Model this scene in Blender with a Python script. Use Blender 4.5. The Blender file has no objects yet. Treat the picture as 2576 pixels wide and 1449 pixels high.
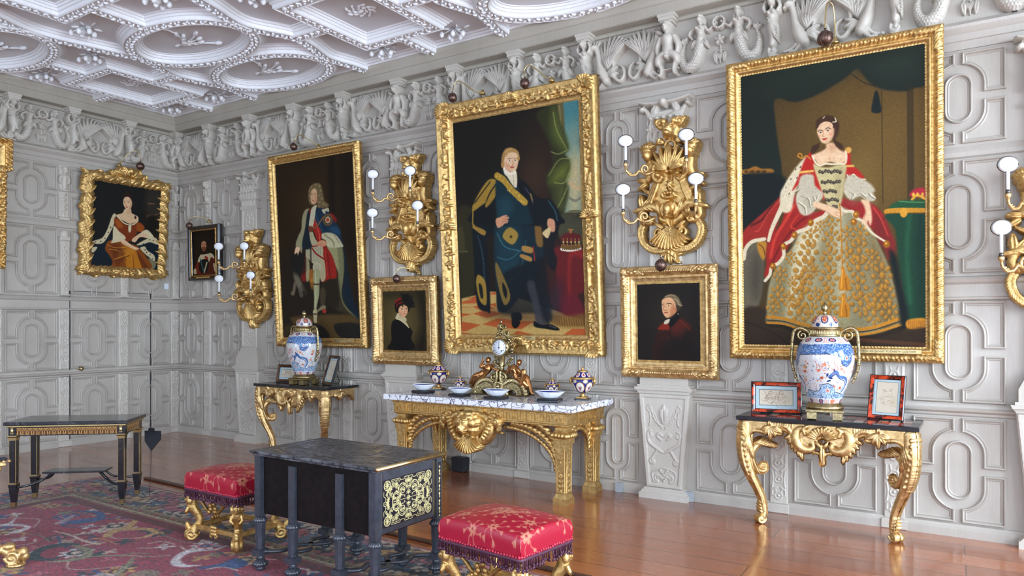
import bpy, bmesh, math, random
import numpy as np
from mathutils import Vector, Matrix

PI = math.pi
S = bpy.context.scene
COL = S.collection

# ---------------------------------------------------------------- camera, light, exposure
cam_d = bpy.data.cameras.new('camera')
cam_d.lens = 1824.2 * 36 / 2576
cam_d.sensor_width = 36
cam_d.shift_y = (814 - 724.5) / 2576
cam_d.clip_start = .05
cam = bpy.data.objects.new('camera', cam_d)
COL.objects.link(cam)
cam.location = (9.379, -6.008, 1.5)
cam.rotation_euler = (PI / 2, 0, math.radians(32.648))
S.camera = cam
S.view_settings.view_transform = 'Standard'
S.view_settings.look = 'None'
S.view_settings.gamma = 1
S.view_settings.use_curve_mapping = False
S.view_settings.exposure = 0.34

W = bpy.data.worlds.new('sky')
S.world = W
W.use_nodes = True
wn = W.node_tree.nodes
wn['Background'].inputs[0].default_value = (.62, .78, 1, 1)
wn['Background'].inputs[1].default_value = 6

def area_light(name, loc, rot, sx, sy, power, col):
    d = bpy.data.lights.new(name, 'AREA')
    d.shape = 'RECTANGLE'
    d.size = sx
    d.size_y = sy
    d.energy = power
    d.color = col
    o = bpy.data.objects.new(name, d)
    COL.objects.link(o)
    o.location = loc
    o.rotation_euler = rot
    return o
RX = 13.6      # window wall
RY = -9.2      # near wall
RZ = 4.36      # ceiling field height
# daylight: end wall row comes through its windows; near wall row is added fill
for yy in (-1.5, -4.2, -6.9):
    area_light('daylight_and_fill', (RX + .25, yy, 2.15), (0, math.radians(60), 0), 2.9, 1.9, 285, (.74, .86, 1))
for xx in (2.2, 5.4, 8.6, 11.6):
    area_light('daylight_and_fill', (xx, RY - .25, 2.15), (math.radians(56), 0, 0), 1.9, 2.9, 32, (.72, .85, 1))  # weak unseen lamps added for front fill on the lower walls

# ---------------------------------------------------------------- helpers
def lin(c):
    c = np.asarray(c, float) / 255
    return np.where(c <= .04045, c / 12.92, ((c + .055) / 1.055) ** 2.4)
def L3(r, g, b):
    v = lin((r, g, b))
    return (float(v[0]), float(v[1]), float(v[2]), 1)

def link(o, parent=None, loc=None, rot=None):
    COL.objects.link(o)
    if parent is not None: o.parent = parent
    if loc is not None: o.location = loc
    if rot is not None: o.rotation_euler = rot
    return o
def thing(name, label, cat, loc=(0, 0, 0), rz=0, group=None):
    o = bpy.data.objects.new(name, None)
    o.empty_display_size = .1
    link(o, None, loc, (0, 0, rz))
    o['label'] = label
    o['category'] = cat
    if group: o['group'] = group
    return o
def tag(o, label, cat, group=None):
    o['label'] = label
    o['category'] = cat
    if group: o['group'] = group
    return o
def copy_tree(o, parent=None):
    c = o.copy()
    COL.objects.link(c)
    c.parent = parent
    for ch in list(o.children):
        copy_tree(ch, c)
    return c
def obj(name, me, parent=None, loc=None, rot=None, kind=None):
    o = bpy.data.objects.new(name, me)
    link(o, parent, loc, rot)
    if kind: o['kind'] = kind
    return o

def np_mesh(name, V, F, mat, smooth=True):
    """V (n,3) array, F (m,4) int array or list of faces"""
    me = bpy.data.meshes.new(name)
    V = np.asarray(V, float)
    if isinstance(F, np.ndarray) and F.ndim == 2:
        k = F.shape[1]
        me.vertices.add(len(V)); me.vertices.foreach_set('co', V.ravel())
        me.loops.add(F.size); me.loops.foreach_set('vertex_index', F.ravel().astype(np.int32))
        me.polygons.add(len(F))
        me.polygons.foreach_set('loop_start', (np.arange(len(F)) * k).astype(np.int32))
        me.update(calc_edges=True)
        me.validate()
    else:
        me.from_pydata([tuple(v) for v in V], [], [tuple(f) for f in F])
    if smooth:
        me.polygons.foreach_set('use_smooth', np.ones(len(me.polygons), bool))
    for m in (mat if isinstance(mat, (list, tuple)) else [mat]):
        me.materials.append(m)
    me.update()
    return me

class MB:
    """collects shapes and links them as ONE mesh object"""
    def __init__(s): s.V = []; s.F = []; s.SM = []
    def add(s, V, F, smooth=False):
        n = len(s.V)
        s.V += [tuple(v) for v in V]
        s.F += [tuple(i + n for i in f) for f in F]
        s.SM += [smooth] * len(F)
        return s
    def box(s, x0, x1, y0, y1, z0, z1, b=0):
        if b <= 0:
            V = [(x, y, z) for z in (z0, z1) for y in (y0, y1) for x in (x0, x1)]
            F = [(0, 2, 3, 1), (4, 5, 7, 6), (0, 1, 5, 4), (2, 6, 7, 3), (0, 4, 6, 2), (1, 3, 7, 5)]
            return s.add(V, F)
        def ring(e, z): return [(x0 + e, y0 + e, z), (x1 - e, y0 + e, z), (x1 - e, y1 - e, z), (x0 + e, y1 - e, z)]
        V = ring(b, z0) + ring(0, z0 + b) + ring(0, z1 - b) + ring(b, z1)
        F = [(3, 2, 1, 0), (12, 13, 14, 15)]
        for k in range(3):
            for i in range(4):
                j = (i + 1) % 4
                F.append((4 * k + i, 4 * k + j, 4 * k + 4 + j, 4 * k + 4 + i))
        return s.add(V, F)
    def stack(s, cx, cy, lv, n=4, rot=None, sq=1):
        """levels (z, half x, half y); n=4 square section, n>4 round/octagonal"""
        if rot is None: rot = PI / n
        V = []; F = []
        k = 1 / math.cos(PI / n) if n <= 8 else 1
        for (z, hx, hy) in lv:
            for i in range(n):
                a = rot + 2 * PI * i / n
                V.append((cx + hx * k * math.cos(a), cy + hy * k * math.sin(a), z))
        for j in range(len(lv) - 1):
            for i in range(n):
                i2 = (i + 1) % n
                F.append((j * n + i, j * n + i2, (j + 1) * n + i2, (j + 1) * n + i))
        F.append(tuple(range(n - 1, -1, -1)))
        F.append(tuple((len(lv) - 1) * n + i for i in range(n)))
        return s.add(V, F, n > 8)
    def gadroon(s, cx, cy, lv, n=16, amp=.15, sq=0, seg=4):
        """lobed round or square stack; levels (z, r)"""
        N = n * seg
        V = []; F = []
        for (z, r) in lv:
            for i in range(N):
                a = 2 * PI * i / N
                rr = r * (1 - amp + amp * abs(math.cos(n * a / 2)))
                c, d = math.cos(a), math.sin(a)
                if sq: rr /= (abs(c) ** sq + abs(d) ** sq) ** (1 / sq)
                V.append((cx + rr * c, cy + rr * d, z))
        for j in range(len(lv) - 1):
            for i in range(N):
                i2 = (i + 1) % N
                F.append((j * N + i, j * N + i2, (j + 1) * N + i2, (j + 1) * N + i))
        F.append(tuple(range(N - 1, -1, -1)))
        F.append(tuple((len(lv) - 1) * N + i for i in range(N)))
        return s.add(V, F, True)
    def lathe(s, cx, cy, pr, n=24, cap=True):
        V = []; F = []
        for (r, z) in pr:
            for i in range(n):
                a = 2 * PI * i / n
                V.append((cx + r * math.cos(a), cy + r * math.sin(a), z))
        for j in range(len(pr) - 1):
            for i in range(n):
                i2 = (i + 1) % n
                F.append((j * n + i, j * n + i2, (j + 1) * n + i2, (j + 1) * n + i))
        if cap:
            F.append(tuple(range(n - 1, -1, -1)))
            F.append(tuple((len(pr) - 1) * n + i for i in range(n)))
        return s.add(V, F, True)
    def tube(s, pts, r, n=10, cap=True, flat=1.0, up=(0, 0, 1), smooth=True):
        """r number or list; flat squashes along the frame's second axis"""
        P = [Vector(p) for p in pts]
        if not isinstance(r, (list, tuple, np.ndarray)): r = [r] * len(P)
        V = []; F = []
        u = None
        for i, p in enumerate(P):
            t = (P[min(i + 1, len(P) - 1)] - P[max(i - 1, 0)])
            if t.length < 1e-9: t = Vector((0, 0, 1))
            t.normalize()
            if u is None:
                u = Vector(up).cross(t)
                if u.length < .1: u = Vector((1, 0, 0)).cross(t)
                u.normalize()
            else:
                u = (u - t * u.dot(t)).normalized()
            w = t.cross(u)
            for k in range(n):
                a = 2 * PI * (k + .5) / n
                V.append(p + u * (r[i] * math.cos(a)) + w * (r[i] * flat * math.sin(a)))
        for j in range(len(P) - 1):
            for i in range(n):
                i2 = (i + 1) % n
                F.append((j * n + i, j * n + i2, (j + 1) * n + i2, (j + 1) * n + i))
        if cap:
            F.append(tuple(range(n - 1, -1, -1)))
            F.append(tuple((len(P) - 1) * n + i for i in range(n)))
        return s.add(V, F, smooth)
    def ball(s, c, rx, ry=None, rz=None, n=12, m=8, rot=None):
        ry = ry or rx; rz = rz or rx
        V = []; F = []
        for j in range(m + 1):
            th = PI * j / m
            for i in range(n):
                a = 2 * PI * i / n
                v = Vector((rx * math.sin(th) * math.cos(a), ry * math.sin(th) * math.sin(a), rz * math.cos(th)))
                if rot is not None: v = rot @ v
                V.append(v + Vector(c))
        for j in range(m):
            for i in range(n):
                i2 = (i + 1) % n
                F.append((j * n + i, (j + 1) * n + i, (j + 1) * n + i2, j * n + i2))
        return s.add(V, F, True)
    def sweep(s, path, prof, closed=False, up=(0, 0, 1), smooth=False):
        """profile (a,b): a offset to the left of the path seen along up, b along up; mitred corners"""
        U = Vector(up).normalized()
        P = [Vector(p) for p in path]
        n = len(P); V = []; F = []; m = len(prof)
        for i in range(n):
            if closed: a, b, c = P[i - 1], P[i], P[(i + 1) % n]
            else: a, b, c = P[max(i - 1, 0)], P[i], P[min(i + 1, n - 1)]
            d1 = (b - a); d2 = (c - b)
            if d1.length < 1e-9: d1 = d2
            if d2.length < 1e-9: d2 = d1
            d1.normalize(); d2.normalize()
            n1 = U.cross(d1); n2 = U.cross(d2)
            nn = n1 + n2
            if nn.length < 1e-6: nn = n1.copy()
            nn.normalize()
            k = 1 / max(.35, nn.dot(n1))
            for (x, y) in prof: V.append(b + nn * (x * k) + U * y)
        for i in range(n if closed else n - 1):
            j = (i + 1) % n
            for q in range(m - 1):
                F.append((i * m + q, j * m + q, j * m + q + 1, i * m + q + 1))
        if not closed:
            F.append(tuple(range(m))[::-1]); F.append(tuple((n - 1) * m + q for q in range(m)))
        return s.add(V, F, smooth)
    def prism(s, poly, y0, y1):
        """polygon in x,z extruded in y"""
        n = len(poly)
        V = [(x, y0, z) for x, z in poly] + [(x, y1, z) for x, z in poly]
        F = [tuple(range(n)), tuple(range(2 * n - 1, n - 1, -1))]
        for i in range(n):
            j = (i + 1) % n
            F.append((i, n + i, n + j, j))
        return s.add(V, F)
    def xf(s, M, i0=0):
        for i in range(i0, len(s.V)):
            s.V[i] = tuple(M @ Vector(s.V[i]))
        return s
    def mesh(s, name, mat):
        me = bpy.data.meshes.new(name)
        me.from_pydata(s.V, [], s.F)
        me.polygons.foreach_set('use_smooth', s.SM)
        for m in (mat if isinstance(mat, (list, tuple)) else [mat]): me.materials.append(m)
        me.update()
        return me
    def build(s, name, mat, parent=None, loc=None, rot=None, kind=None):
        return obj(name, s.mesh(name, mat), parent, loc, rot, kind)

def spline(P, n=8, closed=False):
    """Catmull-Rom through rows of P (any dimension)"""
    P = np.asarray(P, float)
    N = len(P)
    if closed: Q = np.vstack([P[-1:], P, P[:2]]); segs = N
    else: Q = np.vstack([2 * P[:1] - P[1:2], P, 2 * P[-1:] - P[-2:-1]]); segs = N - 1
    out = []
    for i in range(segs):
        a, b, c, d = Q[i], Q[i + 1], Q[i + 2], Q[i + 3]
        for k in range(n):
            t = k / n
            out.append(.5 * (2 * b + (c - a) * t + (2 * a - 5 * b + 4 * c - d) * t * t + (3 * b - a - 3 * c + d) * t ** 3))
    if not closed: out.append(P[-1])
    return np.array(out)
def spiral(cx, cy, r0, r1, turns, a0, n=24, d=1):
    """points from r0 (outside) to r1 (inside)"""
    out = []
    for i in range(n + 1):
        t = i / n
        a = a0 + d * 2 * PI * turns * t
        r = r0 + (r1 - r0) * t
        out.append((cx + r * math.cos(a), cy + r * math.sin(a)))
    return out

class HF:
    """carved relief: a height field over x (right) and z (up), standing out along -y"""
    def __init__(s, x0, x1, z0, z1, d, base=-.02):
        s.x0, s.z0, s.d, s.base = x0, z0, d, base
        s.nx = int(round((x1 - x0) / d)) + 1
        s.nz = int(round((z1 - z0) / d)) + 1
        s.x = x0 + d * np.arange(s.nx); s.z = z0 + d * np.arange(s.nz)
        s.H = np.full((s.nz, s.nx), float(base))
        s.mir = False
    def win(s, cx, cz, r):
        i0 = max(0, int((cx - r - s.x0) / s.d)); i1 = min(s.nx, int((cx + r - s.x0) / s.d) + 2)
        j0 = max(0, int((cz - r - s.z0) / s.d)); j1 = min(s.nz, int((cz + r - s.z0) / s.d) + 2)
        if i1 <= i0 or j1 <= j0: return None
        return slice(j0, j1), slice(i0, i1), s.x[None, i0:i1] - cx, s.z[j0:j1, None] - cz
    def ell(s, cx, cz, rx, rz, h, b=0, a=0, sub=False, p=.5):
        w = s.win(cx, cz, max(rx, rz) * 1.25)
        if w is None: return s
        J, I, X, Z = w
        c, sn = math.cos(a), math.sin(a)
        u = X * c + Z * sn; v = -X * sn + Z * c
        q = (u / rx) ** 2 + (v / rz) ** 2
        val = b + h * np.maximum(0, 1 - q) ** p
        val = np.where(q < 1, val, b - (np.sqrt(q) - 1) * min(rx, rz) * 1.5 if b <= .001 else s.base)
        if sub: s.H[J, I] = np.where(q < 1, s.H[J, I] - h * np.maximum(0, 1 - q), s.H[J, I])
        else: s.H[J, I] = np.maximum(s.H[J, I], val)
        if s.mir and abs(cx) > 1e-6:
            s.mir = False; s.ell(-cx, cz, rx, rz, h, b, -a, sub, p); s.mir = True
        return s
    def limb(s, pts, r, b=0, k=1, n=10, sp=True):
        pts = np.asarray(pts, float)
        if not isinstance(r, (list, tuple, np.ndarray)): r = [r] * len(pts)
        bb = b if isinstance(b, (list, tuple)) else [b] * len(pts)
        A = np.hstack([pts, np.array(r, float)[:, None], np.array(bb, float)[:, None]])
        if sp and len(A) > 2: A = spline(A, n)
        seg = np.hypot(*(A[1:, :2] - A[:-1, :2]).T)
        L = np.concatenate([[0], np.cumsum(seg)])
        step = max(.0008, min(max(1e-4, x) for x in A[:, 2]) * .35, s.d * .4)
        t = np.arange(0, L[-1] + step, step)
        C = [np.interp(t, L, A[:, i]) for i in range(4)]
        for x, z, rr, b0 in zip(*C):
            w = s.win(x, z, rr * 1.3 + s.d)
            if w is None: continue
            J, I, X, Z = w
            q = (X * X + Z * Z) / (rr * rr)
            val = np.where(q < 1, b0 + k * rr * np.sqrt(np.maximum(0, 1 - q)), (b0 - (np.sqrt(q) - 1) * rr) if b0 <= .001 else s.base)
            s.H[J, I] = np.maximum(s.H[J, I], val)
        if s.mir:
            s.mir = False; s.limb(pts * np.array([-1, 1]), r, b, k, n, sp); s.mir = True
        return s
    def leaf(s, x, z, a, ln, w, h, b=0, vein=.35, curl=0):
        """pointed leaf from (x,z) in direction a"""
        W_ = s.win(x + math.cos(a) * ln / 2, z + math.sin(a) * ln / 2, ln * .75 + w)
        if W_ is not None:
            J, I, X, Z = W_
            X = X + math.cos(a) * ln / 2; Z = Z + math.sin(a) * ln / 2
            c, sn = math.cos(a), math.sin(a)
            u = (X * c + Z * sn) / ln; v = (-X * sn + Z * c) - curl * ln * u * u
            ww = w * np.sqrt(np.clip(np.sin(PI * np.clip(u, 0, 1) ** .75), 0, 1)) + 1e-6
            q = np.abs(v) / ww
            ins = (u > 0) & (u < 1) & (q < 1)
            val = b + h * np.sqrt(np.clip(1 - q * q, 0, 1)) * (1 - vein * np.exp(-(q * 4) ** 2)) * (.55 + .45 * np.sin(PI * np.clip(u, 0, 1)))
            s.H[J, I] = np.maximum(s.H[J, I], np.where(ins, val, s.base))
        if s.mir:
            s.mir = False; s.leaf(-x, z, PI - a, ln, w, h, b, vein, -curl); s.mir = True
        return s
    def fan(s, x, z, a, spread, R, n, h, b=0, inner=.12):
        """fluted shell opening in direction a"""
        W_ = s.win(x, z, R * 1.1)
        if W_ is not None:
            J, I, X, Z = W_
            r = np.hypot(X, Z) / R
            t = (np.arctan2(Z, X) - a + PI) % (2 * PI) - PI
            k = t / spread
            lob = np.abs(np.cos(k * n * PI / 2))
            ins = (np.abs(k) < 1) & (r < .93 + .07 * lob) & (r > inner)
            val = b + h * (.35 + .65 * np.sin(np.clip(r, 0, 1) * PI * .62)) * (.55 + .45 * lob)
            s.H[J, I] = np.maximum(s.H[J, I], np.where(ins, val, s.base))
        if s.mir and abs(x) > 1e-6:
            s.mir = False; s.fan(-x, z, PI - a, spread, R, n, h, b, inner); s.mir = True
        return s
    def scroll(s, cx, cz, r0, a0, d=1, turns=1.4, w=.012, b=0, r1=.15):
        P = spiral(cx, cz, r0, r0 * r1, turns, a0, 26, d)
        s.limb(P, [w * (1 - .35 * i / 26) for i in range(27)], b, sp=False)
        s.ell(cx, cz, w * 1.05, w * 1.05, w * 1.1, b)
        return s
    def rect(s, x0, x1, z0, z1, h, bev=.004):
        u = np.minimum(s.x - x0, x1 - s.x)[None, :]; v = np.minimum(s.z - z0, z1 - s.z)[:, None]
        m = np.minimum(u, v)
        s.H = np.maximum(s.H, np.where(m > 0, h * np.clip(m / bev, 0, 1) ** .5, s.base))
        return s
    def poly(s, pts, h, bev=.01, dome=0):
        sd = poly_sd(np.asarray(pts, float), s.x[None, :], s.z[:, None])
        m = -sd
        s.H = np.maximum(s.H, np.where(m > 0, h * np.clip(m / bev, 0, 1) ** .5 + dome * np.clip(m, 0, None), s.base))
        if s.mir:
            s.mir = False; s.poly([(-x, z) for x, z in pts], h, bev, dome); s.mir = True
        return s
    def cut(s, mask):
        s.H[mask] = s.base; return s
    def mesh(s, name, mat, double=False, eps=-.003):
        H = s.H
        c = np.maximum(np.maximum(H[:-1, :-1], H[1:, :-1]), np.maximum(H[:-1, 1:], H[1:, 1:])) > eps
        idx = np.arange(s.nx * s.nz).reshape(s.nz, s.nx)
        F = np.stack([idx[:-1, :-1][c], idx[:-1, 1:][c], idx[1:, 1:][c], idx[1:, :-1][c]], 1)
        used = np.unique(F)
        mp = np.zeros(s.nx * s.nz, int); mp[used] = np.arange(len(used))
        X = np.broadcast_to(s.x[None, :], H.shape).ravel()[used]
        Z = np.broadcast_to(s.z[:, None], H.shape).ravel()[used]
        Y = -H.ravel()[used]
        V = np.stack([X, Y, Z], 1); F = mp[F]
        if double:
            V2 = V * np.array([1, -1, 1]); F2 = F[:, ::-1] + len(V)
            V = np.vstack([V, V2]); F = np.vstack([F, F2])
        return np_mesh(name, V, F, mat)
    def build(s, name, mat, parent=None, loc=None, rot=None, double=False, kind=None):
        return obj(name, s.mesh(name, mat, double), parent, loc, rot, kind)

def poly_sd(P, X, Z):
    """signed distance (negative inside) to polygon, X and Z broadcastable"""
    X, Z = np.broadcast_arrays(X, Z)
    best = np.full(X.shape, 1e9); inside = np.zeros(X.shape, bool)
    n = len(P)
    for i in range(n):
        ax, az = P[i]; bx, bz = P[(i + 1) % n]
        ex, ez = bx - ax, bz - az
        L2 = ex * ex + ez * ez
        if L2 < 1e-14: continue
        t = np.clip(((X - ax) * ex + (Z - az) * ez) / L2, 0, 1)
        d = (X - ax - t * ex) ** 2 + (Z - az - t * ez) ** 2
        best = np.minimum(best, d)
        c = (az > Z) != (bz > Z)
        if az != bz:
            xi = ax + (Z - az) * ex / ez
            inside ^= c & (X < xi)
    return np.where(inside, -np.sqrt(best), np.sqrt(best))

class Paint:
    """colours laid on a grid of mesh points; coordinates 0..1 across (u) and down (v); asp = height/width"""
    def __init__(s, nu, nv, asp, bg):
        s.nu, s.nv, s.asp = nu, nv, asp
        s.u = np.linspace(0, 1, nu)[None, :]
        s.v = np.linspace(0, 1, nv)[:, None] * asp
        s.C = np.zeros((nv, nu, 3)) + np.asarray(bg, float)
        s.rng = np.random.RandomState(5)
    def win(s, x0, x1, y0, y1):
        i0 = max(0, int(x0 * (s.nu - 1)) - 1); i1 = min(s.nu, int(x1 * (s.nu - 1)) + 3)
        j0 = max(0, int(y0 / s.asp * (s.nv - 1)) - 1); j1 = min(s.nv, int(y1 / s.asp * (s.nv - 1)) + 3)
        if i1 <= i0 or j1 <= j0: return None
        return slice(j0, j1), slice(i0, i1), s.u[:, i0:i1], s.v[j0:j1]
    def mix(s, J, I, a, col):
        a = a[..., None]
        s.C[J, I] = s.C[J, I] * (1 - a) + np.asarray(col, float) * a
    def poly(s, col, pts, soft=.004, op=1, sm=0, clip=None):
        P = np.asarray(pts, float)
        if sm: P = spline(P, sm, True)
        w = s.win(P[:, 0].min() - soft, P[:, 0].max() + soft, P[:, 1].min() - soft, P[:, 1].max() + soft)
        if w is None: return
        J, I, U, V = w
        a = np.clip(.5 - poly_sd(P, U, V) / soft, 0, 1) * op
        s.mix(J, I, a, col)
    def ell(s, col, cx, cy, rx, ry, ang=0, soft=.25, op=1):
        r = max(rx, ry) * (1 + soft)
        w = s.win(cx - r, cx + r, cy - r, cy + r)
        if w is None: return
        J, I, U, V = w
        c, sn = math.cos(ang), math.sin(ang)
        x = (U - cx) * c + (V - cy) * sn; y = -(U - cx) * sn + (V - cy) * c
        q = np.sqrt((x / rx) ** 2 + (y / ry) ** 2)
        a = np.clip((1 - q) / max(soft, 1e-3) + .5 * (soft < .5), 0, 1)
        s.mix(J, I, a * a * (3 - 2 * a) * op, col)
    def line(s, col, pts, w, op=1, sm=6, w2=None):
        P = np.asarray(pts, float)
        if len(P) > 2 and sm: P = spline(P, sm)
        n = len(P)
        for i in range(n - 1):
            ww = w if w2 is None else w + (w2 - w) * i / n
            (ax, ay), (bx, by) = P[i], P[i + 1]
            r = s.win(min(ax, bx) - ww, max(ax, bx) + ww, min(ay, by) - ww, max(ay, by) + ww)
            if r is None: continue
            J, I, U, V = r
            ex, ey = bx - ax, by - ay
            L2 = ex * ex + ey * ey + 1e-12
            t = np.clip(((U - ax) * ex + (V - ay) * ey) / L2, 0, 1)
            d = np.sqrt((U - ax - t * ex) ** 2 + (V - ay - t * ey) ** 2)
            px = 1.2 / s.nu
            s.mix(J, I, np.clip((ww / 2 - d) / px + .5, 0, 1) * op, col)
    def speck(s, col, pts, n, r, op=.8, seed=1, asp=1.0):
        """n small strokes scattered inside polygon pts"""
        P = np.asarray(pts, float); rg = np.random.RandomState(seed)
        lo, hi = P.min(0), P.max(0)
        Q = lo + rg.rand(n * 3, 2) * (hi - lo)
        ok = np.array([poly_sd(P, np.array([[q[0]]]), np.array([[q[1]]]))[0, 0] < 0 for q in Q])
        for q in Q[ok][:n]:
            s.ell(col, q[0], q[1], r * (.6 + rg.rand()), r * asp * (.6 + rg.rand()), rg.rand() * 3, .5, op * (.5 + .5 * rg.rand()))
    def grain(s, amp):
        g = s.rng.randn(s.nv, s.nu)
        g = (g + np.roll(g, 1, 1) + np.roll(g, 1, 0)) / 1.7
        s.C = np.clip(s.C * (1 + amp * g[..., None]), 0, 255)
    def to(s, me, idx=None):
        C = lin(np.clip(s.C, 0, 255))
        A = np.ones((s.nv * s.nu, 4), np.float32); A[:, :3] = C.reshape(-1, 3)
        if idx is not None: A = A[idx]
        at = me.color_attributes.new('paint', 'FLOAT_COLOR', 'POINT')
        at.data.foreach_set('color', A.ravel())
def grid_mesh(name, V, nu, nv, mat, flip=False, smooth=True, wrap=False):
    """V (nv*nu,3) rows of v; quads"""
    idx = np.arange(nu * nv).reshape(nv, nu)
    F = np.stack([idx[:-1, :-1].ravel(), idx[1:, :-1].ravel(), idx[1:, 1:].ravel(), idx[:-1, 1:].ravel()], 1)
    if flip: F = F[:, ::-1]
    return np_mesh(name, V, F, mat, smooth)
def canvas_mesh(name, paint, w, h, mat):
    """flat upright sheet facing -y, lower left corner at the origin"""
    nu, nv = paint.nu, paint.nv
    X = np.broadcast_to(np.linspace(0, w, nu)[None, :], (nv, nu)).ravel()
    Z = np.broadcast_to(np.linspace(h, 0, nv)[:, None], (nv, nu)).ravel()
    me = grid_mesh(name, np.stack([X, 0 * X, Z], 1), nu, nv, mat)
    paint.to(me)
    return me
def text_mesh(name, txt, size, mat, depth=.001, align='CENTER'):
    c = bpy.data.curves.new(name, 'FONT')
    c.body = txt; c.size = size; c.extrude = depth; c.align_x = align; c.align_y = 'CENTER'
    o = bpy.data.objects.new(name, c)
    COL.objects.link(o)
    dg = bpy.context.evaluated_depsgraph_get()
    me = bpy.data.meshes.new_from_object(o.evaluated_get(dg))
    bpy.data.objects.remove(o)
    me.materials.clear(); me.materials.append(mat)
    return me
# ---------------------------------------------------------------- materials
def new_mat(name):
    m = bpy.data.materials.new(name); m.use_nodes = True
    nt = m.node_tree
    return m, nt, nt.nodes['Principled BSDF']
def N(nt, t, **kw):
    n = nt.nodes.new(t)
    for k, v in kw.items(): setattr(n, k, v)
    return n
def coord(nt, scale=(1, 1, 1), rot=(0, 0, 0), kind='Object'):
    tc = N(nt, 'ShaderNodeTexCoord'); mp = N(nt, 'ShaderNodeMapping')
    mp.inputs['Scale'].default_value = scale; mp.inputs['Rotation'].default_value = rot
    nt.links.new(tc.outputs[kind], mp.inputs[0])
    return mp.outputs[0]
def noise(nt, vec, sc, det=4, rough=.55):
    n = N(nt, 'ShaderNodeTexNoise'); n.inputs['Scale'].default_value = sc
    n.inputs['Detail'].default_value = det; n.inputs['Roughness'].default_value = rough
    nt.links.new(vec, n.inputs['Vector'])
    return n.outputs[0]
def ramp(nt, fac, stops):
    r = N(nt, 'ShaderNodeValToRGB')
    e = r.color_ramp.elements
    e[0].position, e[0].color = stops[0]
    e[1].position, e[1].color = stops[1]
    for p, c in stops[2:]:
        q = e.new(p); q.color = c
    nt.links.new(fac, r.inputs[0])
    return r.outputs[0]
def bump(nt, bs, h, st, dist=.01):
    b = N(nt, 'ShaderNodeBump'); b.inputs['Strength'].default_value = st; b.inputs['Distance'].default_value = dist
    nt.links.new(h, b.inputs['Height']); nt.links.new(b.outputs[0], bs.inputs['Normal'])
def mixc(nt, fac, a, b, mode='MIX'):
    m = N(nt, 'ShaderNodeMix', data_type='RGBA', blend_type=mode)
    if isinstance(fac, float): m.inputs[0].default_value = fac
    else: nt.links.new(fac, m.inputs[0])
    for i, v in ((6, a), (7, b)):
        if isinstance(v, tuple): m.inputs[i].default_value = v
        else: nt.links.new(v, m.inputs[i])
    return m.outputs[2]
def simple(name, c1, c2=None, rough=.5, metal=0, sc=20, bmp=0, bs=80, spec=.5, coat=0):
    m, nt, b = new_mat(name)
    v = coord(nt)
    c2 = c2 or tuple(x * .8 for x in c1[:3]) + (1,)
    nt.links.new(ramp(nt, noise(nt, v, sc), [(.3, c2), (.7, c1)]), b.inputs['Base Color'])
    b.inputs['Roughness'].default_value = rough; b.inputs['Metallic'].default_value = metal
    b.inputs['Specular IOR Level'].default_value = spec
    b.inputs['Coat Weight'].default_value = coat
    if bmp: bump(nt, b, noise(nt, v, bs), bmp, .004)
    return m
def paint_mat(name, rough=.5, spec=.4, bmp=.1, bs=600, coat=0, metal=0):
    m, nt, b = new_mat(name)
    a = N(nt, 'ShaderNodeAttribute', attribute_name='paint')
    v = coord(nt)
    nt.links.new(mixc(nt, .5, a.outputs['Color'], ramp(nt, noise(nt, v, bs, 2), [(.3, (.75, .75, .75, 1)), (.7, (1.2, 1.2, 1.2, 1))]), 'MULTIPLY'), b.inputs['Base Color'])
    b.inputs['Roughness'].default_value = rough; b.inputs['Specular IOR Level'].default_value = spec
    b.inputs['Coat Weight'].default_value = coat; b.inputs['Metallic'].default_value = metal
    if bmp: bump(nt, b, noise(nt, v, bs, 2), bmp, .002)
    return m
def wall_paint(name, c1, c2, c3):
    """old grey paint over wood: broad tone changes, fine vertical brush grain, chips"""
    m, nt, b = new_mat(name)
    v = coord(nt)
    big = ramp(nt, noise(nt, v, 1.3, 5), [(.3, c2), (.7, c1)])
    g = ramp(nt, noise(nt, coord(nt, (60, 60, 4)), 2, 4), [(.35, (.94, .94, .94, 1)), (.65, (1.03, 1.03, 1.03, 1))])
    c = mixc(nt, .8, big, g, 'MULTIPLY')
    st = ramp(nt, noise(nt, v, 9, 6, .7), [(.66, (0, 0, 0, 1)), (.76, (1, 1, 1, 1))])
    f = N(nt, 'ShaderNodeMath', operation='MULTIPLY'); nt.links.new(st, f.inputs[0]); f.inputs[1].default_value = .45
    nt.links.new(mixc(nt, f.outputs[0], c, c3), b.inputs['Base Color'])
    b.inputs['Roughness'].default_value = .42
    b.inputs['Specular IOR Level'].default_value = .45
    bump(nt, b, noise(nt, coord(nt, (50, 50, 5)), 3, 4), .05, .004)
    return m
M = {}
M['wall'] = wall_paint('old_grey_paint', L3(186, 179, 169), L3(168, 160, 149), L3(138, 124, 106))
M['carve'] = wall_paint('old_cream_grey_paint', L3(202, 195, 184), L3(184, 176, 163), L3(146, 132, 114))
M['ceil'] = wall_paint('white_plaster', L3(226, 223, 224), L3(212, 209, 211), L3(218, 216, 217))
M['rib'] = wall_paint('white_plaster_moulding', L3(238, 237, 238), L3(226, 225, 226), L3(226, 224, 224))
M['cornice'] = wall_paint('cornice_paint', L3(178, 170, 156), L3(160, 152, 138), L3(150, 138, 122))
M['gold'] = simple('gilding', (.82, .56, .22, 1), (.44, .26, .085, 1), .4, .88, 34, .5, 160)
M['gold_pale'] = simple('pale_gilding', (.88, .63, .3, 1), (.42, .25, .09, 1), .4, .84, 30, .5, 150)
M['gold_dark'] = simple('rubbed_gilding', (.56, .34, .11, 1), (.22, .12, .04, 1), .44, .85, 30, .3, 120)
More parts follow.
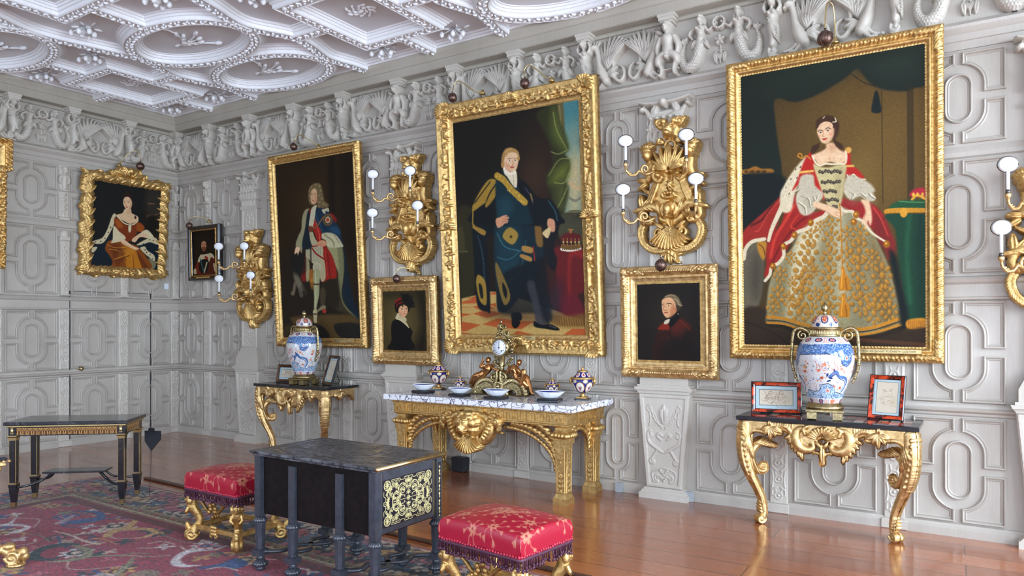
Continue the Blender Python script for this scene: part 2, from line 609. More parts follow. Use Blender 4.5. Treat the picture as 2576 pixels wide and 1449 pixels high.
M['brass'] = simple('brass', (.75, .6, .3, 1), (.55, .42, .2, 1), .3, 1, 20)
M['old_bronze'] = simple('old_bronze', (.3, .22, .12, 1), (.12, .09, .05, 1), .3, .9, 40, .3, 150)
M['bronze'] = simple('polished_bronze', (.55, .27, .1, 1), (.3, .13, .05, 1), .25, .95, 14)
M['ormolu'] = simple('dulled_ormolu', (.5, .4, .2, 1), (.22, .17, .09, 1), .28, .95, 50, .3, 200)
M['copper_ball'] = simple('dark_pierced_copper', (.2, .12, .09, 1), (.07, .045, .04, 1), .32, .85, 60, .6, 90)
M['ebony'] = simple('ebonised_wood', (.02, .02, .024, 1), (.01, .01, .012, 1), .2, 0, 30, .08, 60, .6, .3)
M['ebony_blue'] = simple('ebonised_wood_worn', (.045, .052, .068, 1), (.022, .026, .034, 1), .3, 0, 30, .15, 60, .6, .2)
M['panel_black'] = simple('dark_stained_board', (.012, .008, .007, 1), (.006, .004, .004, 1), .6, 0, 25, .15, 60, .12)
M['black_stone'] = simple('black_stone', (.022, .022, .026, 1), (.012, .012, .014, 1), .12, 0, 12)
M['white_glaze'] = simple('white_glaze', (.8, .83, .87, 1), (.74, .78, .84, 1), .15, 0, 6)
M['cobalt'] = simple('cobalt_glaze', (.01, .02, .22, 1), (.006, .01, .12, 1), .12, 0, 14)
M['white_tube'] = simple('white_candle_sleeve', (.82, .82, .8, 1), (.78, .78, .76, 1), .4)
M['switch'] = simple('white_plastic', (.72, .78, .84, 1), (.7, .75, .8, 1), .4)
M['grey_box'] = simple('blue_grey_paint', L3(170, 176, 180), L3(152, 158, 162), .5)
M['black_paint'] = simple('black_paint', (.012, .014, .02, 1), (.008, .01, .014, 1), .4)
M['lens_white'] = simple('white_shade', (.86, .87, .88, 1), (.82, .83, .85, 1), .35)
M['pewter'] = simple('grey_shade_rim', (.16, .14, .12, 1), (.1, .09, .08, 1), .35, .8)
M['canvas'] = paint_mat('oil_paint', .5, .16, .12, 500)
M['porcelain'] = paint_mat('painted_porcelain', .1, .5, 0, 60)
M['fabric'] = paint_mat('silk_damask', .34, .6, .12, 400)
M['inlay'] = paint_mat('brass_and_tortoiseshell_inlay', .25, .6, 0, 200)
M['wool'] = paint_mat('woven_wool', .9, .15, .5, 240)
M['wool'].node_tree.nodes['Principled BSDF'].inputs['Sheen Weight'].default_value = .12
M['wool'].node_tree.nodes['Principled BSDF'].inputs['Sheen Roughness'].default_value = .5
M['fringe'] = simple('purple_silk_fringe', (.12, .03, .05, 1), (.03, .01, .03, 1), .5, 0, 140)
M['bead'] = simple('red_silk_knots', (.5, .02, .05, 1), (.3, .01, .03, 1), .35, 0, 60)
def tortoise():
    m, nt, b = new_mat('red_tortoiseshell')
    nt.links.new(ramp(nt, noise(nt, coord(nt), 26, 3), [(.42, (.03, .006, .004, 1)), (.56, (.62, .06, .015, 1))]), b.inputs['Base Color'])
    b.inputs['Roughness'].default_value = .12
    return m
M['tortoise'] = tortoise()
def marble(name, base, vein, dark, sc):
    m, nt, b = new_mat(name)
    v = coord(nt)
    nn = N(nt, 'ShaderNodeTexNoise'); nn.inputs['Scale'].default_value = sc * .8; nt.links.new(v, nn.inputs['Vector'])
    mx = N(nt, 'ShaderNodeMix', data_type='RGBA'); mx.inputs[0].default_value = .12
    nt.links.new(v, mx.inputs[6]); nt.links.new(nn.outputs['Color'], mx.inputs[7])
    vo = N(nt, 'ShaderNodeTexVoronoi', feature='DISTANCE_TO_EDGE'); vo.inputs['Scale'].default_value = sc
    nt.links.new(mx.outputs[2], vo.inputs['Vector'])
    c = ramp(nt, vo.outputs['Distance'], [(.006, dark), (.05, base), (.025, vein)])
    c2 = ramp(nt, noise(nt, v, sc * 1.1, 6, .7), [(.56, (1, 1, 1, 1)), (.72, vein)])
    nt.links.new(mixc(nt, .75, c, c2, 'MULTIPLY'), b.inputs['Base Color'])
    b.inputs['Roughness'].default_value = .12
    return m
M['marble'] = marble('white_breccia_marble', (.82, .82, .84, 1), (.32, .31, .38, 1), (.07, .06, .1, 1), 13)
M['dark_marble'] = marble('black_figured_marble', (.035, .035, .04, 1), (.09, .09, .1, 1), (.02, .02, .022, 1), 7)
def desk_top():
    m, nt, b = new_mat('worn_black_desk_top')
    nt.links.new(ramp(nt, noise(nt, coord(nt, (3, 14, 1)), 5, 8, .7), [(.4, (.012, .012, .015, 1)), (.62, (.13, .135, .15, 1))]), b.inputs['Base Color'])
    nt.links.new(ramp(nt, noise(nt, coord(nt, (4, 16, 1)), 4, 6, .7), [(.4, (.14, .14, .14, 1)), (.6, (.5, .5, .5, 1))]), b.inputs['Roughness'])
    bump(nt, b, noise(nt, coord(nt, (3, 14, 1)), 8, 6), .2, .003)
    return m
M['desk_top'] = desk_top()
def planks():
    m, nt, b = new_mat('polished_oak_boards')
    v = coord(nt, (1, 1, 1), (0, 0, math.radians(-1.5)))
    br = N(nt, 'ShaderNodeTexBrick', offset=.37)
    br.inputs['Scale'].default_value = 1
    br.inputs['Brick Width'].default_value = 3.1; br.inputs['Row Height'].default_value = .235
    br.inputs['Mortar Size'].default_value = .0035; br.inputs['Mortar Smooth'].default_value = .3
    br.inputs['Bias'].default_value = 0
    br.inputs['Color1'].default_value = L3(168, 98, 56); br.inputs['Color2'].default_value = L3(140, 80, 46)
    br.inputs['Mortar'].default_value = L3(34, 20, 14)
    nt.links.new(v, br.inputs['Vector'])
    g = ramp(nt, noise(nt, coord(nt, (.35, 22, 1)), 2, 5, .55), [(.3, (.84, .82, .8, 1)), (.7, (1.1, 1.08, 1.06, 1))])
    w = ramp(nt, noise(nt, coord(nt), .9, 4), [(.35, (.8, .78, .8, 1)), (.65, (1.1, 1.08, 1.05, 1))])
    c = mixc(nt, .85, br.outputs[0], g, 'MULTIPLY')
    nt.links.new(mixc(nt, .8, c, w, 'MULTIPLY'), b.inputs['Base Color'])
    r = ramp(nt, noise(nt, coord(nt, (.7, 5, 1)), 2, 4), [(.3, (.16, .16, .16, 1)), (.75, (.34, .34, .34, 1))])
    nt.links.new(r, b.inputs['Roughness'])
    b.inputs['Specular IOR Level'].default_value = .62
    b.inputs['Coat Weight'].default_value = .7; b.inputs['Coat Roughness'].default_value = .14
    inv = N(nt, 'ShaderNodeMath', operation='SUBTRACT'); inv.inputs[0].default_value = 1
    nt.links.new(br.outputs['Fac'], inv.inputs[1])
    ad = N(nt, 'ShaderNodeMath', operation='MULTIPLY_ADD'); ad.inputs[1].default_value = .5
    nt.links.new(noise(nt, coord(nt, (.6, 6, 1)), 1.2, 2), ad.inputs[0]); nt.links.new(inv.outputs[0], ad.inputs[2])
    bump(nt, b, ad.outputs[0], .35, .004)
    return m
M['floor'] = planks()
M['plain_wall'] = simple('plain_grey_wall', L3(176, 172, 166), L3(166, 162, 156), .6)
M['glass'] = simple('window_glass', (.8, .9, 1, 1), (.8, .9, 1, 1), .05)
# ---------------------------------------------------------------- the room
def st(o, kind='structure'):
    o['kind'] = kind
    return o
st(MB().box(-.3, RX + .3, RY - .3, .3, -.12, 0).build('floor', M['floor']))
def wall_with_openings(name, axis, mat):
    mb = MB()
    wins = [(-1.5, 2.1), (-4.2, 2.1), (-6.9, 2.1)] if axis == 'x' else [(2.2, 2.1), (5.4, 2.1), (8.6, 2.1), (11.6, 2.1)]
    z0, z1, hw = .75, 3.65, .98
    lo, hi = (RY, 0) if axis == 'x' else (0, RX)
    def bb(a, b, c, d):
        if axis == 'x': mb.box(RX, RX + .3, a, b, c, d)
        else: mb.box(a, b, RY - .3, RY, c, d)
    bb(lo, hi, 0, z0); bb(lo, hi, z1, RZ + .1)
    e = lo
    for c in sorted(w[0] for w in wins):
        bb(e, c - hw, z0, z1); e = c + hw
    bb(e, hi, z0, z1)
    st(mb.build(name, mat))
    return [(c, z0, z1, hw) for c, _ in wins]
nwin = 0
for nm, ax in (('wall_window', 'x'), ('wall_near', 'y')):  # near wall windows are added to let the fill light in
    for c, z0, z1, hw in wall_with_openings(nm, ax, M['plain_wall']):
        nwin += 1
        f = MB()
        for a in (-hw, -hw / 3, hw / 3, hw): f.box(a - .03, a + .03, -.04, .04, z0, z1)
        for z in (z0, z0 + 1.0, z0 + 1.95, z1): f.box(-hw, hw, -.04, .04, z - .03, z + .03)
        loc, rz = ((RX + .12, c, 0), PI / 2) if ax == 'x' else ((c, RY - .12, 0), 0)
        st(f.build('window_%d' % nwin, M['plain_wall'], None, loc, (0, 0, rz)))

# --- panelling
PROF = [(0, 0), (.001, .018), (.007, .024), (.014, .019), (.018, .005), (.025, .009), (.031, .004), (.034, -.001)]
UPW = (0, -1, 0)
def arc(cx, cz, r, a0, a1, n): return [(cx + r * math.cos(a0 + (a1 - a0) * i / n), cz + r * math.sin(a0 + (a1 - a0) * i / n)) for i in range(n + 1)]
def panel(mb, x0, x1, z0, z1):
    """four corner fields round an oblong with round ends"""
    cx, cz = (x0 + x1) / 2, (z0 + z1) / 2
    Wd, Hd = (x1 - x0) / 2, (z1 - z0) / 2
    g = .021; gz = .025
    R = Wd * .53; Sx = Hd * .74 - R
    r2 = Wd * .305
    al = math.acos(min(.99, g / R))
    for sx in (1, -1):
        for sz in (1, -1):
            P = [(g, Hd), (g, Sx + R * math.sin(al))] + arc(0, Sx, R, al, 0, 9) + [(R, gz), (Wd, gz), (Wd, Hd)]
            P = [(cx + sx * a, cz + sz * b) for a, b in P]
            if sx * sz < 0: P = P[::-1]
            mb.sweep([(a, 0, b) for a, b in P], PROF, True, UPW)
    Q = arc(cx, cz + Sx, r2, 0, PI, 14) + arc(cx, cz - Sx, r2, PI, 2 * PI, 14)
    mb.sweep([(a, 0, b) for a, b in Q], PROF, True, UPW)
    mb.add([(a, -.004, b) for a, b in arc(cx, cz + Sx, r2 - .03, 0, PI, 14) + arc(cx, cz - Sx, r2 - .03, PI, 2 * PI, 14)], [tuple(range(30))])
def hmould(mb, x0, x1, prof, z):
    """profile (out, up) run along x"""
    V = []
    for x in (x0, x1): V += [(x, -a, z + b) for a, b in prof]
    m = len(prof)
    mb.add(V, [(q, m + q, m + q + 1, q + 1) for q in range(m - 1)] + [tuple(range(m)), tuple(range(2 * m - 1, m - 1, -1))])
TIERS = [(.10, .835), (.945, 1.655), (1.855, 2.65), (2.765, 3.405)]
SKIRT = [(0, 0), (.035, 0), (.035, .055), (.02, .07), (.012, .085), (0, .09)]
DADO = [(0, -.01), (.012, 0), (.014, .015), (.035, .03), (.04, .045), (.022, .055), (.02, .07), (.008, .085), (0, .09)]
MID = [(0, -.012), (.02, 0), (.022, .012), (.008, .02), (.008, .105), (.024, .12), (.034, .14), (.02, .155), (0, .165)]
THIN = [(0, -.012), (.016, 0), (.02, .03), (.012, .05), (0, .075)]
ARCH = [(0, -.02), (.014, -.02), (.016, .035), (.026, .04), (.028, .085), (.034, .09), (.06, .12), (.064, .14), (.02, .175), (0, .178)]
def wall_panels(x0, x1, cols, name, extra=None):
    """cols: list of (xa, xb) panels"""
    mb = MB()
    mb.box(x0, x1, 0, .3, 0, RZ + .1)
    for (a, b) in cols:
        for z0, z1 in TIERS: panel(mb, a, b, z0, z1)
    hmould(mb, x0, x1, SKIRT, 0)
    hmould(mb, x0, x1, DADO, .855)
    hmould(mb, x0, x1, MID, 1.67)
    hmould(mb, x0, x1, THIN, 2.672)
    hmould(mb, x0, x1, ARCH, 3.445)
    return mb
RCOL = [(.06, .575), (.80, 1.355), (1.88, 2.395), (2.62, 3.18), (3.40, 3.93), (4.40, 4.90), (5.055, 5.59), (5.745, 6.29), (6.475, 6.86), (7.39, 7.95), (8.17, 8.755), (8.99, 9.55), (10.1, 10.65), (10.85, 11.4), (11.6, 12.15), (12.35, 12.9)]
RSTR = [.677, 2.495, 3.29, 4.975, 5.665, 6.40, 8.055, 8.87, 10.75, 11.5, 12.25]
RPIL = [1.61, 4.17, 7.13, 9.83]
LCOL = [(-.69, -.14), (-1.43, -.88), (-2.155, -1.59), (-2.88, -2.32), (-3.6, -3.04), (-4.4, -3.85), (-5.1, -4.55), (-5.8, -5.25), (-6.5, -5.95), (-7.2, -6.65)]
LSTR = [-.058, -.78, -1.512, -2.24, -2.96, -3.7]
wr = st(wall_panels(0, RX, RCOL, 'r').build('wall_right', M['wall']))
lw = wall_panels(RY, 0, LCOL, 'l')
# fine gaps round the hidden door
cr = MB()
for (a, b, c, d) in ((-1.447, -1.442, .02, 1.9), (-.412, -.407, .02, 1.9), (-1.447, -.407, 1.897, 1.902)):
    cr.box(a, b, -.0165, 0, c, d)
wl = st(lw.build('wall_left', M['wall'], None, None, (0, 0, PI / 2)))
dr = st(cr.build('door_1', M['black_paint'], None, None, (0, 0, PI / 2)))
k = MB().lathe(0, 0, [(.012, 0), (.03, .002), (.03, .008), (.012, .012), (.012, .03), (.026, .04), (.024, .055), (.01, .06)], 16)
k.build('door_handle', M['ormolu'], dr, (-1.325, -.01, .942), (PI / 2, 0, 0))

# --- narrow carved strips
def fret_strip(w, h, seed=0):
    f = HF(-w / 2, w / 2, 0, h, .0045)
    f.rect(-w / 2, w / 2, 0, h, .02, .002)
    n = max(1, int(round(h / (w * .95))))
    st_ = h / n
    b = .02
    for i in range(n):
        c = st_ * (i + .5)
        t = (i + seed) % 3
        r = w * .2
        f.limb(arc(0, c, r, 0, 2 * PI, 16), .006, b, sp=False)
        f.ell(0, c, w * .07, w * .07, .012, b)
        for s_ in (1, -1):
            if t == 0: f.limb([(s_ * r, c), (s_ * w * .36, c), (s_ * w * .36, c + st_ * .35), (s_ * w * .1, c + st_ * .5)], .006, b, sp=False)
            elif t == 1: f.limb([(s_ * w * .36, c - st_ * .5), (s_ * w * .3, c), (s_ * w * .36, c + st_ * .5)], .006, b)
            else: f.limb([(s_ * r, c), (s_ * w * .38, c - st_ * .2), (s_ * w * .1, c - st_ * .5)], .006, b); f.limb([(s_ * w * .38, c - .2 * st_), (s_ * w * .38, c + .5 * st_)], .005, b)
            f.limb([(s_ * w * .14, c + r * .9), (s_ * w * .2, c + st_ * .5)], .005, b, sp=False)
    return f
strip_me = {}
def strips(xs, wall, w, herm=False):
    for ti, (z0, z1) in enumerate(TIERS):
        key = (round(w, 3), ti, herm)
        zb, zt = ((.0, .85), (.945, 1.67), (1.835, 2.672), (2.75, 3.43))[ti]
        h = zt - zb
        if key not in strip_me:
            if ti == 0:
                f = fret_strip(w, h - .07, 0)
                g = MB().box(-w / 2 - .012, w / 2 + .012, -.045, .0, 0, .07, .006)
                strip_me[key] = [(f.mesh('carved_strip', M['carve']), .07), (g.mesh('strip_base', M['carve']), 0)]
            elif ti in (1,) or not herm:
                f = fret_strip(w, h, ti)
                strip_me[key] = [(f.mesh('carved_strip', M['carve']), 0)]
            elif ti == 2:      # tapering term pillar
                f = HF(-w * .6, w * .6, 0, h, .0045)
                f.poly([(-w * .36, 0), (w * .36, 0), (w * .46, h * .8), (-w * .46, h * .8)], .045, .006)
                for q in range(7): f.limb(arc(0, h * (.1 + .1 * q), w * .16, 0, 2 * PI, 14), .005, .045, sp=False); f.ell(0, h * (.15 + .1 * q), w * .12, .012, .01, .045)
                f.rect(-w * .5, w * .5, h * .8, h * .87, .06, .008)
                f.ell(0, h * .9, w * .42, h * .07, .05, .02)
                f.rect(-w * .42, w * .42, 0, .03, .06, .006)
                strip_me[key] = [(f.mesh('term_pillar', M['carve']), 0)]
            else:              # half figure over a hanging of fruit
                f = HF(-w * .6, w * .6, 0, h, .0045)
                f.rect(-w * .42, w * .42, 0, h, .016, .003)
                f.ell(0, h * .89, .032, .042, .05, .03); f.ell(0, h * .935, .04, .026, .05, .03)
                f.limb([(0, h * .84), (0, h * .8)], .016, .03)
                f.limb([(-.04, h * .79), (.04, h * .79)], .022, .03)
                f.limb([(-.045, h * .78), (-.05, h * .7), (-.02, h * .66)], .015, .03); f.limb([(.045, h * .78), (.05, h * .7), (.02, h * .66)], .015, .03)
                f.limb([(0, h * .78), (0, h * .68), (0, h * .6)], [.035, .03, .034], .02)
                f.rect(-w * .4, w * .4, h * .52, h * .57, .05, .01)
                for q, rr in enumerate((.026, .02, .028, .02, .012)): f.ell(0, h * (.47 - .085 * q), rr, rr * .9, .02, .016)
                for q in range(4):
                    f.leaf(0, h * (.45 - .09 * q), 0.6, .04, .01, .012, .016); f.leaf(0, h * (.45 - .09 * q), PI - .6, .04, .01, .012, .016)
                f.limb([(0, h * .5), (0, h * .05)], .006, .016)
                f.rect(-w * .48, w * .48, 0, .05, .045, .01)
                strip_me[key] = [(f.mesh('herm_figure', M['carve']), 0)]
        for x in xs:
            for me, dz in strip_me[key]:
                obj(me.name.split('.')[0], me, wall, (x, 0, zb + dz))
strips(RSTR, wr, .138, True)
strips(LSTR, wl, .125, True)

# --- big pilasters of the long wall
def big_pilaster():
    t = []
    mb = MB()
    def blk(z0, z1, w0, w1, d): # tapered block
        mb.add([(-w0 / 2, 0, z0), (w0 / 2, 0, z0), (w0 / 2, -d, z0), (-w0 / 2, -d, z0), (-w1 / 2, 0, z1), (w1 / 2, 0, z1), (w1 / 2, -d, z1), (-w1 / 2, -d, z1)],
               [(0, 1, 2, 3), (7, 6, 5, 4), (3, 2, 6, 7), (2, 1, 5, 6), (0, 3, 7, 4)])
    blk(0, .05, .43, .43, .13); blk(.05, .075, .41, .37, .12); blk(.075, .095, .37, .33, .11)
    blk(.095, .90, .315, .455, .09)
    blk(.90, .93, .45, .5, .11); blk(.93, .955, .5, .52, .13); blk(.955, .975, .47, .47, .115); blk(.975, 1.06, .43, .43, .10)
    blk(1.06, 1.09, .43, .40, .10); blk(1.09, 1.12, .40, .37, .09); blk(1.12, 1.15, .37, .345, .085); blk(1.15, 1.19, .33, .31, .075)
    blk(1.19, 2.97, .29, .29, .055)
    blk(2.95, 2.99, .33, .33, .075)
    ped = mb.mesh('pilaster_body', M['carve'])
    # raised border and ornament of the console
    f = HF(-.25, .25, 0, .80, .0045)
    f.poly([(-.155, 0), (.155, 0), (.225, .8), (-.225, .8)], .016, .003)
    ins = poly_sd(np.array([(-.125, .03), (.125, .03), (.187, .765), (-.187, .765)]), f.x[None, :], f.z[:, None]) < 0
    f.H[ins] = .003
    f.mir = True; b = .003
    f.scroll(.125, .67, .03, PI / 2, -1, 1.3, .009, b)
    f.limb([(.11, .65), (.07, .56), (.01, .52)], .007, b); f.limb([(.09, .64), (.05, .55), (.01, .50)], .005, b)
    for q in range(5): f.ell(.1 - .02 * q, .6 - .022 * q, .009, .009, .01, b)
    f.limb([(.13, .65), (.12, .57), (.13, .53)], .007, b)
    f.scroll(.12, .45, .03, PI / 2, -1, 1.2, .011, b)
    f.limb([(.145, .45), (.13, .38), (.06, .33), (.01, .30)], [.012, .014, .014, .01], b)
    f.limb([(.05, .33), (.09, .27), (.11, .24)], .012, b)
    f.scroll(.1, .22, .03, PI / 2, -1, 1.3, .011, b)
    f.limb([(.01, .44), (.04, .46), (.06, .44), (.03, .41)], .012, b)
    f.limb([(.0, .17), (.06, .155), (.105, .12), (.09, .05), (.05, .045)], .008, b)
    f.scroll(.055, .085, .03, -PI / 2, 1, 1.2, .01, b)
    for q in range(6): f.ell(.015 * (q % 3), .06 + .017 * q, .009, .009, .02, b)
    f.mir = False
    f.leaf(0, .54, PI / 2, .17, .026, .025, b); f.leaf(-.012, .56, PI / 2 + .1, .12, .012, .03, b); f.leaf(.012, .56, PI / 2 - .1, .12, .012, .03, b)
    orn = f.mesh('console_ornament', M['carve'])
    # arabesque shaft
    g = HF(-.145, .145, 0, 1.76, .005)
    g.rect(-.145, .145, 0, 1.76, .014, .003)
    g.H[(np.abs(g.x)[None, :] < .12) & (g.z[:, None] > .025) & (g.z[:, None] < 1.735)] = .004
    g.mir = True; b = .004
    for i in range(8):
        c = .12 + .21 * i
        g.limb([(.004, c - .09), (.05, c - .04), (.07, c), (.04, c + .03)], .006, b)
        g.scroll(.065, c + .035, .03, -PI / 2, 1, 1.1, .007, b)
        g.leaf(.03, c - .06, .5, .07, .014, .012, b)
        g.leaf(.02, c + .06, 1.1, .06, .012, .012, b)
        g.limb(arc(0, c, .022, 0, PI, 8), .005, b, sp=False)
        g.ell(.09, c - .07, .012, .016, .012, b)
    g.mir = False
    for i in range(8):
        c = .12 + .21 * i
        g.ell(0, c, .014, .02, .015, b); g.leaf(0, c + .03, PI / 2, .07, .012, .014, b)
    shaft = g.mesh('arabesque_relief', M['carve'])
    # capital: three rows of leaves, winged beasts at the corners, curved top slab
    h = HF(-.26, .26, 0, .47, .005)
    h.poly([(-.13, 0), (.13, 0), (.15, .38), (-.15, .38)], .06, .03)
    for row, (z, n, ln, ww) in enumerate(((.0, 5, .12, .028), (.08, 6, .13, .027), (.17, 5, .13, .03))):
        for i in range(n):
            x = (i - (n - 1) / 2) * .058
            h.leaf(x, z, PI / 2 + x * .6, ln, ww, .035, .055 + .01 * row, .4)
            h.ell(x, z + ln * .9, ww * .8, .018, .045, .06 + .012 * row)
    h.mir = True
    h.limb([(.04, .30), (.09, .31), (.14, .32), (.165, .36), (.19, .39)], [.028, .034, .03, .022, .018], .05)
    h.ell(.205, .385, .03, .02, .05, .06, -.6); h.limb([(.195, .405), (.19, .43)], .007, .07)
    h.limb([(.14, .31), (.16, .26), (.145, .22)], [.018, .012, .012], .06); h.limb([(.05, .3), (.06, .25), (.04, .21)], [.018, .012, .012], .06)
    h.leaf(.12, .34, 2.2, .1, .03, .03, .06); h.leaf(.1, .33, 1.8, .1, .02, .03, .06)
    h.mir = False
    P = [(-.235, .425), (-.17, .405), (-.08, .395), (.08, .395), (.17, .405), (.235, .425), (.245, .46), (.17, .445), (.08, .435), (-.08, .435), (-.17, .445), (-.245, .46)]
    h.poly(P, .13, .012)
    h.ell(0, .415, .03, .035, .04, .12)
    cap = h.mesh('capital', M['carve'])
    return ped, orn, shaft, cap
PILM = big_pilaster()
for x in RPIL:
    p = obj('pilaster', PILM[0], wr, (x, 0, 0))
    obj('console_ornament', PILM[1], p, (0, -.09, .097))
    obj('arabesque_relief', PILM[2], p, (0, -.055, 1.2))
    obj('capital', PILM[3], p, (0, 0, 2.975))

# --- frieze figures
def mermaid():
    """woman to the waist, scaled tail curling down, left and up; holds out her right-hand arm"""
    f = HF(-.2, .2, 0, .49, .005)
    f.limb([(.02, .30), (.015, .235), (-.0, .15), (-.03, .075), (-.09, .045), (-.135, .09), (-.15, .17), (-.135, .235), (-.125, .27)],
           [.038, .046, .05, .05, .047, .036, .026, .017, .012], .01)
    # scales
    m = f.H > .012
    sc = .004 * np.abs(np.sin(f.x[None, :] * 150 + (np.floor(f.z[:, None] * 48) % 2) * 1.57)) * np.abs(np.cos(f.z[:, None] * 150))
    f.H = np.where(m & (f.z[:, None] < .23), f.H + 2.2 * sc, f.H)
    for a in (2.6, 1.9, 1.1): f.leaf(-.125, .265, a, .06, .016, .03, .01)
    for i, x in enumerate((-.045, -.01, .03, .065)): f.leaf(x * .6 + .01, .265, -PI / 2 + (x - .01) * 8, .085, .02, .028, .03)
    f.limb([(.02, .27), (.02, .31), (.018, .35)], [.034, .029, .042], .025)
    f.ell(-.002, .352, .015, .015, .03, .05); f.ell(.038, .352, .015, .015, .03, .05)
    f.limb([(.018, .37), (.02, .40)], .014, .035)
    f.ell(.02, .425, .027, .034, .045, .03)
    f.ell(.02, .428, .038, .042, .028, .02); f.ell(.022, .455, .03, .018, .045, .025)
    f.limb([(.052, .44), (.058, .41), (.05, .38)], .011, .02)
    f.ell(.012, .42, .006, .008, .014, .066)
    f.limb([(-.022, .372), (-.065, .345), (-.075, .315), (-.05, .28)], [.017, .015, .013, .011], .03)
    f.limb([(.055, .368), (.085, .33), (.115, .345), (.15, .375)], [.017, .015, .012, .011], .03)
    f.ell(.155, .38, .014, .012, .02, .03)
    return f.mesh('mermaid', M['carve'])
def wreath():
    f = HF(-.08, .08, 0, .45, .005)
    for i in range(16):
        a = 2 * PI * i / 16
        f.ell(.046 * math.cos(a), .385 + .046 * math.sin(a), .016, .012, .02, .03, a + .8)
    f.limb(arc(0, .385, .044, 0, 2 * PI, 20), .014, .02, sp=False)
    for i in range(5):
        a = PI / 2 + 2 * PI * i / 5
        f.ell(.028 * math.cos(a), .25 + .028 * math.sin(a), .022, .018, .022, .012, a)
    f.ell(0, .25, .014, .014, .032, .015)
    f.limb([(0, .22), (.004, .16), (0, .06)], [.009, .008, .007], .005)
    f.mir = True
    f.limb([(.004, .16), (.03, .17), (.05, .14)], .007, .005)
    f.leaf(.045, .155, -1.7, .1, .02, .026, .004); f.leaf(.02, .15, -1.9, .08, .014, .02, .004)
    return f.mesh('wreath_and_rose', M['carve'])
def griffin():
    """crested beast facing left, crouched forelegs, wing behind, tail knot to the right"""
    f = HF(-.3, .12, 0, .48, .005)
    for i in range(8):                  # long feathers fanning up from the shoulder
        a = 2.0 - .17 * i
        f.leaf(-.095 + .006 * i, .17 + .012 * i, a, .285 - .012 * abs(i - 2), .021, .03, .012 + .004 * i, .45, -.12)
    for i in range(6): f.leaf(-.09 + .008 * i, .18 + .012 * i, 1.95 - .2 * i, .13, .017, .03, .028, .4)
    f.limb([(-.215, .40), (-.195, .32), (-.175, .22), (-.15, .14), (-.12, .08)], [.03, .026, .036, .05, .045], .02)
    f.ell(-.235, .395, .04, .026, .04, .03, .5); f.ell(-.262, .372, .018, .012, .03, .03, .3)
    f.limb([(-.225, .41), (-.2, .45)], .009, .03); f.limb([(-.21, .40), (-.175, .445)], .009, .03); f.limb([(-.24, .41), (-.235, .45)], .008, .03)
    f.limb([(-.15, .1), (-.2, .05), (-.26, .03)], [.022, .016, .014], .02); f.limb([(-.13, .07), (-.18, .02), (-.22, .018)], [.022, .016, .013], .03)
    f.ell(-.265, .03, .02, .013, .02, .02)
    for a in (-.2, -.7, .4): f.leaf(-.1, .15, a, .11, .02, .03, .02)
    f.limb([(-.03, .28), (-.045, .2), (-.035, .1), (.02, .055), (.06, .1), (.05, .17), (.015, .2)], [.015, .017, .02, .019, .017, .014, .01], .02)
    return f.mesh('griffin', M['carve'])
def harpy():
    f = HF(-.09, .09, 0, .46, .005)
    f.ell(0, .42, .028, .034, .05, .06); f.ell(0, .443, .034, .022, .05, .05); f.ell(-.004, .415, .006, .01, .016, .098)
    f.limb([(0, .39), (0, .36)], .015, .06)
    f.limb([(0, .34), (0, .29), (.005, .23), (.01, .16), (.0, .1)], [.042, .034, .042, .034, .024], .045)
    f.mir = True
    f.ell(.018, .335, .016, .016, .03, .07)
    f.limb([(.045, .35), (.062, .39), (.045, .44)], [.016, .014, .012], .06)
    f.mir = False
    for i in range(5): f.limb([(-.035 + .012 * i, .3 - .03 * i), (.02 + .004 * i, .24 - .028 * i), (.045, .21 - .02 * i)], .006, .08)
    f.scroll(.0, .06, .04, PI / 2, 1, 1.3, .014, .03)
    f.limb([(0, .1), (-.03, .06), (-.02, .02), (.04, .015)], [.018, .018, .016, .014], .02)
    return f.mesh('harpy', M['carve'])
def satyr():
    f = HF(-.13, .13, 0, .47, .005)
    f.ell(0, .41, .035, .045, .055, .06); f.ell(0, .44, .042, .026, .055, .05); f.ell(0, .385, .022, .02, .05, .06); f.ell(0, .41, .008, .014, .02, .105)
    f.limb([(0, .37), (0, .35)], .02, .06)
    f.limb([(0, .32), (0, .27), (0, .2)], [.06, .05, .055], .035)
    f.mir = True
    f.limb([(.06, .33), (.09, .26), (.085, .2), (.07, .17)], [.026, .024, .018, .014], .05)
    f.limb([(.03, .19), (.075, .16), (.085, .12)], [.036, .035, .026], .05)
    f.limb([(.08, .13), (.055, .07), (.06, .02)], [.026, .016, .016], .05)
    f.ell(.07, .015, .022, .012, .03, .05)
    f.mir = False
    f.rect(-.1, .1, .06, .08, .05, .01)
    f.ell(0, .16, .02, .018, .03, .07)
    return f.mesh('satyr', M['carve'])
FM = dict(mermaid=mermaid(), wreath=wreath(), griffin=griffin(), harpy=harpy(), satyr=satyr())
modl = MB()
modl.box(-.065, .065, -.135, 0, 4.075, 4.105); modl.box(-.055, .055, -.125, 0, 4.055, 4.075); modl.box(-.075, .075, -.14, 0, 4.105, 4.13)
MODM = modl.mesh('bracket_block', M['carve'])
def fig(me, wall, x, z=3.605, s=1, mir=1, y=0):
    o = obj(me.name.split('.')[0], me, wall, (x, y, z))
    o.scale = (s * mir, s * 1.6, s)
    return o
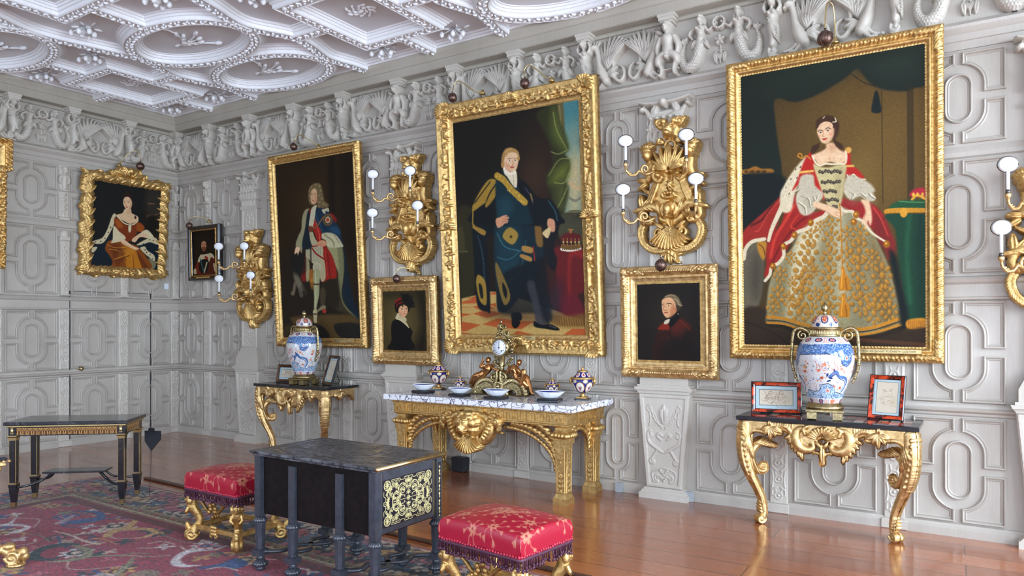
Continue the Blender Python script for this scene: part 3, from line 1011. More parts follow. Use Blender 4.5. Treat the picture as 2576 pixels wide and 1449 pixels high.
def frieze(wall, marks):
    """marks: list of (x, bracket figure, unit to the right)"""
    for i, (x, br, un) in enumerate(marks):
        obj('bracket_block', MODM, wall, (x, 0, 0))
        fig(FM[br], wall, x, 3.605, 1.0, 1)
        if i + 1 >= len(marks) or not un: continue
        c = (x + marks[i + 1][0]) / 2; half = (marks[i + 1][0] - x) / 2
        k = min(1.0, half / .37)
        if un == 'mermaid':
            fig(FM['mermaid'], wall, c - .175 * k, 3.615, .98 * k ** .3, 1); fig(FM['mermaid'], wall, c + .175 * k, 3.615, .98 * k ** .3, -1)
            fig(FM['wreath'], wall, c, 3.60)
        else:
            fig(FM['griffin'], wall, c - .085, 3.61, .98, 1); fig(FM['griffin'], wall, c + .085, 3.61, .98, -1)
frieze(wr, [(-.02, 'satyr', 'griffin'), (.80, 'harpy', 'mermaid'), (1.63, 'satyr', 'griffin'), (2.45, 'harpy', 'mermaid'), (3.28, 'harpy', 'griffin'), (4.12, 'satyr', 'mermaid'),
            (4.88, 'harpy', 'griffin'), (5.62, 'harpy', 'mermaid'), (6.37, 'harpy', 'griffin'), (7.16, 'satyr', 'mermaid'), (8.02, 'harpy', 'griffin'), (8.88, 'harpy', 'mermaid'), (9.8, 'satyr', 'griffin'), (10.6, 'harpy', None)])
frieze(wl, [(-3.4, 'harpy', 'mermaid'), (-2.78, 'harpy', 'griffin'), (-2.10, 'harpy', 'mermaid'), (-1.44, 'harpy', 'griffin'), (-.74, 'harpy', 'mermaid'), (-.06, 'satyr', None)])

# --- cornice and ceiling
cn = MB()
CP = [(0, 4.085), (.022, 4.09), (.022, 4.115), (.012, 4.13), (.118, 4.13), (.118, 4.135), (.125, 4.135), (.125, 4.218), (.135, 4.222), (.135, 4.235), (.145, 4.255), (.165, 4.285), (.172, 4.315), (.16, 4.318), (.16, RZ)]
cn.sweep([(RX, 0, 0), (0, 0, 0), (0, RY, 0)], [(a, b) for a, b in CP], False, (0, 0, 1))
st(cn.build('trim_1', M['cornice']))
st(MB().box(-.3, RX + .3, RY - .3, .3, RZ, RZ + .15).build('ceiling', M['ceil']))
ceil = bpy.data.objects['ceiling']
DZ = .085
RIBP = [(-.125, 0), (-.118, -.012), (-.105, -.014), (-.098, -.03), (-.088, -.033), (-.08, -.052), (-.068, -.056), (-.064, -DZ), (-.052, -DZ - .008), (-.046, -DZ), (.046, -DZ), (.052, -DZ - .008), (.064, -DZ),
        (.068, -.056), (.08, -.052), (.088, -.033), (.098, -.03), (.105, -.014), (.118, -.012), (.125, 0)]
def ribs(k, ox, oy, my):
    """pattern cell: column A (panel then ovals) at x=.95, column B (ovals then panel) at x=2.77"""
    mb = MB(); orn = MB(); rg = random.Random(k)
    def T(x, y): return (ox + x, oy + my * y, RZ)
    k_ = [0]
    def rib(P, closed=False, sp=0):
        P = np.array(P, float)
        if sp: P = spline(P, sp, closed)
        k_[0] += .0007
        Q = [(a, b, c + k_[0]) for a, b, c in (T(*q) for q in P)]      # each rib let in a hair deeper than the last
        mb.sweep(Q, RIBP, closed, (0, 0, 1))
        if closed: Q = Q + [Q[0]]
        # trailing leaves and buds on the flat of the rib
        seg = [math.dist(Q[i], Q[i + 1]) for i in range(len(Q) - 1)]
        tot = sum(seg); n = int(tot / .042)
        acc = 0; i = 0
        for q in range(n):
            s_ = (q + .5) * tot / n
            while i < len(seg) - 1 and acc + seg[i] < s_: acc += seg[i]; i += 1
            t = (s_ - acc) / max(seg[i], 1e-6)
            a, b = Q[i], Q[i + 1]
            d = math.atan2(b[1] - a[1], b[0] - a[0])
            side = (-1) ** q * .02
            c = (a[0] + (b[0] - a[0]) * t - math.sin(d) * side, a[1] + (b[1] - a[1]) * t + math.cos(d) * side, RZ - DZ)
            an = d + (-1) ** q * .7 + rg.uniform(-.2, .2)
            orn.ball(c, .027, .011, .013, 7, 4, Matrix.Rotation(an, 3, 'Z'))
            if q % 3 == 0: orn.ball((c[0] + math.sin(d) * side * 1.6, c[1] - math.cos(d) * side * 1.6, c[2]), .012, .012, .014, 6, 4)
    return mb, orn, rib, T
def ceiling_cell(k, ox):
    mb, orn, rib, T = ribs(k, ox, 0, 1)
    A, B = .95, 2.77
    for c, sq, ov in ((A, (-.66, -1.70), (-2.64, -3.60)), (B, (-2.64, -3.70), (-.655, -1.635))):
        hw = .435
        rib([(c - hw, sq[0]), (c + hw, sq[0]), (c + hw, sq[1]), (c - hw, sq[1])], True)
        for y in ov:
            rib([(c + .78 * math.cos(t), y + .45 * math.sin(t)) for t in np.linspace(0, 2 * PI, 40, endpoint=False)], True)
        m = (sq[0] + sq[1]) / 2
        rib([(c + hw, m), (c + .86, m)]); rib([(c - hw, m), (c - .86, m)])
    rib([(A, -.66), (A, -.14)]); rib([(A, -1.7), (A, -2.19)]); rib([(A, -4.05), (A, -4.6)])
    rib([(B, -2.08), (B, -2.64)]); rib([(B, -3.7), (B, -4.2)])
    ys = [(-.14, 0), (-.35, .02), (-.66, .07), (-1.15, -.07), (-1.64, .12), (-2.1, .0), (-2.64, -.1), (-3.15, .07), (-3.6, -.1), (-4.1, 0), (-4.6, .07)]
    rib([(1.84 + w, y) for y, w in ys], False, 7)
    rib([(3.70 - w, y) for y, w in ys], False, 7)
    # sprays in the ovals, roses in the panels, hanging bud clusters between
    for c, sq, ov in ((A, -1.18, (-2.64, -3.6)), (B, -3.17, (-.655, -1.635))):
        for y in ov:
            base = T(c - .3, y + .06)
            for q in range(7):
                a = (q - 3) * .2 - .25
                ln = .38 + .09 * math.cos(q * 2)
                P = [(base[0] + ln * t * math.cos(a * t), base[1] + ln * t * math.sin(a * t) * 1.0, RZ - .012) for t in (0, .25, .5, .75, 1)]
                orn.tube(P, [.013, .012, .01, .01, .008], 6)
                orn.ball(P[-1], .05, .022, .02, 8, 5, Matrix.Rotation(a, 3, 'Z'))
                orn.ball(P[2], .035, .012, .016, 7, 4, Matrix.Rotation(a + .8, 3, 'Z'))
            orn.ball(base, .06, .03, .02, 8, 5)
        for q in range(22):
            a = q * 2.4; r = .026 * math.sqrt(q)
            p = T(c + 1.25 * r * math.cos(a), sq + r * math.sin(a))
            orn.ball(p, .034, .013, .018, 7, 4, Matrix.Rotation(a + 1, 3, 'Z'))
    for (x, y) in ((A + .46, -.40), (A - .46, -.40), (A + .52, -1.95), (A - .52, -1.95), (B - .62, -2.36), (B + .62, -2.36), (A + .05, -2.0 - 10)):
        if y < -9: continue
        for q in range(7):
            a = q * 2.4 + .5; r = .055 * math.sqrt(q)
            p = T(x + r * math.cos(a), y + r * math.sin(a))
            e = (p[0], p[1], RZ - .055 - .012 * (q % 3))
            orn.tube([T(x, y), ((p[0] + T(x, y)[0]) / 2, (p[1] + T(x, y)[1]) / 2, RZ - .035), e], .006, 5)
            orn.ball(e, .024, .024, .03, 8, 6)
            orn.ball((p[0] + .03, p[1] + .02, RZ - .01), .045, .012, .012, 7, 4, Matrix.Rotation(a, 3, 'Z'))
    mb.build('ceiling_rib', M['rib'], ceil)
    orn.build('plaster_foliage', M['rib'], ceil)
for k, ox in enumerate((-3.7, 0, 3.7, 7.4)):
    ceiling_cell(k, ox)
# run of moulding where ceiling meets cornice
e = MB()
e.sweep([(RX, 0, 0), (0, 0, 0), (0, RY, 0)], [(.14, RZ - .001), (.15, RZ - .045), (.18, RZ - .045), (.19, RZ - .03), (.21, RZ - .03), (.22, RZ - .015), (.24, RZ - .012), (.25, RZ)], False, (0, 0, 1))
st(e.build('trim_2', M['rib']))
PICS = {
'lady': ((66, 50, 22), 1.655, '''P 84 64 28 200 100 4 197 209 990 238 989 862 192 794
P 108 84 38 260 80 4 525 273 779 244 995 331 995 930 554 896
E 118 96 48 665 661 171 226 0 100 70
P 24 32 26 8 100 4 -32 -124 1047 -52 1019 203 948 231 901 240 798 213 730 168 686 106 655 73 591 117 459 178 323 206 205 173 210 356 228 724 -43 774
P 34 46 38 90 60 4 113 34 393 -24 591 -35 642 57 460 122 255 131 134 96
P 40 54 46 90 60 4 718 36 960 9 984 145 841 160 749 123
L 20 18 10 3 100 3 629 96 693 155 755 189
L 16 14 8 4 60 4 786 218 790 845
L 40 32 16 33 60 33 928 228 930 857
P 18 28 28 4 100 4 752 219 767 221 779 284 782 336 736 329 739 278
P 14 26 26 10 100 4 -4 596 107 593 193 625 228 724 248 843 -8 928
P 150 100 34 6 100 4 4 571 41 568 82 557 122 576 179 583 193 606 143 608 92 608 4 594
E 80 50 14 26 583 11 8 0 30 100
E 80 50 14 63 587 11 8 0 30 100
E 80 50 14 100 591 11 8 0 30 100
E 80 50 14 136 595 11 8 0 30 100
P 14 22 22 20 100 4 -4 614 250 640 263 758 192 789 104 863 0 946
P 96 90 76 10 100 4 2 1052 51 1010 103 998 139 1022 131 1119 122 1268 91 1411 24 1425 -6 1417
P 60 56 46 40 70 4 49 1145 94 1087 122 1223 84 1373 40 1296
P 176 122 40 6 100 4 91 1019 124 1018 146 1030 142 1090 123 1134 91 1072
L 90 56 18 5 100 5 99 1035 124 1059 134 1104
P 150 38 30 8 100 4 235 756 192 789 119 849 60 897 3 954 2 1052 51 1010 125 1003 153 1023 190 988 227 858
L 92 20 18 17 70 17 192 796 126 880 52 919
L 190 66 52 8 70 8 227 777 162 845 103 945 74 955
P 150 32 26 7 100 4 291 739 387 856 488 857 495 879 427 917 345 976 289 1031 246 1110 195 1174 144 1239 129 1224 141 1164 150 1030 233 917
L 206 62 46 17 60 17 311 814 262 897 197 1003 167 1121
L 104 18 18 13 70 13 387 885 317 938 225 1057 174 1166
L 200 60 44 9 60 9 332 873 289 936 317 960
P 144 34 32 7 100 4 568 793 620 812 665 823 728 835 778 888 802 931 827 1008 851 1078 814 1055 752 1010 715 966 677 935 626 882 567 842
P 120 34 32 12 100 4 746 899 796 944 845 1064 851 1126 814 1165 796 1109 746 1023
L 196 64 56 9 60 9 740 864 778 929 815 1028
P 150 146 116 7 100 4 488 879 561 842 639 890 690 936 734 995 777 1095 820 1207 851 1332 869 1429 884 1526 838 1560 744 1589 616 1604 517 1605 340 1577 242 1532 141 1525 138 1449 158 1285 202 1182 260 1110 316 1040 345 976 427 917
P 206 200 170 30 100 4 427 924 474 913 453 1034 342 1275 285 1466 257 1451 287 1229 316 1047 352 977
P 190 186 160 30 60 4 561 870 586 957 592 1240 584 1454 558 1454 539 1167 521 952
P 112 108 84 50 70 4 613 945 670 991 714 1245 732 1525 636 1561 624 1241
P 96 78 42 40 70 4 727 1022 771 1108 814 1248 845 1387 863 1512 776 1546 733 1245
P 126 118 90 30 60 4 467 948 494 950 492 1237 464 1453 438 1380
P 110 104 74 30 60 4 172 1285 231 1183 260 1125 273 1229 242 1488 156 1480
M 399 1001 79 91
M 385 1095 98 113
M 364 1196 112 128
M 349 1275 98 113
M 342 1363 112 128
M 327 1451 112 128
M 454 948 53 60
M 293 1274 53 60
M 415 1205 59 68
M 521 917 66 75
M 514 1023 85 98
M 506 1137 92 106
M 499 1251 92 106
M 485 1366 92 106
M 498 1453 85 98
M 599 1007 72 83
M 599 1127 79 91
M 670 1005 79 91
M 663 1102 98 113
M 657 1200 98 113
M 656 1313 92 106
M 669 1405 98 113
M 745 1385 85 98
M 783 1247 98 113
M 801 1359 85 98
M 738 1462 92 106
M 820 1456 79 91
M 223 1227 72 83
M 208 1346 85 98
M 178 1420 72 83
M 271 1377 72 83
M 288 1126 59 68
M 403 1452 79 91
M 424 1350 66 75
M 733 1148 72 83
M 584 1404 79 91
S 190 128 34 420 4 70 160 1 488 879 561 842 639 890 690 936 734 995 777 1095 820 1207 851 1332 869 1429 884 1526 838 1560 744 1589 616 1604 517 1605 340 1577 242 1532 141 1525 138 1449 158 1285 202 1182 260 1110 316 1040 345 976 427 917
S 222 164 60 260 2 80 140 2 488 879 561 842 639 890 690 936 734 995 777 1095 820 1207 851 1332 869 1429 884 1526 838 1560 744 1589 616 1604 517 1605 340 1577 242 1532 141 1525 138 1449 158 1285 202 1182 260 1110 316 1040 345 976 427 917
P 30 24 14 10 90 4 137 1513 242 1525 340 1562 517 1601 744 1582 884 1529 881 1574 713 1617 517 1623 340 1599 227 1555 141 1547
L 190 128 34 17 100 17 139 1483 242 1494 354 1529 517 1561 713 1550 875 1495
L 60 46 20 7 100 7 139 1502 242 1512 354 1546 517 1577 713 1566 875 1513
L 190 128 34 12 100 12 139 1519 242 1527 354 1562 517 1594 713 1582 881 1530
L 216 206 182 35 100 17 284 717 248 801 212 872 176 950 157 1016
L 216 206 182 22 100 17 501 865 475 895 427 917 386 957 324 978 289 1024 246 1051 246 1110 217 1153 173 1181 162 1225 133 1261
L 216 206 182 17 100 9 561 842 587 872 632 879 645 912 690 943 727 1001 771 1039 802 1061
L 216 206 182 22 100 22 5 1120 17 1060 58 1017 132 1005
E 150 94 20 403 926 17 21 0 25 100
E 222 164 60 400 921 8 9 0 50 100
E 150 94 20 310 992 17 21 0 25 100
E 222 164 60 306 988 8 9 0 50 100
E 150 94 20 244 1056 17 21 0 25 100
E 222 164 60 240 1052 8 9 0 50 100
E 150 94 20 181 1173 17 21 0 25 100
E 222 164 60 177 1169 8 9 0 50 100
E 150 94 20 651 898 17 21 0 25 100
E 222 164 60 648 894 8 9 0 50 100
E 150 94 20 808 1076 17 21 0 25 100
E 222 164 60 805 1071 8 9 0 50 100
E 150 94 20 638 939 17 21 0 25 100
E 222 164 60 635 935 8 9 0 50 100
P 22 62 44 8 100 4 802 914 1001 926 1001 1499 911 1512 893 1388 869 1182 851 996
P 34 92 62 14 70 4 912 939 930 940 918 1157 936 1389 912 1389 900 1115
P 14 44 36 30 70 4 954 956 1001 946 1001 1485 960 1485
P 14 24 24 14 100 4 820 1124 857 1154 881 1306 912 1457 911 1539 875 1526 863 1388
P 30 78 50 7 100 4 821 871 858 843 918 838 1001 849 1001 899 839 886
L 90 150 90 6 70 6 870 841 936 852 995 858
L 196 140 40 28 100 28 809 893 870 892 1001 904
L 110 70 14 5 100 5 809 904 1001 916
E 214 156 48 894 907 18 26 0 30 100
P 176 40 60 6 100 4 927 819 936 789 972 776 998 785 998 825
L 210 160 60 13 100 13 936 836 960 815 998 838
E 226 180 70 942 810 6 11 0 30 100
E 226 180 70 963 812 6 11 0 30 100
E 226 180 70 987 814 6 11 0 30 100
P 196 132 40 5 100 4 910 1505 998 1495 998 1546 914 1553
L 120 74 20 3 70 3 915 1509 916 1550
L 120 74 20 3 70 3 924 1509 926 1550
L 120 74 20 3 70 3 934 1509 936 1550
L 120 74 20 3 70 3 943 1509 945 1550
L 120 74 20 3 70 3 953 1509 955 1550
L 120 74 20 3 70 3 963 1509 964 1550
L 120 74 20 3 70 3 972 1509 974 1550
L 120 74 20 3 70 3 982 1509 983 1550
L 120 74 20 3 70 3 991 1509 993 1550
P 44 32 22 14 85 4 1 1436 134 1438 134 1532 241 1562 517 1633 887 1567 998 1553 998 1662 -2 1678
L 92 56 34 20 60 20 583 1611 995 1642
L 26 18 14 7 60 7 8 1509 184 1585 283 1666
P 216 206 182 7 100 4 389 531 348 562 292 628 249 696 228 746 234 842 290 846 319 732 389 595 403 547
E 30 24 20 320 602 3 7 30 30 100
E 30 24 20 292 657 3 7 30 30 100
E 30 24 20 263 705 3 7 30 30 100
E 30 24 20 348 591 3 7 30 30 100
E 30 24 20 281 743 3 7 30 30 100
E 30 24 20 327 653 3 7 30 30 100
P 176 32 26 6 100 4 382 537 416 527 476 733 495 806 462 781 415 691 402 661 347 684 298 730 333 654 355 591
P 176 34 28 6 100 4 595 520 621 537 627 608 665 647 697 699 665 688 633 664 614 690 594 667 581 757 561 804 588 617
L 228 220 200 6 100 6 298 734 333 723 347 677 374 691 388 663 419 691
L 228 220 200 6 100 6 604 665 620 698 636 666 665 695 700 702
L 220 176 90 14 100 14 347 623 416 623
L 220 176 90 12 100 12 595 615 637 619
E 210 160 80 611 526 17 18 0 30 100
L 196 132 40 6 100 6 331 524 355 541 382 530 406 554
L 196 132 40 5 100 5 335 521 342 511 355 519 355 541
P 196 186 140 6 100 4 419 584 456 603 510 612 595 604 591 688 571 826 541 856 508 849 488 805 449 694
P 160 150 108 24 60 4 549 627 588 617 581 722 561 826 541 824
P 226 192 160 6 100 4 497 473 550 480 563 516 595 541 598 583 562 597 510 580 456 592 430 557 410 533 457 517 490 500
P 190 140 105 24 60 4 504 481 543 482 543 514 510 520
E 236 204 172 470 554 26 20 0 80 80
E 236 204 172 562 558 24 20 0 80 80
L 190 140 105 5 50 5 510 552 513 581
L 226 216 190 9 100 9 416 534 430 571 456 596 490 589 523 596 562 597 595 597 601 556 595 531
E 70 62 52 456 631 9 11 0 30 100
E 190 184 160 458 629 3 3 0 60 100
E 70 62 52 472 637 9 11 0 30 100
E 190 184 160 474 631 3 3 0 60 100
E 70 62 52 488 631 9 11 0 30 100
E 190 184 160 490 633 3 3 0 60 100
E 70 62 52 504 635 9 11 0 30 100
E 190 184 160 506 634 3 3 0 60 100
E 70 62 52 520 642 9 11 0 30 100
E 190 184 160 522 636 3 3 0 60 100
E 70 62 52 536 637 9 11 0 30 100
E 190 184 160 538 638 3 3 0 60 100
E 70 62 52 552 639 9 11 0 30 100
E 190 184 160 554 639 3 3 0 60 100
E 70 62 52 567 647 9 11 0 30 100
E 190 184 160 569 641 3 3 0 60 100
E 70 62 52 468 693 9 11 0 30 100
E 190 184 160 470 691 3 3 0 60 100
E 70 62 52 484 698 9 11 0 30 100
E 190 184 160 486 693 3 3 0 60 100
E 70 62 52 500 693 9 11 0 30 100
E 190 184 160 502 694 3 3 0 60 100
E 70 62 52 516 697 9 11 0 30 100
E 190 184 160 518 696 3 3 0 60 100
E 70 62 52 532 703 9 11 0 30 100
E 190 184 160 534 697 3 3 0 60 100
E 70 62 52 548 699 9 11 0 30 100
E 190 184 160 550 699 3 3 0 60 100
E 70 62 52 563 700 9 11 0 30 100
E 190 184 160 565 701 3 3 0 60 100
E 70 62 52 479 747 9 11 0 30 100
E 190 184 160 481 745 3 3 0 60 100
E 70 62 52 495 753 9 11 0 30 100
E 190 184 160 497 747 3 3 0 60 100
E 70 62 52 511 747 9 11 0 30 100
E 190 184 160 513 748 3 3 0 60 100
E 70 62 52 527 751 9 11 0 30 100
E 190 184 160 529 750 3 3 0 60 100
E 70 62 52 542 757 9 11 0 30 100
E 190 184 160 544 751 3 3 0 60 100
E 70 62 52 489 798 9 11 0 30 100
E 190 184 160 491 796 3 3 0 60 100
E 70 62 52 505 803 9 11 0 30 100
E 190 184 160 507 797 3 3 0 60 100
E 70 62 52 521 798 9 11 0 30 100
E 190 184 160 523 799 3 3 0 60 100
E 70 62 52 537 801 9 11 0 30 100
E 190 184 160 539 800 3 3 0 60 100
E 70 62 52 552 808 9 11 0 30 100
E 190 184 160 554 802 3 3 0 60 100
E 70 62 52 497 841 9 11 0 30 100
E 190 184 160 499 840 3 3 0 60 100
E 70 62 52 513 847 9 11 0 30 100
E 190 184 160 515 841 3 3 0 60 100
E 70 62 52 529 841 9 11 0 30 100
E 190 184 160 531 842 3 3 0 60 100
E 70 62 52 545 844 9 11 0 30 100
E 190 184 160 547 843 3 3 0 60 100
P 62 38 24 6 100 4 438 338 458 319 498 310 538 327 563 369 557 424 543 458 579 490 582 519 550 501 530 463 504 396 458 362 438 387
P 60 36 22 6 100 4 457 461 450 495 423 520 406 511 417 477 444 470
P 226 192 160 5 100 4 443 388 451 354 478 340 518 349 534 386 532 428 517 458 491 472 467 462 454 435 444 409
P 206 160 128 16 60 4 511 362 534 393 530 435 510 464 491 471 514 433
E 222 130 110 517 423 12 14 0 90 70
E 222 140 120 458 425 8 11 0 90 50
L 70 44 30 3 100 3 448 397 458 390 474 396
L 70 44 30 3 100 3 488 390 501 383 517 390
E 240 232 220 462 405 9 5 -8 30 100
E 240 232 220 502 400 10 5 -8 30 100
E 40 28 22 462 405 4 5 0 30 100
E 40 28 22 502 400 4 5 0 30 100
L 90 50 40 1 100 1 452 401 472 403
L 90 50 40 1 100 1 491 394 513 397
L 190 140 110 3 80 3 479 396 476 417 472 426 481 431
P 184 54 48 3 100 4 471 443 481 441 499 441 489 451 479 452
L 110 30 30 1 100 1 471 444 499 442
L 64 40 26 9 100 9 443 374 458 351 491 340 528 356 537 387
L 225 215 190 4 100 4 475 325 485 316
L 225 215 190 4 100 4 528 354 547 353 541 331
P 206 200 182 6 100 4 333 736 388 727 455 747 472 777 448 811 421 859 380 881 346 867 325 815 319 778
P 150 144 126 40 45 4 353 769 397 763 451 778 464 799 445 823 424 856 391 871 363 861 347 825 342 799
P 206 200 182 6 100 4 588 746 652 731 716 758 741 788 750 823 715 827 671 795 626 812 594 781
P 150 144 126 40 45 4 607 783 658 773 709 792 729 813 737 838 709 840 673 818 638 829 612 808
L 132 126 110 6 80 6 346 766 387 784 401 836
L 236 232 218 5 80 5 353 762 394 780 407 832
L 132 126 110 6 80 6 374 747 415 772 428 816
L 236 232 218 5 80 5 380 743 421 768 434 813
L 132 126 110 6 80 6 332 801 366 833 373 869
L 236 232 218 5 80 5 339 797 373 829 379 866
L 132 126 110 6 80 6 442 760 435 795 408 822
L 236 232 218 5 80 5 448 757 441 792 414 818
L 132 126 110 6 80 6 613 762 639 786 626 805
L 236 232 218 5 80 5 619 758 645 782 632 802
L 132 126 110 6 80 6 665 753 677 782 703 805
L 236 232 218 5 80 5 671 749 683 778 708 802
L 132 126 110 6 80 6 709 757 722 793 747 816
L 236 232 218 5 80 5 715 754 727 789 752 812
P 190 184 168 8 100 4 347 650 416 645 429 709 469 763 346 766
P 190 184 168 8 100 4 607 671 671 691 728 732 741 781 594 760
P 226 192 160 6 100 4 428 802 475 820 535 847 574 875 580 893 554 908 521 892 488 864 421 834
L 190 140 105 5 60 5 428 834 488 868 521 894
L 190 140 105 3 100 3 541 876 571 885
L 190 140 105 3 100 3 534 886 561 900
P 226 192 160 6 100 4 677 817 715 824 728 870 733 932 724 966 712 938 705 979 696 982 696 944 683 957 683 929 699 888 693 853
L 190 140 105 5 60 5 690 839 702 888 690 929
L 150 100 40 6 100 6 561 828 567 885 575 1197
L 206 150 60 3 100 3 559 828 565 885 572 1197
P 186 120 26 5 100 4 569 1197 585 1197 595 1240 611 1262 611 1326 585 1330 555 1325 559 1261 569 1239
L 226 166 60 7 80 7 575 1211 568 1318
L 110 66 14 7 60 7 591 1262 598 1326
P 186 120 26 5 100 4 568 1354 584 1354 594 1397 610 1418 610 1483 584 1487 554 1482 558 1418 568 1396
L 226 166 60 7 80 7 575 1368 567 1475
L 110 66 14 7 60 7 591 1418 597 1482
P 130 60 40 1 1 4 3 690 3 690 3 690'''),
'duke': ((30, 22, 16), 1.59, '''P 20 20 16 200 80 4 -9 -29 603 -23 673 396 12 626
P 52 34 22 200 70 4 548 230 809 196 831 708 574 683
E 66 44 28 653 468 162 207 0 100 60
P 70 128 140 6 100 4 889 -8 1023 -5 1009 755 863 741
P 150 160 140 120 80 4 900 225 1023 201 1018 514 897 499
P 206 184 136 110 90 4 900 427 1018 414 1009 755 887 743
L 190 170 130 32 60 32 920 545 967 586 1012 584
L 120 120 110 18 60 18 908 644 956 671 1009 648
P 96 90 60 6 100 4 842 12 890 7 892 223 863 219
L 140 130 90 8 100 8 863 16 872 206
P 44 48 24 14 100 4 688 44 775 0 834 4 855 94 893 195 921 307 895 347 926 394 923 466 896 534 910 594 880 713 851 819 793 814 814 707 768 592 739 479 810 400 781 265 735 155
P 84 96 44 40 90 4 817 15 844 71 877 185 913 299 879 323 808 225 796 121
P 104 118 44 50 80 4 807 458 859 421 917 407 905 500 838 535 779 528
P 74 84 40 40 80 4 820 562 895 556 872 712 823 693
L 150 160 90 7 55 7 815 51 836 171 905 312
L 150 160 90 7 55 7 788 317 846 340 912 320
L 150 160 90 7 55 7 764 482 844 383 918 379
L 150 160 90 7 55 7 804 531 879 540 923 466
L 150 160 90 7 55 7 822 708 867 640 902 571
P 84 84 60 4 100 4 883 743 1009 751 1008 869 875 857
L 150 146 110 5 100 5 883 741 1011 749
P 44 42 24 14 100 4 0 683 147 697 120 1323 13 1304
L 120 110 66 9 70 9 3 962 82 967
P 70 66 40 10 70 4 5 795 50 798 58 957 8 962
P 66 66 50 8 100 4 837 762 1008 778 1005 956 846 951
P 52 26 24 30 100 4 719 972 1007 992 998 1447 717 1443
P 188 158 96 6 100 0 12 1320 275 1273 368 1284 996 1490 1000 1594 0 1594
P 178 88 44 4 100 0 11 1344 120 1323 235 1342 128 1358 20 1360
P 178 88 44 4 100 0 61 1321 160 1300 236 1311 149 1328
P 178 88 44 4 100 0 237 1295 313 1274 312 1297
P 178 88 44 4 100 0 108 1385 196 1364 308 1397 193 1418
P 178 88 44 4 100 0 9 1387 108 1385 19 1391
P 178 88 44 4 100 0 105 1436 232 1407 362 1437 229 1470
P 178 88 44 4 100 0 7 1431 95 1440 6 1459
P 178 88 44 4 100 0 189 1516 323 1471 505 1492 620 1493 511 1552 339 1544
P 178 88 44 4 100 0 4 1495 170 1520 41 1570 1 1570
P 178 88 44 4 100 0 437 1594 475 1563 624 1594
P 178 88 44 4 100 0 1 1578 137 1594 0 1594
P 178 88 44 4 100 0 828 1594 905 1547 1002 1547 1000 1594
P 178 88 44 4 100 0 243 1365 309 1359 308 1390
P 60 38 24 60 70 4 202 1442 307 1405 630 1441 628 1501 360 1483
P 96 26 28 10 100 4 786 984 1007 1006 1004 1276 954 1318 998 1447 842 1452 806 1313 797 1123
P 144 36 34 14 80 4 901 1020 1007 1013 1008 1077 916 1057 896 1345 883 1272
P 74 24 36 50 80 4 793 1225 844 1198 852 1416 794 1415
P 96 26 40 30 80 4 848 1314 938 1331 982 1440 835 1437
P 126 92 40 20 90 4 785 1436 883 1460 998 1447 1003 1519 962 1540 798 1532 732 1487
L 78 48 26 6 60 6 750 1458 757 1524
L 78 48 26 6 60 6 769 1458 776 1524
L 78 48 26 6 60 6 787 1458 795 1524
L 78 48 26 6 60 6 806 1459 813 1524
L 78 48 26 6 60 6 824 1459 831 1525
L 78 48 26 6 60 6 842 1459 850 1525
L 78 48 26 6 60 6 860 1460 868 1525
L 78 48 26 6 60 6 879 1460 886 1525
L 78 48 26 6 60 6 897 1460 904 1525
L 78 48 26 6 60 6 915 1460 922 1525
L 78 48 26 6 60 6 932 1461 940 1525
L 78 48 26 6 60 6 950 1461 957 1525
L 78 48 26 6 60 6 968 1461 975 1526
L 78 48 26 6 60 6 986 1461 993 1526
L 226 222 210 22 100 22 846 993 910 1003 979 995
E 60 50 40 853 994 4 6 0 30 100
E 60 50 40 867 995 4 6 0 30 100
E 60 50 40 882 996 4 6 0 30 100
E 60 50 40 897 997 4 6 0 30 100
E 60 50 40 912 998 4 6 0 30 100
E 60 50 40 926 999 4 6 0 30 100
E 60 50 40 941 1000 4 6 0 30 100
E 60 50 40 956 1001 4 6 0 30 100
E 60 50 40 970 1002 4 6 0 30 100
L 110 80 40 31 100 31 853 974 911 985 976 979
P 90 24 26 6 100 4 848 901 898 883 947 891 987 912 973 946 855 941
L 170 130 70 5 100 5 860 920 861 967
E 200 170 110 859 945 7 6 0 30 100
L 170 130 70 5 100 5 888 922 890 969
E 200 170 110 887 947 7 6 0 30 100
L 170 130 70 5 100 5 917 924 918 971
E 200 170 110 916 949 7 6 0 30 100
L 170 130 70 5 100 5 946 926 947 973
E 200 170 110 945 951 7 6 0 30 100
L 170 130 70 5 100 5 974 928 975 975
E 200 170 110 973 953 7 6 0 30 100
E 150 100 50 915 877 11 14 0 30 100
L 170 120 60 7 100 7 899 861 932 866
P 14 22 28 7 100 4 142 696 337 715 312 851 255 862 259 1094 260 1404 231 1423 156 1386 138 1245 134 1009 130 813
L 40 70 84 13 60 13 179 856 211 998 222 1201
P 150 122 50 5 100 4 147 1183 171 1144 226 1201 229 1365 177 1348 152 1261
P 20 26 24 5 100 4 168 1215 196 1231 202 1317 179 1309
P 152 120 54 5 100 4 168 785 243 822 236 856 199 842 152 807 133 790 145 744 155 776
P 18 36 48 7 100 4 337 715 693 748 736 973 689 1058 632 1189 570 1216 550 1260 437 1392 362 1429 321 1405 314 1251 304 1051 322 829
P 24 58 72 40 80 4 351 800 446 740 499 775 530 883 523 1048 426 1210 373 1177 332 1037 330 868
L 60 120 140 7 70 7 340 845 401 949 526 988
L 60 120 140 6 60 6 333 1022 433 1043 562 961
L 56 110 130 6 60 6 399 1209 520 1123 573 916
P 14 20 26 16 80 4 374 1146 557 1080 638 1055 715 1060 732 1267 759 1451 714 1494 613 1441 362 1437 320 1328
P 156 130 60 5 100 4 385 876 443 812 513 867 465 939
E 60 56 30 454 881 11 10 0 30 100
P 120 100 50 5 100 4 322 1059 365 1131 431 1301 392 1376 357 1329 318 1144
P 20 24 22 5 100 4 371 1207 405 1270 394 1330 369 1269
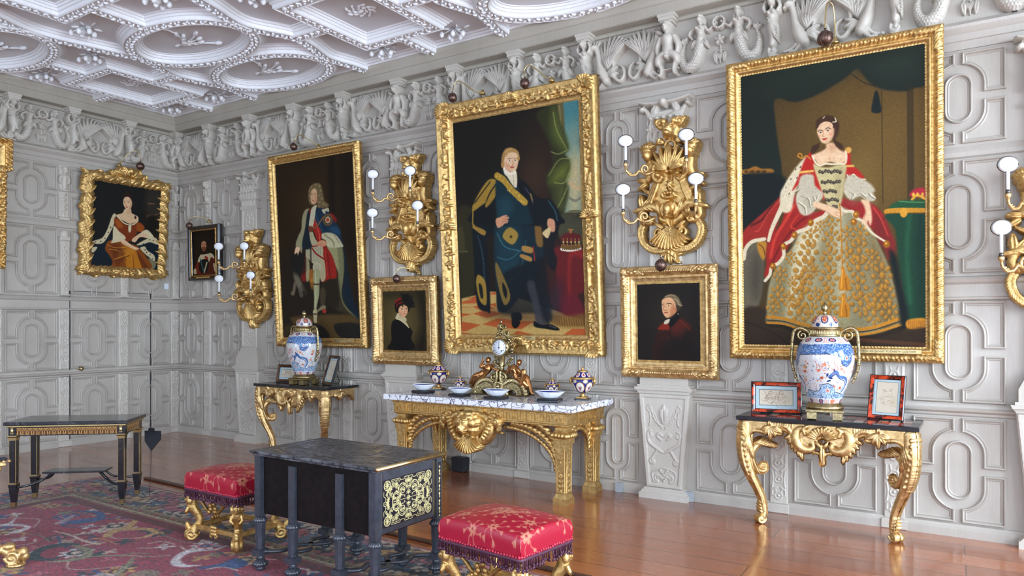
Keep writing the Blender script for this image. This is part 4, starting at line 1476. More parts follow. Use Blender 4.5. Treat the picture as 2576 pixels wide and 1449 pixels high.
P 164 126 66 4 100 4 545 952 623 972 613 1009 543 989
P 164 126 66 4 100 4 534 1011 612 1039 602 1068 524 1033
P 120 90 44 8 100 4 650 744 701 764 712 927 693 970 651 937
L 150 40 34 9 100 9 628 965 637 1062
P 22 22 28 10 100 4 695 704 821 746 834 827 786 976 808 1065 780 1137 715 1060 705 897
P 54 56 66 12 90 4 569 1223 631 1218 675 1412 705 1516 636 1516 607 1374
P 20 22 30 20 90 4 640 1219 708 1221 740 1487 705 1516 667 1383
P 12 14 18 4 100 4 615 1493 671 1520 739 1516 805 1546 792 1561 704 1549 618 1534
L 120 124 130 4 80 4 730 1527 780 1542
P 12 14 18 4 100 4 437 1484 487 1484 504 1507 471 1545 440 1533
P 16 18 24 6 100 4 435 1438 507 1432 514 1485 442 1487
P 34 40 60 60 45 4 766 1268 833 1270 801 1444 716 1457
P 14 18 22 7 100 4 329 443 405 406 581 504 673 618 774 644 829 745 826 824 144 765 139 662 162 579 233 493
P 156 126 50 6 100 4 282 456 347 460 350 499 344 544 264 644 251 619 148 671 140 639 192 551
L 18 24 26 9 100 9 300 470 231 539 161 610
L 18 24 26 11 100 11 346 491 287 561 251 635
P 150 120 46 6 100 4 345 506 342 575 264 651 256 620
L 150 120 46 11 100 11 146 632 136 764
P 17 42 54 9 100 4 347 468 401 497 540 634 644 690 622 806 352 783 346 721 341 621
P 28 68 82 40 70 4 359 623 434 593 485 674 409 757 363 738
P 14 20 26 14 100 4 580 534 664 618 822 708 826 824 656 809 600 685
L 50 104 120 8 60 8 757 650 805 728 819 795
L 60 60 80 11 60 11 580 541 629 614 636 659
L 130 110 60 11 100 11 622 591 633 636
L 170 138 54 47 100 47 358 431 420 477 481 552 575 645
S 226 196 100 60 5 80 100 1 350 407 421 462 593 640 557 666 401 513 339 436
L 24 40 44 23 100 23 405 406 492 516 526 550
P 226 218 196 5 100 4 420 370 505 404 521 459 513 533 483 515 440 449 418 423
L 170 158 130 6 70 6 451 412 486 436 492 516
P 238 234 222 4 100 4 414 366 451 412 495 422 509 409 504 438 459 436 416 408
P 160 124 72 6 100 4 399 322 411 278 439 248 485 247 529 272 543 319 534 355 510 299 447 290 427 326 417 378 398 367
P 226 192 160 5 100 4 425 314 445 284 497 279 534 307 534 354 520 400 496 415 468 418 437 401 418 368
P 200 140 112 18 70 4 428 349 442 396 473 417 448 366
E 208 120 98 448 370 14 14 0 90 60
E 210 130 108 517 372 8 11 0 90 50
L 120 84 54 4 100 4 450 320 481 324
L 120 84 54 4 100 4 499 327 522 330
E 236 228 216 466 335 12 5 0 30 100
E 236 228 216 510 341 11 5 0 30 100
E 50 48 50 466 335 5 5 0 30 100
E 50 48 50 510 341 5 5 0 30 100
L 186 130 100 4 80 4 490 334 492 365 484 371 497 375
P 166 70 60 3 100 4 466 380 484 380 504 387 488 393 474 390
P 172 136 82 5 100 4 425 287 443 263 489 257 533 281 542 304 519 287 483 279 451 283 435 300
L 206 172 112 6 70 6 431 277 448 260 484 254
E 190 154 94 450 291 7 7 0 40 80
E 190 154 94 435 300 7 7 0 40 80
E 190 154 94 538 315 7 7 0 40 80
E 190 154 94 541 330 7 7 0 40 80
E 190 154 94 412 346 7 7 0 40 80
E 190 154 94 407 365 7 7 0 40 80
E 176 138 84 537 329 11 16 0 30 100
E 176 138 84 407 361 11 21 0 30 100
P 206 150 120 4 100 4 340 751 382 728 424 722 428 733 396 741 442 736 438 749 409 757 436 758 431 769 408 776 389 794 352 798 334 774
P 206 150 120 4 100 4 335 745 391 735 441 740 436 751 418 760 436 769 426 780 398 785 389 796 347 808
L 140 90 70 3 100 3 391 750 438 751
L 140 90 70 3 100 3 381 766 434 768
P 206 150 120 5 100 4 752 776 794 787 802 831 795 867 766 865 742 819
P 210 190 140 4 100 4 706 867 758 835 766 865 742 911 713 890'''),
'stan': ((40, 28, 14), 1.7, '''E 58 42 20 468 426 437 455 0 100 80
P 20 14 8 30 70 4 711 -9 781 -7 753 807 673 802
P 26 18 12 60 70 4 850 2 996 -6 1006 857 851 848
P 32 26 20 120 80 4 -8 953 346 970 1014 1294 1002 1706 -15 1716
P 84 66 36 16 100 4 129 1497 424 1480 953 1477 1011 1521 948 1573 689 1573 766 1693 628 1702 526 1611 462 1572 170 1572 126 1540
P 36 34 32 10 100 4 170 1572 506 1576 607 1702 207 1706
P 34 32 30 10 100 4 689 1573 969 1562 1002 1691 766 1693
P 60 50 32 16 100 4 29 1588 146 1580 207 1706 21 1708
P 58 52 36 16 100 4 553 1162 768 1124 802 1252 855 1402 991 1521 902 1484 698 1422 586 1329
P 120 122 88 8 100 4 621 759 788 771 847 921 836 1105 795 1289 840 1401 996 1521 932 1491 815 1393 766 1243 761 1065 722 1011
P 18 36 52 14 90 4 837 811 878 996 923 1292 1013 1499 972 1514 846 1387 805 1282 843 1068
P 150 150 112 16 100 4 642 761 735 782 770 902 770 1080 723 989 656 873
P 30 24 16 30 70 4 543 1161 746 1138 752 1400 538 1404
P 150 34 26 6 100 4 556 778 647 858 715 958 747 1123 651 1142 543 1161 564 981
L 96 18 16 15 70 15 644 910 662 1135
L 190 60 46 9 60 9 614 871 631 1119
P 120 26 22 6 100 4 350 909 370 941 351 1147 281 1114
P 176 168 136 6 100 4 570 898 602 983 603 1133 543 1157 529 1024
P 160 154 120 6 100 4 359 940 401 973 392 1125 351 1147
P 176 174 150 6 100 4 379 812 468 794 574 824 585 907 520 994 455 991 403 950 365 933 357 894
L 120 116 92 5 70 5 389 827 384 964
L 120 116 92 5 70 5 413 829 409 966
L 120 116 92 5 70 5 437 830 433 967
L 120 116 92 5 70 5 461 832 457 968
L 120 116 92 5 70 5 485 833 481 969
L 120 116 92 5 70 5 509 835 505 970
L 120 116 92 5 70 5 532 836 528 972
L 120 116 92 5 70 5 556 838 552 973
P 184 182 156 5 100 4 455 991 543 987 538 1063 451 1059
L 120 116 92 5 70 5 477 996 473 1052
L 120 116 92 5 70 5 499 997 495 1053
L 120 116 92 5 70 5 520 998 517 1054
P 150 34 28 4 100 4 439 819 510 812 532 806 531 825 444 831
L 130 30 24 15 100 15 448 846 505 902 629 969
L 40 30 20 17 80 17 433 747 419 1050
P 150 96 40 5 100 4 402 1049 446 1051 446 1143 433 1165 390 1156
P 180 120 40 12 70 4 402 1133 446 1135 429 1234 403 1202
P 160 164 128 5 100 4 454 1059 536 1059 522 1176 511 1282 474 1396 462 1438 434 1437 443 1319 442 1204
L 200 202 168 13 60 13 478 1068 474 1174 457 1395
L 70 50 34 13 100 13 448 1185 514 1187
P 190 180 146 4 100 4 422 1437 477 1434 466 1519 464 1553 425 1549 423 1495
L 60 40 30 15 80 15 430 1471 463 1471
P 84 74 56 12 70 4 527 1237 592 1238 577 1397 528 1397
P 134 122 96 5 100 4 471 1442 528 1397 582 1390 586 1420 515 1438 481 1453
P 170 50 40 4 100 4 548 1427 589 1428 584 1460 548 1458
P 120 114 100 16 90 4 176 1071 227 1065 299 1184 318 1231 272 1241 218 1197
L 110 100 84 39 70 39 198 1165 169 1258 151 1265
L 96 92 84 50 80 50 262 1229 275 1284
L 60 54 46 39 70 39 297 1199 338 1270
P 24 26 26 30 80 4 160 883 330 877 340 1062 181 1071
P 226 192 160 5 100 4 239 811 284 810 288 837 268 874 250 900 246 873 211 886 213 855
P 150 146 120 6 100 4 235 780 272 736 328 740 308 876 287 852 278 813
P 150 148 118 7 100 4 381 472 444 474 417 566 368 672 336 824 272 820 229 803 268 717 315 654 333 545
P 22 34 46 7 100 4 423 480 485 500 455 642 443 831 315 823 370 636 398 528
P 100 30 26 5 100 4 434 466 465 476 442 518 427 502
P 22 46 70 7 100 4 506 487 570 464 670 501 737 578 792 660 818 726 836 847 751 841 657 722 576 702 510 588
P 36 76 110 20 80 4 681 666 782 667 817 740 719 712
L 56 100 140 7 70 7 505 509 560 621 597 703
P 120 30 26 8 100 4 689 524 748 551 780 603 754 622 717 569
P 190 188 158 7 100 4 575 716 658 707 757 736 823 811 831 854 650 843 633 785 573 752
L 120 116 90 12 70 12 616 726 714 790 731 840
L 120 116 90 12 60 12 737 734 793 809
P 160 32 26 6 100 4 480 579 539 634 576 702 565 795 529 792 492 710 465 643
L 210 120 100 9 60 9 502 559 545 707 552 765
L 120 90 60 15 100 15 423 647 507 646 616 554
E 120 90 54 665 590 60 55 0 12 100
E 34 40 40 665 590 46 42 0 15 100
E 176 160 130 665 590 35 33 0 20 100
E 180 60 44 663 590 19 17 0 30 100
P 190 186 160 5 100 4 595 488 631 484 672 477 686 496 680 517 640 506 638 534 608 517
P 196 194 172 5 100 4 466 462 530 439 517 488 471 636 418 632 441 532
P 176 172 144 6 100 4 420 683 462 686 490 746 528 807 444 809
P 110 60 40 5 100 4 418 632 465 639 462 686 415 676
P 112 98 68 8 100 4 441 279 480 247 533 235 594 252 615 325 635 413 684 446 662 472 560 467 532 417 468 433 438 409 426 350
E 92 78 52 482 272 27 20 0 60 70
E 150 134 98 476 265 20 16 0 70 80
E 92 78 52 536 257 31 23 0 60 70
E 150 134 98 529 249 23 18 0 70 80
E 92 78 52 586 276 29 21 0 60 70
E 150 134 98 579 269 22 17 0 70 80
E 92 78 52 599 320 29 21 0 60 70
E 150 134 98 592 313 22 17 0 70 80
E 92 78 52 581 361 27 20 0 60 70
E 150 134 98 574 354 20 16 0 70 80
E 92 78 52 610 393 29 21 0 60 70
E 150 134 98 603 386 22 17 0 70 80
E 92 78 52 577 425 31 23 0 60 70
E 150 134 98 570 418 23 18 0 70 80
E 92 78 52 627 444 33 24 0 60 70
E 150 134 98 620 437 25 19 0 70 80
E 92 78 52 657 461 23 17 0 60 70
E 150 134 98 650 454 17 13 0 70 80
E 92 78 52 564 460 25 18 0 60 70
E 150 134 98 557 453 19 15 0 70 80
E 92 78 52 454 313 19 14 0 60 70
E 150 134 98 447 305 14 11 0 70 80
E 92 78 52 448 355 19 14 0 60 70
E 150 134 98 441 348 14 11 0 70 80
E 92 78 52 453 399 19 14 0 60 70
E 150 134 98 446 392 14 11 0 70 80
P 214 176 142 5 100 4 462 324 488 287 529 288 542 332 538 389 521 424 489 431 465 411 456 367
P 190 130 100 14 60 4 515 344 539 361 527 417 495 428
L 70 50 36 3 100 3 464 330 481 330
L 70 50 36 3 100 3 501 330 529 331
E 50 36 30 472 338 6 3 0 30 100
E 50 36 30 514 340 6 3 0 30 100
L 160 110 84 4 80 4 487 334 472 372 484 377
P 160 64 54 3 100 4 471 390 486 390 502 393 485 399
P 206 150 118 5 100 4 519 792 572 773 622 788 636 821 589 832 537 826 512 809
P 206 150 118 5 100 4 522 798 577 775 630 790 633 820 573 835 510 816
L 140 90 70 3 100 3 521 809 575 809
L 140 90 70 3 100 3 531 821 580 820'''),
'seated': ((24, 24, 24), 1.21, '''P 34 26 18 60 80 4 754 62 1004 50 1013 1209 777 835
P 52 50 44 60 70 4 777 21 988 15 997 355 786 357
L 150 110 80 18 60 18 803 223 895 217
L 100 70 50 38 60 38 790 419 984 356
P 20 20 14 20 90 4 792 456 906 392 997 558 952 690 804 643
P 18 30 42 20 100 4 -14 940 266 765 414 1182 343 1250 1 1216
P 18 32 44 14 100 4 650 886 984 763 1000 1210 866 1195
P 206 198 168 6 100 4 274 471 321 441 305 589 229 769 162 873 79 900 -5 885 52 849 146 802 212 673
P 206 198 168 6 100 4 -7 963 81 942 38 1019 -4 1017
P 206 198 168 6 100 4 649 861 773 773 901 721 970 752 975 828 854 802 726 853
P 206 198 168 6 100 4 703 906 779 873 823 932 933 998 938 1087 855 1031 787 986
P 120 118 96 8 100 4 843 1044 911 1077 967 1123 933 1203 865 1183
E 30 26 22 259 644 8 11 30 30 100
E 30 26 22 227 720 8 11 30 30 100
E 30 26 22 183 810 8 11 30 30 100
E 30 26 22 125 859 8 11 30 30 100
E 30 26 22 54 873 8 11 30 30 100
E 30 26 22 851 764 8 11 30 30 100
E 30 26 22 905 772 8 11 30 30 100
E 30 26 22 751 838 8 11 30 30 100
E 30 26 22 783 923 8 11 30 30 100
E 30 26 22 866 991 8 11 30 30 100
E 30 26 22 909 1051 8 11 30 30 100
E 30 26 22 811 958 8 11 30 30 100
P 132 70 22 8 100 4 269 826 366 791 469 829 650 873 704 918 816 1034 880 1207 342 1225 305 1129 245 1036 192 968 211 868
P 190 122 28 20 90 4 503 987 628 938 685 1033 748 1205 543 1221 484 1089
P 206 140 40 24 70 4 424 921 549 896 654 936 529 985 384 1098
P 96 44 16 20 80 4 656 973 738 1041 853 1196 775 1215
P 90 40 16 30 60 4 273 887 371 877 480 1014 391 1209 324 1128
L 206 140 50 15 50 15 253 962 377 975 484 1089
L 80 36 14 15 50 15 271 980 396 993 503 1107
L 206 140 50 15 50 15 322 1103 432 1056 530 1010
L 80 36 14 15 50 15 341 1121 451 1074 549 1028
L 206 140 50 15 50 15 581 1005 606 1204
L 80 36 14 15 50 15 600 1023 625 1222
L 206 140 50 15 50 15 657 986 734 1193
L 80 36 14 15 50 15 676 1004 754 1212
L 206 140 50 15 50 15 225 904 325 930 474 916
L 80 36 14 15 50 15 243 921 343 948 493 934
P 120 52 18 7 100 4 324 490 452 547 531 600 652 498 684 594 639 699 569 807 468 817 437 722 361 705 304 565
P 170 90 28 20 80 4 319 515 402 553 431 624 357 632
P 150 74 24 10 100 4 667 522 761 585 714 666 634 625
P 220 190 156 6 100 4 453 351 540 339 557 399 648 437 652 498 554 560 477 544 374 496 322 459 419 416
P 196 160 126 20 60 4 491 358 541 351 544 400 495 419
P 214 206 176 6 100 4 307 614 385 690 464 743 479 791 394 837 272 868 293 811 292 689
P 214 206 176 6 100 4 714 666 802 618 900 696 903 746 797 745 717 716
L 222 212 184 15 100 15 335 464 453 560 567 571 647 511 649 449
P 214 206 176 4 100 4 517 589 555 584 554 671 523 681
P 226 192 160 5 100 4 406 824 467 805 573 869 651 898 691 913 641 937 549 908 446 869
P 226 192 160 5 100 4 793 682 810 731 693 743 633 819 582 818 580 781 641 724 702 680
L 190 140 105 5 100 5 642 749 594 804
L 190 140 105 8 60 8 419 841 549 902
P 44 24 16 10 100 4 419 196 440 132 475 90 527 119 564 212 564 311 536 266 480 175
P 226 192 160 5 100 4 423 232 449 180 505 172 545 215 555 263 540 327 497 357 458 338 430 292
P 196 150 118 14 60 4 519 194 555 263 540 327 501 354 524 280
L 60 40 28 4 100 4 431 243 456 235
L 60 40 28 4 100 4 480 234 515 229
E 40 28 24 445 257 8 5 0 30 100
E 40 28 24 500 251 9 5 0 30 100
L 180 130 100 5 80 5 466 245 462 294 477 296
P 170 50 46 3 100 4 460 320 476 314 498 315 479 330
P 50 28 18 5 100 4 609 429 630 451 625 477 599 468
S 70 50 36 60 10 60 20 1 -4 1138 225 1124 229 1197 1 1216'''),
'coat': ((26, 20, 15), 1.215, '''E 40 32 22 488 511 477 512 0 100 80
P 44 16 10 20 90 4 487 595 688 527 855 652 923 787 906 1058 821 1209 276 1223 272 929 340 733 399 650
P 86 26 14 50 80 4 573 595 716 569 854 692 770 733 684 870 571 788
P 124 34 14 10 100 4 348 691 429 615 516 595 522 719 456 733 340 726
P 18 12 10 100 80 4 685 788 895 787 932 1206 394 1220 366 1040
P 12 10 10 8 100 4 516 595 603 499 674 445 688 541 543 692
L 120 44 24 10 60 10 673 568 771 638 840 733
L 100 36 18 9 50 9 742 733 684 898
E 110 40 22 426 844 14 14 0 60 60
E 110 40 22 413 761 14 14 0 60 60
E 110 40 22 485 761 14 14 0 60 60
E 110 40 22 499 844 14 14 0 60 60
P 206 198 180 4 100 4 458 581 530 560 508 622 450 643 436 622
L 200 190 170 10 100 10 660 472 667 493
P 110 96 72 8 100 4 432 232 491 178 577 167 663 211 718 322 725 363 661 376 618 347 577 236 490 220
P 60 48 36 10 100 4 618 347 718 349 660 445 625 403
L 160 146 118 20 60 20 605 237 662 279 676 335 718 349
L 150 136 110 14 60 14 462 205 549 183 620 203
P 216 168 128 5 100 4 402 315 410 260 461 226 548 221 605 278 632 375 632 444 574 499 502 539 458 525 416 455 405 371
P 176 110 74 24 70 4 576 319 632 403 617 471 531 533 546 443
E 206 120 88 546 429 38 37 0 90 60
L 50 32 24 10 100 10 402 329 439 319
L 50 32 24 10 100 10 482 320 526 311 561 321
E 236 224 206 424 353 16 7 0 30 100
E 236 224 206 515 348 20 9 0 30 100
E 40 26 20 424 353 9 9 0 30 100
E 40 26 20 514 348 10 9 0 30 100
L 170 110 78 9 80 9 453 344 431 406 459 428 489 417
P 160 70 56 3 100 4 430 458 466 449 510 456 466 469
E 190 110 84 618 414 14 26 0 30 100'''),
'hat': ((70, 60, 32), 1.19, '''E 104 90 50 421 607 506 578 0 100 80
P 26 20 14 120 90 4 809 25 1008 6 1000 1190 712 1188 894 668
P 40 34 20 80 70 4 14 1 1008 6 1006 108 9 130
P 16 14 14 10 100 4 215 616 337 560 490 609 622 728 688 821 650 951 713 1162 100 1171 185 998 183 787
P 206 196 160 5 100 4 341 462 408 503 526 531 558 584 541 610 589 689 605 741 488 648 388 587 295 553
L 160 148 112 13 60 13 356 528 491 570 573 662
P 210 200 170 5 100 4 338 449 375 450 390 516 339 501
P 20 12 10 8 100 4 297 241 366 204 502 195 635 276 632 366 580 429 359 437 292 383
P 226 176 140 5 100 4 382 347 431 296 517 273 583 326 589 403 562 467 509 518 458 517 391 477 370 411
P 200 140 100 16 60 4 376 411 425 490 492 520 443 452
E 40 24 16 397 295 30 26 0 50 90
E 40 24 16 449 271 30 26 0 50 90
E 40 24 16 501 247 30 26 0 50 90
E 40 24 16 567 287 30 26 0 50 90
E 40 24 16 608 326 30 26 0 50 90
E 40 24 16 362 333 30 26 0 50 90
E 40 24 16 474 297 30 26 0 50 90
E 40 24 16 534 273 30 26 0 50 90
L 60 36 26 7 100 7 430 348 477 344
L 60 36 26 7 100 7 532 340 574 346
E 40 28 24 456 364 15 7 0 30 100
E 40 28 24 555 359 15 7 0 30 100
L 190 130 100 8 80 8 514 363 523 415 504 425
P 180 70 60 3 100 4 481 453 511 448 545 457 511 466
E 224 140 112 427 425 30 24 0 90 50
P 124 26 22 6 100 4 298 202 351 152 436 132 486 156 485 195 400 218 313 267
L 30 14 14 24 100 24 304 267 383 211 485 195
L 124 30 26 20 100 20 320 319 364 256 476 227
P 14 12 12 14 100 4 471 117 506 73 590 63 656 110 704 201 719 278 667 341 600 301 518 234 482 182
S 24 22 20 60 27 80 100 1 439 52 708 60 750 356 566 325 452 168'''),
'small': ((22, 16, 13), 1.145, '''E 44 30 20 483 446 417 472 0 100 60
P 104 34 20 10 100 4 149 864 319 668 644 654 912 770 998 1082 87 1089
P 70 26 18 16 80 4 644 721 994 876 999 1117 589 1096
P 196 186 156 5 100 4 235 748 402 556 536 548 804 614 885 735 751 694 644 823 316 804
P 186 176 146 5 100 4 833 850 979 909 998 1082 890 1059
P 180 170 140 5 100 4 62 982 147 951 172 1075 76 1088
P 16 14 14 8 100 4 317 770 644 755 589 1061 313 1047
L 40 80 90 42 100 42 345 738 452 1002 590 820
L 190 180 150 42 100 42 590 820 479 1056
L 150 36 26 63 100 63 536 681 617 720
P 30 18 14 6 100 4 350 371 405 262 538 248 670 360 723 559 617 603 320 601 294 499
P 186 130 96 4 100 4 377 357 431 286 538 293 580 370 563 467 483 528 397 473
P 110 64 40 5 80 4 403 424 548 427 537 515 472 544 408 500
L 50 30 22 10 100 10 388 351 441 351
L 50 30 22 10 100 10 495 355 558 359
E 30 20 16 420 370 16 7 0 30 100
E 30 20 16 521 376 16 7 0 30 100'''),
}
RUG = '''P 190 186 186 3 100 4 187 224 189 213 157 189 195 210 206 207 231 205 243 215 247 228 236 233 234 218 226 211 211 215 201 224 202 230
P 28 58 66 3 100 4 356 261 334 242 331 225 345 208 357 209 347 223 344 236 357 249 374 252 396 247 385 256 369 264
P 134 130 104 3 100 4 350 213 372 207 394 211 410 223 412 237 404 250 390 258 398 244 400 229 391 220 370 216
P 190 186 186 3 100 4 499 186 482 169 475 152 483 143 500 134 490 150 489 161 501 175 519 180 534 172 527 185 514 190
P 44 80 126 3 100 4 242 174 247 154 252 138 230 130 212 136 196 141 221 122 246 124 270 139 272 157 258 172
P 176 146 96 3 100 4 344 177 329 160 326 139 308 122 308 115 326 126 337 137 359 127 382 130 391 146 388 162 384 146 379 137 361 137 343 149 345 163 356 175
P 190 186 186 3 60 4 241 184 222 158 220 149 236 161 251 179
P 44 80 126 3 100 4 538 178 546 159 544 140 568 142 573 158 552 165 545 179
P 134 130 104 3 100 4 483 235 465 214 449 197 467 207 484 225 493 237
P 176 146 96 3 100 4 370 298 373 290 386 288 393 298 393 307
P 190 186 186 3 70 4 477 256 471 243 491 236 488 249
P 134 130 104 3 80 4 500 230 500 212 523 209 526 224 512 234
L 134 130 104 5 100 2 408 224 421 212 438 199 462 189 478 173
L 44 80 126 5 100 2 265 145 279 126 297 118
L 134 130 104 5 100 2 346 264 315 262 294 268
L 176 164 150 5 100 2 372 195 343 198 307 196 276 199
L 176 164 150 5 100 2 500 134 500 117 528 111
L 44 80 126 5 100 2 354 292 361 278 370 266'''
# ---------------------------------------------------------------- pictures on the walls
def paint_pic(key, nu):
    bg, asp, src = PICS[key]
    p = Paint(nu, int(nu * asp), asp, bg)
    for ln in src.split('\n'):
        t = ln.split(); k = t[0]
        v = [int(x) for x in t[1:]]; col = v[:3]
        a = [x / 1000 for x in v[{'S': 8}.get(k, 6):]]     # points in thousandths of the width
        pts = [(a[i], a[i + 1]) for i in range(0, len(a) - 1, 2)]
        if k == 'P': p.poly(col, pts, v[3] * 1.7 / 1000, v[4] / 100, v[5])
        elif k == 'L': p.line(col, pts, v[3] / 1000, v[4] / 100, 6, v[5] / 1000)
        elif k == 'E': p.ell(col, v[3] / 1000, v[4] / 1000, v[5] / 1000, v[6] / 1000, math.radians(v[7]), v[8] / 100, v[9] / 100)
        elif k == 'M':       # embroidered sprig
            x, y, sx, sy = v[0] / 1000, v[1] / 1000, v[2] / 1e5, v[3] / 1e5
            for dx, dy, rx, ry, an in ((0, -46, 13, 22, 0), (-30, -30, 12, 20, -40), (30, -30, 12, 20, 40), (-46, 4, 16, 14, 0), (46, 4, 16, 14, 0), (0, 0, 16, 20, 0), (-24, 34, 12, 18, 40), (24, 34, 12, 18, -40), (0, 56, 10, 18, 0)):
                an = math.radians(an)
                p.ell((112, 78, 26), x + (dx + 3) * sx, y + (dy + 4) * sy, rx * sx, ry * sy, an, .25, .6)
                p.ell((172, 122, 42), x + dx * sx, y + dy * sy, rx * .8 * sx, ry * .8 * sy, an, .4, .85)
                p.ell((204, 158, 74), x + (dx - 3) * sx, y + (dy - 4) * sy, rx * .35 * sx, ry * .35 * sy, an, .6, .8)
        elif k == 'S': p.speck(col, pts, v[3], v[4] / 1000, v[5] / 100, v[7], v[6] / 100)
    p.C *= np.array([.93, .9, .84])      # old varnish
    p.grain(.035)
    return p
def frame_relief(w, h, b, style, d=.006):
    """frame of outer size w x h and width b; x centred, z from 0"""
    pad = .05 if style == 'scroll' else .0
    f = HF(-w / 2 - pad, w / 2 + pad, -pad, h + pad, d)
    X, Z = np.meshgrid(f.x, f.z)
    dx = w / 2 - np.abs(X); dz = np.minimum(Z, h - Z)
    D = np.minimum(dx, dz)
    side = dx < dz
    Sc = np.where(side, Z - h / 2, X)
    t = D / b
    ins = (D >= -1e-6) & (D <= b)
    tt = np.clip(t, 0, 1)
    if style in ('leaf', 'leaf2'):
        pr = np.interp(tt, [0, .05, .12, .3, .42, .5, .56, .66, .78, .82, .9, 1], [.05, .075, .078, .085, .078, .06, .066, .078, .066, .052, .056, .036])
        bump_ = np.exp(-((tt - .27) / .15) ** 2)
        s1 = Sc / (.062 if style == 'leaf' else .05)
        o = (.5 + .5 * np.cos(2 * PI * s1 + 3 * (tt - .27))) ** .7 * (.6 + .4 * np.cos(4 * PI * s1 + 9 * tt)) + .35 * np.cos(2 * PI * s1 * 2.5 + 14 * tt)
        Hh = pr + .022 * bump_ * o + .004 * np.exp(-((tt - .05) / .04) ** 2) * np.cos(2 * PI * Sc / .018)
        Hh += .005 * np.exp(-((tt - .88) / .06) ** 2) * np.cos(2 * PI * Sc / .022 + 20 * tt)
    elif style == 'rococo':
        pr = np.interp(tt, [0, .06, .12, .3, .5, .56, .62, .7, .74, .84, .9, 1], [.06, .10, .112, .10, .07, .066, .078, .082, .066, .056, .052, .03])
        Hh = pr + .003 * np.exp(-((tt - .93) / .05) ** 2) * np.cos(2 * PI * Sc / .014)
    elif style == 'gadroon':
        pr = np.interp(tt, [0, .06, .16, .3, .46, .52, .6, .68, .8, .86, 1], [.05, .08, .085, .09, .066, .058, .064, .056, .05, .044, .03])
        Hh = pr + .012 * np.exp(-((tt - .32) / .1) ** 2) * np.abs(np.cos(PI * Sc / .02 + 6 * tt)) + .003 * np.exp(-((tt - .12) / .05) ** 2) * np.cos(2 * PI * Sc / .012)
        Hh += .003 * np.exp(-((tt - .72) / .03) ** 2) * np.cos(2 * PI * Sc / .01)
    elif style == 'plain':
        Hh = np.interp(tt, [0, .06, .2, .5, .6, .75, .85, 1], [.03, .045, .05, .045, .036, .034, .03, .02])
    else:
        wav = .014 * np.sin(2 * PI * Sc / .26 + np.where(side, 0, 1)) + .008 * np.sin(2 * PI * Sc / .11)
        ins = (D >= -.012 + wav) & (D <= b + .4 * wav)
        Hh = .05 + .035 * np.sin(PI * np.clip((D + .01) / (b + .01), 0, 1)) + .004 * np.sin(2 * PI * Sc / .07 + 60 * D * np.sign(Sc))
    f.H = np.where(ins, Hh, f.base)
    rg = random.Random(int(w * 1000))
    b0 = .07
    if style == 'rococo':
        for sx in (-1, 1):
            for z0, sz in ((0, 1), (h, -1)):
                cx, cz = sx * (w / 2 - .1), z0 + sz * .1
                f.fan(cx - sx * .02, cz - sz * .02, math.atan2(sz * -1, sx) , 1.5, .1, 9, .05, .09)
                for q in range(6):
                    f.scroll(cx - sx * (.07 + .085 * q), z0 + sz * (.075 + .02 * (q % 2)), .036, q * 1.3, (-1) ** q, 1.3, .0105, .09)
                    f.scroll(sx * (w / 2 - .075 - .02 * (q % 2)), cz + sz * (.07 + .085 * q), .036, q * 1.7, -(-1) ** q, 1.3, .0105, .09)
                    for a in range(3):
                        f.leaf(cx - sx * (.05 + .085 * q), z0 + sz * .09, rg.uniform(0, 6.28), .07, .014, .02, .09); f.leaf(sx * (w / 2 - .09), cz + sz * (.05 + .085 * q), rg.uniform(0, 6.28), .07, .014, .02, .09)
        for cx, cz, dx_, dz_ in ((0, .1, 1, 0), (0, h - .1, 1, 0), (-w / 2 + .1, h / 2, 0, 1), (w / 2 - .1, h / 2, 0, 1)):
            f.fan(cx, cz, PI / 2, 1.6, .085, 11, .055, .09)
            for q in range(1, 5):
                for s_ in (-1, 1):
                    f.scroll(cx + dx_ * s_ * .085 * q, cz + dz_ * s_ * .085 * q, .038 - .004 * q, q, s_, 1.3, .0105, .09)
                    for a in range(3): f.leaf(cx + dx_ * s_ * .085 * q, cz + dz_ * s_ * .085 * q, rg.uniform(0, 6.28), .065, .014, .02, .088)
        for q in range(int(h / .05)):
            for sx in (-1, 1):
                if rg.random() < .6: f.leaf(sx * (w / 2 - .09), q * .05, rg.uniform(0, 6.28), .05, .01, .014, .092)
    if style in ('gadroon', 'leaf', 'leaf2'):
        n = 5 if style == 'gadroon' else 4
        for sx in (-1, 1):
            for z0, sz in ((0, 1), (h, -1)):
                for i in range(n):
                    for j in range(2):
                        r = .012 + .03 * i
                        f.leaf(sx * (w / 2 - .02 - r * (j == 0)), z0 + sz * (.02 + r * (j == 1)), math.atan2(sz * (1 if j else .75), -sx * (.75 if j else 1)), b * .55, .016, .028, .075, .4)
                if style == 'gadroon':
                    f.ell(sx * (w / 2 - .05), z0 + sz * .05, .045, .045, .035, .08)
                    for q in range(5): f.ell(sx * (w / 2 - .03 - .03 * q), z0 + sz * (.045 + .01 * (q % 2)), .02, .018, .03, .085); f.ell(sx * (w / 2 - .045), z0 + sz * (.03 + .03 * q), .018, .02, .03, .085)
    if style == 'scroll':
        for q in range(9):
            for sx in (-1, 1):
                f.scroll(sx * (w / 2 - .045), h * (q + .5) / 9, .036, q * 2.0, sx * (-1) ** q, 1.2, .014, .065)
                for a_ in (.15, .5, .9): f.leaf(sx * (w / 2 - .02 - .03 * a_), h * (q + .1) / 9, PI / 2 + sx * a_, .13, .017, .028, .068, .4, .2)
        for q in range(7):
            x = -w / 2 + w * (q + .5) / 7
            for z0, s_ in ((.045, 1), (h - .045, -1)):
                f.scroll(x, z0, .034, q * 1.6, s_ * (-1) ** q, 1.2, .014, .065)
                for a_ in (.1, .45, 2.8): f.leaf(x, z0 - .012 * s_, a_ * s_, .12, .017, .028, .068, .4, .2)
    return f
